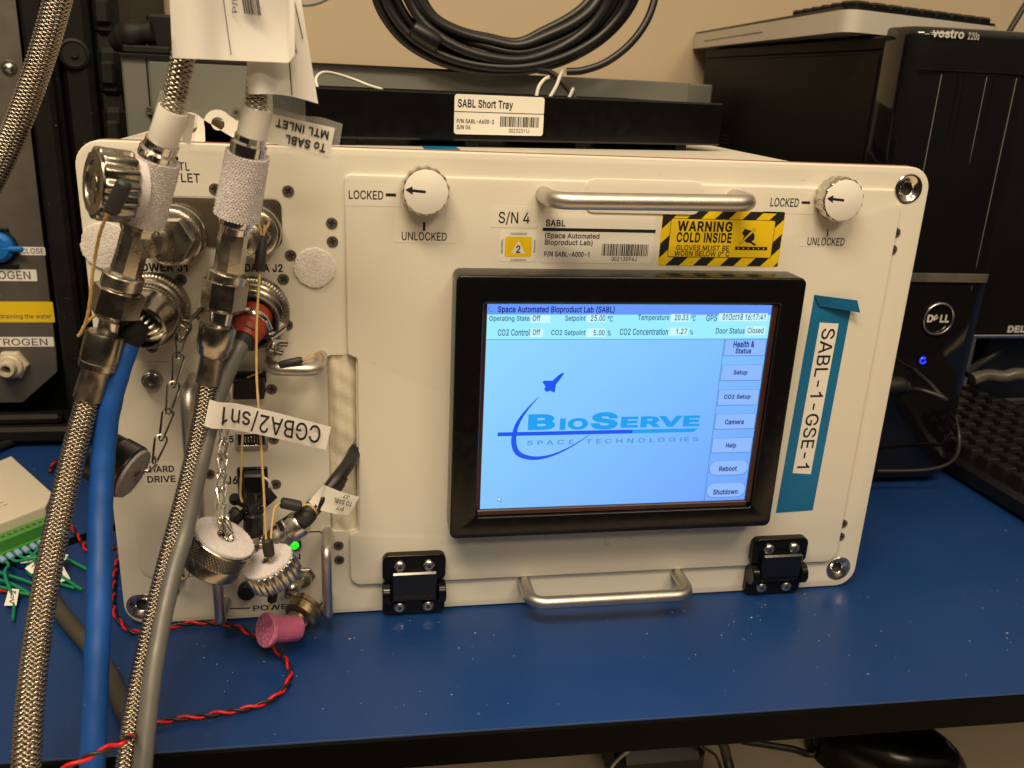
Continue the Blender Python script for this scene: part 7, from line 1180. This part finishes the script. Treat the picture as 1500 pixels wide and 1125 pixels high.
# ---- black computer tower at the right
pc = thing('computer_tower', (352, 370, 0), 'tall glossy black desktop computer standing right of the unit', 'computer')
PM = Matrix.Translation(V(300, 150, 0)) @ Matrix.Rotation(math.radians(-1.6), 4, 'Z')
HT = 361.0
body('case', 'pc_black', [(rbox(0, 103, 40, 435, 6, HT - 6.5, 2), PM), (rbox(-1.2, -0.05, 44, 432, 12, HT - 18, 0.5), PM), (rbox(-1.5, 104, 42, 434, HT - 16, HT - 5.5, 1.5), PM)], pc)
def fscreen(a, z0, z1, y0, y1, b): return None
# curved glossy fascia: bulges slightly, with a chamfer to the side
ov = [(-0.5, 39), (-1.5, 30), (-1.0, 12), (2.0, 4), (9, 0.8), (30, -1.0), (60, -1.6), (88, -0.8), (98, 2.5), (102.5, 9), (104, 20), (103.5, 39)]
vs = []; fs = []; n_ = len(ov); lev = [(4, 0.95, 6), (8, 0.985, 2), (20, 1, 0), (HT * 0.5, 1, -1.5), (HT - 6, 1, 0), (HT - 1.5, 0.992, 1.5), (HT, 0.97, 5)]
for z, sx_, dy_ in lev:
    for x, y in ov: vs.append((51 + (x - 51) * sx_, min(39, y + dy_ * (1 if y < 38 else 0)), z))
for j in range(len(lev) - 1):
    for k in range(n_ - 1): fs.append((j * n_ + k, j * n_ + k + 1, (j + 1) * n_ + k + 1, (j + 1) * n_ + k))
fs.append(tuple(reversed(range(n_)))); fs.append(tuple(range((len(lev) - 1) * n_, len(lev) * n_)))
body('front_fascia', 'pc_gloss', [((vs, fs), PM)], pc, smooth=50)
body('fascia_seam', 'pc_black', [(rbox(6, 100, -2.6, -1.2, HT - 29.5, HT - 28.6, 0.1), PM)], pc)
for k, x in enumerate((24, 38, 43, 60, 66, 84)):  # thin strips added to paint streaked reflections on the glossy fascia
    body('reflection_streak', 'silver_grey' if k in (0, 3, 5) else 'pc_black', [(rbox(x, x + 0.35, -2.35, -1.5, 170, HT - 32, 0.1), PM)], pc)
def pcp(x, y, z): return PM @ V(x, y, z)
def ptxt(s_, x0, x1, z0, z1, y, m_, bold=0.02): return txt(s_, pcp(x0, y, z0), pcp(x1, y, z0), pcp(x0, y, z1), m_, pc, bold)
qa = PM.inverted() @ V(V(310.70, 148.0, 353.93)); qb = PM.inverted() @ V(V(335.50, 148.0, 359.32)); qc_ = PM.inverted() @ V(V(338.76, 148.0, 354.69)); qd_ = PM.inverted() @ V(V(347.59, 148.0, 359.04))
ptxt('vostro', qa.x, qb.x, qa.z, qa.z + 5.2, -2.4, 'logo_silver', 0.03); ptxt('220s', qc_.x, qd_.x, qa.z - 0.4, qa.z + 4.2, -2.4, 'logo_silver', 0.0)
body('trim_band', 'band_grey', [(rbox(-1, 95, -4.4, -3.0, 176.5, 183.5, 0.3), PM)], pc)
cd_ = PM.inverted() @ V(V(360.00, 147.0, 146.89))
body('badge_ring', 'silver_metal', [(tube([pcp(cd_.x + 12.6 * math.cos(a), -4.2, cd_.z + 12.6 * math.sin(a)) for a in np.linspace(0, 2 * PI, 49)[:-1]], 0.9, 8, loop=True),)], pc)
ptxt('D', cd_.x - 9.5, cd_.x - 4.3, cd_.z - 2.6, cd_.z + 3.0, -3.6, 'logo_silver', 0.04); ptxt('LL', cd_.x + 1.6, cd_.x + 9.5, cd_.z - 2.6, cd_.z + 3.0, -3.6, 'logo_silver', 0.04)
a_ = math.radians(35); eb = pcp(cd_.x - 3.6, -3.6, cd_.z - 1.6); txt('E', eb, eb + V(4.3 * math.cos(a_), 0, 4.3 * math.sin(a_)), eb + V(-4.2 * math.sin(a_) * 0.6, 0, 4.2 * math.cos(a_) * 0.8), 'logo_silver', pc, 0.04)
cl_ = PM.inverted() @ V(V(354.21, 147.0, 112.14)); 
body('power_lamp', ['led_blue', 'pc_gloss'], [(tube([pcp(cl_.x + 2.4 * math.cos(a), -3.6, cl_.z + 2.4 * math.sin(a)) for a in np.linspace(0.9, 2 * PI - 0.1, 20)], 0.75, 6), None, 0), (tube([pcp(cl_.x + 0.2, -3.6, cl_.z + 0.5), pcp(cl_.x + 0.6, -3.6, cl_.z + 3.2)], 0.6, 6), None, 0),
    (lathe([(4.8, 0), (4.6, 0.6), (0, 0.8)], 28), frame(pcp(cl_.x, -2.6, cl_.z), (0, -1, 0)), 1)], pc)
g = []
for zi, r_ in ((66, 2.2), (54, 2.8), (42, 3.2), (30, 3.4), (14, 4.0)):
    g.append((tube([pcp(24 + r_ * math.cos(a), -3.3, zi + r_ * math.sin(a)) for a in np.linspace(0, 2 * PI, 17)[:-1]], 0.45, 6, loop=True),))
body('audio_jack', 'silver_grey', g, pc)
g = []                                            # two blocks of vent holes in the side panel
for blk, (yA, zA, ny, nz) in enumerate(((330, 262, 14, 11), (322, 208, 12, 10))):
    for i in range(ny):
        for j in range(nz): g.append((rbox(-1.75, -1.18, yA + i * 6.6, yA + i * 6.6 + 3.4, zA - j * 4.2, zA - j * 4.2 + 2.4, 0.2), PM))
body('vent_holes', 'black_gloss', g, pc, kind='stuff')
body('usb_plug', 'black_rubber', [(tube(spl([V(315.42, 128.0, 96.44), V(323.38, 126.0, 97.60), V(330.60, 124.0, 96.50)], 4), [7, 7.4, 7.4, 7.4, 7.2, 7, 6.4, 5, 4.8], 14),)], pc)
cbl = thing('front_cable', V(339.50, 110.0, 94.55), 'black cable looping out from the front of the computer tower', 'cable')
body('jacket', 'black_cable', [(tube(spl([V(329.65, 124.0, 95.37), V(334.16, 112.0, 98.40), V(343.74, 104.0, 96.64), V(349.36, 102.0, 93.94), V(345.60, 106.0, 97.01), V(344.49, 120.0, 102.23), V(347.24, 138.0, 102.98), V(349.95, 147.0, 103.46)], 7), 2.0, 10),)], cbl, smooth=80)
cb2 = thing('bench_cable', V(376.94, 120.0, 37.38), 'thin black cable curving past the foot of the tower to the keyboard', 'cable')
body('jacket', 'black_cable', [(tube(spl([V(321.58, 130.0, 22.42), V(342.34, 128.0, 22.68), V(365.43, 126.0, 24.10), V(385.04, 130.0, 26.62), V(399.85, 140.0, 31.10), V(407.85, 152.0, 41.44), V(406.66, 160.0, 57.03)], 7), 1.6, 10),)], cb2, smooth=80)
# ---- white keyboard lying upside on top of the tower
kb = thing('white_keyboard', (380, 400, 358), 'white edged keyboard with black keys lying on top of the computer tower', 'keyboard')
ka, kbk, kr = V(272, 198, 0), V(315, 650, 0), V(462, 276, 0); e1 = (kbk - ka); e2 = (kr - ka)
def kpt(s_, t_, z): p = ka + e1 * s_ + e2 * t_; return V(p.x, p.y, z)
def slab(fn, z0, z1, s0, s1, t0, t1, r=0.04, n=5):
    pts = []
    for cs, ct, a0_ in ((s1 - r, t0 + r * 2.2, -90), (s1 - r, t1 - r * 2.2, 0), (s0 + r, t1 - r * 2.2, 90), (s0 + r, t0 + r * 2.2, 180)):
        for k in range(n + 1):
            a = math.radians(a0_ + 90 * k / n); pts.append((cs + r * math.cos(a), ct + r * 2.2 * math.sin(a)))
    vs = [tuple(fn(s_, t_, z0(s_) if callable(z0) else z0)) for s_, t_ in pts] + [tuple(fn(s_, t_, z1(s_) if callable(z1) else z1)) for s_, t_ in pts]; m__ = len(pts)
    fs = [(k, (k + 1) % m__, (k + 1) % m__ + m__, k + m__) for k in range(m__)] + [tuple(range(m__))[::-1], tuple(range(m__, 2 * m__))]
    return vs, fs
body('base', 'silver_plastic', [(slab(kpt, 357.5, lambda s: 373.5, 0, 1, 0, 1),)], kb, smooth=40)
body('top_deck', 'black_plastic', [(slab(kpt, 373.6, 376.0, 0.003, 0.997, 0.005, 0.995),)], kb)
body('side_slot', 'ink_soft', [(([tuple(kpt(0.42, -0.002, 365)), tuple(kpt(0.86, -0.002, 364)), tuple(kpt(0.86, -0.002, 364.8)), tuple(kpt(0.42, -0.002, 365.8))], [(0, 1, 2, 3)]),)], kb)
kvs, kfs = rbox(-8.5, 8.5, -8.5, 8.5, 0, 5.5, 1.6); kme = MB().add((kvs, kfs)).mesh('key', 'key_black')
kang = math.atan2(e2.y, e2.x)
for i in range(6):
    for j in range(9): p = kpt(0.05 + i * 0.045, 0.10 + j * 0.10, 376.2); place('key', kme, kb, p, (0, 0, kang))

# ---- second display further right
md = thing('display_monitor', (600, 330, 0), 'black display standing at the right edge of the picture behind the keyboard', 'monitor')
zs = V(V(530.74, 311.0, 86.34)).z
body('panel', 'pc_black', [(plate(rrect(470, zs + 0.6, 760, 352, 5, 4), 0, 18, bev=1.5), front(0, 330, 0))], md)
body('chin_strip', 'silver_metal', [(rbox(474, 758, 308.5, 329, zs - 3.5, zs, 0.6),)], md)
dq = V(V(564.61, 311.5, 87.58)); txt('DELL', V(dq.x, 311.6, zs + 2.4), V(dq.x + 27, 311.6, zs + 2.4), V(dq.x, 311.6, zs + 8.6), 'logo_silver', md, 0.05)
body('stand', 'black_plastic', [(rbox(560, 640, 331, 350, 8, 200, 2),)], md)
body('foot', 'band_grey', [(tube(spl([V(527.18, 300.0, 41.39), V(542.64, 300.0, 45.66), V(559.40, 296.0, 45.34), V(572.77, 294.0, 48.83), V(601.83, 290.0, 46.89)], 6), 6.5, 12),)], md)
cb3 = thing('display_cable', V(565.90, 340.0, 55.22), 'black cable hanging from the back of the display at the right edge', 'cable')
body('jacket', 'black_cable', [(tube(spl([V(534.63, 320.0, 40.59), V(559.60, 330.0, 50.76), V(584.87, 335.0, 62.74), V(612.55, 340.0, 66.46)], 6), 4.0, 10),)], cb3)
cb4 = thing('loose_cable', V(545.96, 300.0, 15.66), 'loose black cable on the bench under the display', 'cable')
body('jacket', 'black_cable', [(tube(spl([V(579.96, 370.24, 4.0), V(570.96, 341.40, 4.0), V(580.24, 325.91, 4.0), V(604.29, 324.82, 4.0), V(639.29, 331.89, 4.0)], 7), 3.4, 10),)], cb4)
cb5 = thing('top_cable', V(566.02, 400.0, 397.66), 'black cable hanging down the wall in the top right corner', 'cable')
body('jacket', 'black_cable', [(tube(spl([V(575.13, 420.0, 379.58), V(581.26, 420.0, 393.10), V(587.35, 420.0, 406.52), V(597.96, 420.0, 426.56)], 6), 3.0, 10),)], cb5)

# ---- black keyboard on the bench at the right edge
bk = thing('black_keyboard', (520, 140, 0), 'black keyboard with tall keys lying on the bench at the right edge', 'keyboard')
o_ = V(V(413.52, 150.21, 0.0)); e_l = V(V(417.80, 72.42, 0.0)) - o_; dl = e_l.normalized(); dr = V(-dl.y, dl.x, 0)
if dr.x < 0: dr = -dr
BM = Matrix(((dr.x, dl.x, 0, o_.x), (dr.y, dl.y, 0, o_.y), (0, 0, 1, 0), (0, 0, 0, 1)))
body('base', 'black_plastic', [(rbox(-4, 150, -160, 300, 0.8, 18, 4) if False else rbox(0, 170, -190, 260, 0.8, 19, 4), BM)], bk)
tk = lathe([(11.8, 0), (10.6, 3), (8.2, 9.5), (7.4, 10.3)], 4, closed=True); tkm = MB().add(tk, Matrix.Rotation(PI / 4, 4, 'Z')).mesh('key', 'key_black', smooth=20)
kr_ = math.atan2(dr.y, dr.x)
for i in range(7):
    for j in range(14): place('key', tkm, bk, BM @ V(14 + i * 19.5, -178 + j * 19.2, 19.2), (0, 0, kr_))

# ---- black transit case with an instrument plate at the left
tc_ = thing('transit_case', (-420, 300, 0), 'black plastic rack case at the left edge holding a grey instrument panel', 'case')
xr = -272.5
cpl = [(-620, -30), (xr, -30), (xr, 0), (-620, 0)]
body('frame_side', 'case_black', [(rbox(-338, -316, 284, 330, 4, 520, 5),), (rbox(-314.5, -292, 290, 334, 2, 520, 4),), (rbox(-334, -317, 272, 283.6, 22, 520, 3),)], tc_)
body('frame_bottom', 'case_black', [(rbox(-640, -339, 284, 330, 2, 14, 3),), (rbox(-640, -318, 272, 283.6, 4, 18, 3),), (rbox(-640, -345, 286, 300, 14.3, 24, 3),)], tc_)
body('back_shell', 'case_black', [(rbox(-640, -296, 335, 620, 0.6, 520, 6),)], tc_)
g = []
for k in range(9): g.append((rbox(-291, xr, 296, 330, 20 + k * 44, 58 + k * 44, 5),))
for k in range(9): g.append((rbox(-288, xr - 4, 292, 296.5, 29 + k * 44, 47 + k * 44, 3),))
body('hinge_rib', 'black_rubber', [(rbox(-291.5, xr + 0.5, 300, 345, 14, 520, 3),)] + g, tc_)
pz = lambda px, py: V(0, 0, 0)
ip = body('instrument_plate', 'plate_grey', [(plate([(-640, 31), (-378, 31), (-347.5, 58.5), (-346.5, 75), (-342.5, 520), (-640, 520)], 0, 2.0, bev=0.5), front(0, 302, 0))], tc_)
Y3 = 299.85
def pl(a, b, m_='label_white'): return body('label', m_, [(*platef(a, b, Y3, 0.12, 0.8),)], tc_)
l1 = pl(V(-363.65, 300.0, 158.60), V(-345.07, 300.0, 165.29)); atxt('CLOSE', V(-363.22, 300.0, 160.00), V(-345.97, 300.0, 164.16), Y3 - 0.1, 'ink_soft', l1)
l2 = pl(V(-412.99, 300.0, 137.00), V(-353.73, 300.0, 146.61)); atxt('NITROGEN', V(-403.59, 300.0, 138.77), V(-358.58, 300.0, 145.14), Y3 - 0.1, 'ink_soft', l2)
l3 = pl(V(-448.62, 300.0, 102.07), V(-344.27, 300.0, 119.69), 'yellow_print'); atxt('draining the water', V(-386.29, 300.0, 104.43), V(-346.53, 300.0, 109.16), Y3 - 0.1, 'ink_soft', l3)
l4 = pl(V(-410.57, 300.0, 80.95), V(-347.18, 300.0, 89.34)); atxt('NITROGEN', V(-403.62, 300.0, 82.10), V(-352.16, 300.0, 87.86), Y3 - 0.1, 'ink_soft', l4)
c = V(V(-380.97, 297.0, 66.15)); body('hose_fitting', 'nylon_white', [(hexnut(13, 0, 7, 1.2), front(c.x, 300, c.z)), (lathe([(10, 7), (10, 10), (8.6, 11), (6.6, 11), (6.6, 18), (6.0, 18.8), (4.0, 18.8), (3.6, 9)], 32, closed=False), front(c.x, 300, c.z)), (lathe([(9.9, 7), (3, 7.3), (0, 7.4)], 24), front(c.x, 300, c.z))], tc_)
c = V(V(-378.64, 297.0, 165.34)); body('valve_handle', 'valve_blue', [(lathe([(12, 0), (12, 6), (9, 9), (0, 10)], 32), front(c.x, 300, c.z)), (rbox(c.x - 4, c.x + 20, 290.5, 294.5, c.z - 3.0, c.z + 1.6, 1.5),)], tc_)
body('valve_clip', 'black_rubber', [(tube([V(c.x + 13.5 * math.cos(a), 298.5, c.z + 13.5 * math.sin(a)) for a in np.linspace(-1.3, 1.3, 14)], 0.8, 8),), (rbox(c.x - 8, c.x + 9, 297, 299.6, c.z + 12.5, c.z + 15.5, 1),), (rbox(c.x - 8, c.x + 13, 297, 299.6, c.z - 17, c.z - 13.5, 1),)], tc_)
body('plate_screw', 'screw_bright', [(lathe([(6, 0), (5.6, 0.6), (3.6, 0.8), (3.4, 2.0), (2.2, 3.0), (0, 3.3)], 24), frame(V(-354.61, 299.9, 302.27), (0, -1, 0)))], tc_)
hk = V(V(-311.03, 288.0, 305.71)); body('latch', 'black_rubber', [(lathe([(11, 0), (11, 3), (9, 4), (8, 3), (3, 3), (3, 5), (0, 5)], 24), frame(V(-304, 290, 315), (0.2, -1, 0)))], tc_)
fc = thing('floor_cable', V(-369.15, 272.77, 4.0), 'black cable lying on the bench along the foot of the transit case', 'cable')
body('jacket', 'black_cable', [(tube(spl([V(-396.46, 246.49, 5.0), V(-384.42, 271.30, 5.0), V(-368.56, 288.42, 5.0), V(-349.11, 296.68, 5.0), V(-329.52, 306.83, 5.0)], 7), 3.2, 10),)], fc)

# ---- beige interface box with a green terminal block and wires
db = thing('interface_box', (-340, 150, 0), 'small beige interface box with green terminal block on the bench at the left', 'electronics box')
zt = 26.0
q = [V(V(-335.02, 72.38, 26.0)), V(V(-303.30, 107.74, 26.0)), V(V(-304.29, 128.68, 26.0)), V(V(-353.51, 196.88, 26.0)), V(V(-370.52, 169.58, 26.0))]
poly = [(p.x, p.y) for p in q]
def updown(poly, z0, z1, bev=0.0): return plate(poly, z0, z1, bev=bev)
body('shell', 'beige_plastic', [(updown(poly, 8, zt, 1.5),), (updown(inset(poly if area2(poly) > 0 else poly[::-1], 1.2), 0.6, 7.9),)], db)
tf0, tf1 = q[0], q[1]; du = (tf1 - tf0).normalized(); dv = V(du.y, -du.x, 0)
if dv.y > 0: dv = -dv
DM = Matrix(((du.x, -dv.x, 0, q[1].x), (du.y, -dv.y, 0, q[1].y), (0, 0, 1, 0), (0, 0, 0, 1)))
tb = body('terminal_block', 'terminal_green', [(rbox(-60, -1, -10.5, -0.3, 6, 19.5, 0.5), DM), (rbox(-60, -1, -13, -10.6, 6, 12, 0.4), DM)], db)
gr_ = []
for k in range(14):
    x = -4.0 - k * 4.1; gr_.append((lathe([(1.3, 0), (1.3, 0.5), (0, 0.5)], 10), DM @ frame((x, -6, 19.5), (0, 0, 1))))
body('terminal_screw', 'screw_dark', gr_, tb)
g = []
for r_i in range(3):
    for k in range(9): x = -4 - k * 4.4; g.append((rbox(x - 1.6 + 0.5 * (k % 2), x + 1.2, 16 + r_i * 5, 16.7 + r_i * 5, zt + 0.02, zt + 0.1, 0.02), DM @ Matrix.Translation(V(-10, 6, 0))))
body('printed_marks', 'ink_soft', g, db)
body('vent_marks', 'black_rubber', [(rbox(-60, -1, -0.25, 0.2, 1.5, 5.5, 0.1), DM)], db)
gp = 'green wires from the terminal block'
wtag = {0: 'Vc3', 1: '2', 3: '14', 5: '0', 6: '7'}
ends = [V(-303.51, 64.58, 3.0), V(-295.93, 55.66, 3.0), V(-290.90, 49.56, 3.0), V(-284.06, 50.52, 3.0), V(-282.10, 55.16, 4.0), V(-283.37, 65.24, 4.0), V(-284.07, 73.87, 5.0), V(-299.82, 28.91, 3.0)]
R_ = random.Random(21)
for k in range(8):
    x = -3.8 - k * 4.1 * 1.25; a = DM @ V(x, -12.8, 10); e_ = V(ends[k]); b = a + (-DM.col[1].to_3d()) * 9 + V(0, 0, -2); mid = (b + e_) / 2 + V(R_.uniform(-6, 6), R_.uniform(-5, 5), 4); far = e_ + V(R_.uniform(4, 18), -R_.uniform(6, 20), 0); far.z = 2.0
    gw = thing('green_wire', a, ['first', 'second', 'third', 'fourth', 'fifth', 'sixth', 'seventh', 'eighth'][k] + ' green wire from the right end of the green terminal block', 'wire', gp)
    body('wire', 'green_wire', [(tube(spl([a, b, mid, e_, far], 6), 1.05, 8),)], gw, smooth=80)
    body('ferrule', 'ferrule_blue', [(lathe([(1.2, 0), (2.0, 0.5), (2.0, 4.4), (1.3, 5.2)], 14), frame(a + V(0, 0, 0), b - a))], gw)
    if k in wtag:
        t0 = mid * 0.45 + e_ * 0.55 + V(0, 0, 1.2); sx = V(math.cos(k * 1.3 - 0.4), math.sin(k * 1.3 - 0.4), 0.25) * 6.5; sy = V(-sx.y, sx.x, 2) * 0.5
        tg_ = sheet('wire_tag', 'label_paper', (t0 - sx - sy, t0 + sx - sy, t0 + sx + sy, t0 - sx + sy), gw, 0.2, None, 3)
        txt(wtag[k], t0 - sx * 0.6 - sy * 0.45 + V(0, 0, 0.12), t0 + sx * 0.6 - sy * 0.45 + V(0, 0, 0.12), t0 - sx * 0.6 + sy * 0.45 + V(0, 0, 0.12), 'ink_soft', tg_, 0.0)
for k, (qa, qb, qc, qd) in enumerate(((V(-328.40, 67.67, 4.0), V(-312.50, 56.30, 5.0), V(-300.89, 50.45, 4.0), V(-288.93, 43.06, 3.0)), (V(-324.22, 55.82, 4.0), V(-310.54, 48.12, 5.0), V(-299.78, 40.92, 4.0), V(-287.07, 30.65, 3.0)), (V(-321.33, 47.63, 4.0), V(-307.04, 40.00, 5.0), V(-299.04, 36.25, 4.0), V(-290.00, 33.95, 3.0)))):
    gw = thing('green_wire', qb, ['upper', 'middle', 'lower'][k] + ' green wire entering the picture at the left edge below the beige box', 'wire', gp)
    body('wire', 'green_wire', [(tube(spl([qa, qb, qc, qd], 6), 1.05, 8),)], gw, smooth=80)
rw = thing('red_wire', V(-307.36, 40.18, 3.0), 'short red wire entering at the left edge below the green wires', 'wire')
body('wire', 'red_wire', [(tube(spl([V(-319.23, 41.31, 3.0), V(-311.59, 41.35, 3.0), V(-303.13, 39.01, 3.0), V(-294.45, 35.89, 3.0)], 5), 0.9, 8),)], rw)
vt = sheet('wire_tag', 'label_paper', (V(-303.49, 24.14, 3.0), V(-296.53, 23.46, 3.0), V(-298.99, 36.85, 6.0), V(-305.17, 38.20, 6.0)), rw, 0.2, None, 3)
txt('Vc3', V(-301.00, 24.84, 3.8), V(-302.48, 35.34, 6.2), V(-298.68, 24.61, 3.8), 'ink_soft', vt, 0.0)
bt2 = thing('wire_tag', V(-287.12, 57.26, 4.0), 'white paper wire tag lying beside the left braided hose', 'tag')
sheet('tag', 'label_paper', (V(-288.75, 42.30, 2.5), V(-274.31, 51.22, 3.0), V(-282.42, 65.14, 5.0), V(-285.96, 62.96, 4.0)), bt2, 0.2, None, 3)

# ---- clutter under the bench: mouse, keyboard and cables on the lower desk
ms = thing('computer_mouse', (250, -10, -150), 'black computer mouse on the lower desk below the bench edge', 'mouse')
vs = []; fs = []; nu, nv = 28, 12; mc = V(V(281.31, -5.76, -150.0)); mdir = V(math.cos(-0.45), math.sin(-0.45), 0); msd = V(-mdir.y, mdir.x, 0)
for j in range(nv + 1):
    v_ = j / nv * PI / 2
    for i in range(nu):
        u_a = 2 * PI * i / nu; rx_, ry_ = 54, 31; h_ = 38 * math.sin(v_) ** 0.9; k_ = math.cos(v_) ** 0.55
        x = rx_ * math.cos(u_a) * k_; y = ry_ * math.sin(u_a) * k_ * (1 - 0.12 * math.cos(2 * u_a)); p = mc + mdir * x + msd * y + V(0, 0, h_ * (1 - 0.15 * x / 54)); vs.append(tuple(p))
for j in range(nv):
    for i in range(nu): fs.append((j * nu + i, j * nu + (i + 1) % nu, (j + 1) * nu + (i + 1) % nu, (j + 1) * nu + i))
body('shell', 'black_satin', [((vs, fs),)], ms, smooth=60)
body('scroll_wheel', 'black_rubber', [(lathe([(5, -3), (6, -2), (6, 2), (5, 3)], 20), frame(mc - mdir * 28 + V(0, 0, 33), msd))], ms)
a0_ = mc + mdir * 40 + V(0, 0, 26); txt('ASUS', a0_ - msd * 6 + V(0, 0, 3), a0_ + msd * 9 + V(0, 0, 0), a0_ - msd * 6 - mdir * 5 + V(0, 0, 7), 'silver_grey', ms, 0.03)
mcb = thing('mouse_cable', V(227.55, 13.67, -148.0), 'black mouse cable running back under the bench', 'cable')
body('jacket', 'black_cable', [(tube(spl([mc - mdir * 52 + V(0, 0, 8), V(229.52, 7.63, -146.0), V(219.14, 13.78, -146.0), V(203.18, 19.92, -146.0), V(184.51, 26.41, -146.0)], 6), 2.4, 10),)], mcb)
lk = thing('lower_keyboard', (-40, -40, -150), 'black keyboard in shadow on the lower desk under the bench edge', 'keyboard')
la_ = V(V(12.38, 17.49, -140.0)); body('base', 'black_plastic', [(rbox(la_.x - 430, la_.x, -210, -10, -149.5, -130, 4),)], lk)
for i in range(22):
    for j in range(5): place('key', kme, lk, V(la_.x - 14 - i * 19, -190 + j * 19, -129.8))
for k, q in enumerate(((V(57.24, -29.83, -120.0), V(67.65, -22.57, -110.0), V(78.92, -20.80, -100.0), V(90.61, -17.76, -90.0)), (V(150.32, -30.25, -130.0), V(149.29, -19.07, -120.0), V(146.65, -15.18, -110.0), V(141.87, -11.71, -100.0)), (V(144.30, -29.53, -130.0), V(143.03, -15.10, -120.0), V(131.87, -15.43, -110.0), V(120.81, -15.95, -100.0)))):
    lc = thing('hanging_cable', q[1], ['thin grey cable slanting under the bench, left of the mouse', 'thick black cable hanging under the bench beside the mouse', 'thin black cable bending under the bench beside the thick one'][k], 'cable', 'cables hanging under the bench')
    body('jacket', ['silver_grey', 'black_cable', 'black_cable'][k], [(tube(spl(q, 6), [1.2, 3.4, 1.1][k], 10),)], lc)
ub = thing('black_adapter', V(98.21, 6.05, -140.0), 'dark plastic adapter in shadow on the lower desk, left of the cables', 'adapter')
uc = V(V(105.01, -0.67, -130.0)); body('shell', 'black_plastic', [(rbox(uc.x - 30, uc.x + 34, uc.y - 10, uc.y + 60, -149.5, -118, 6),)], ub)
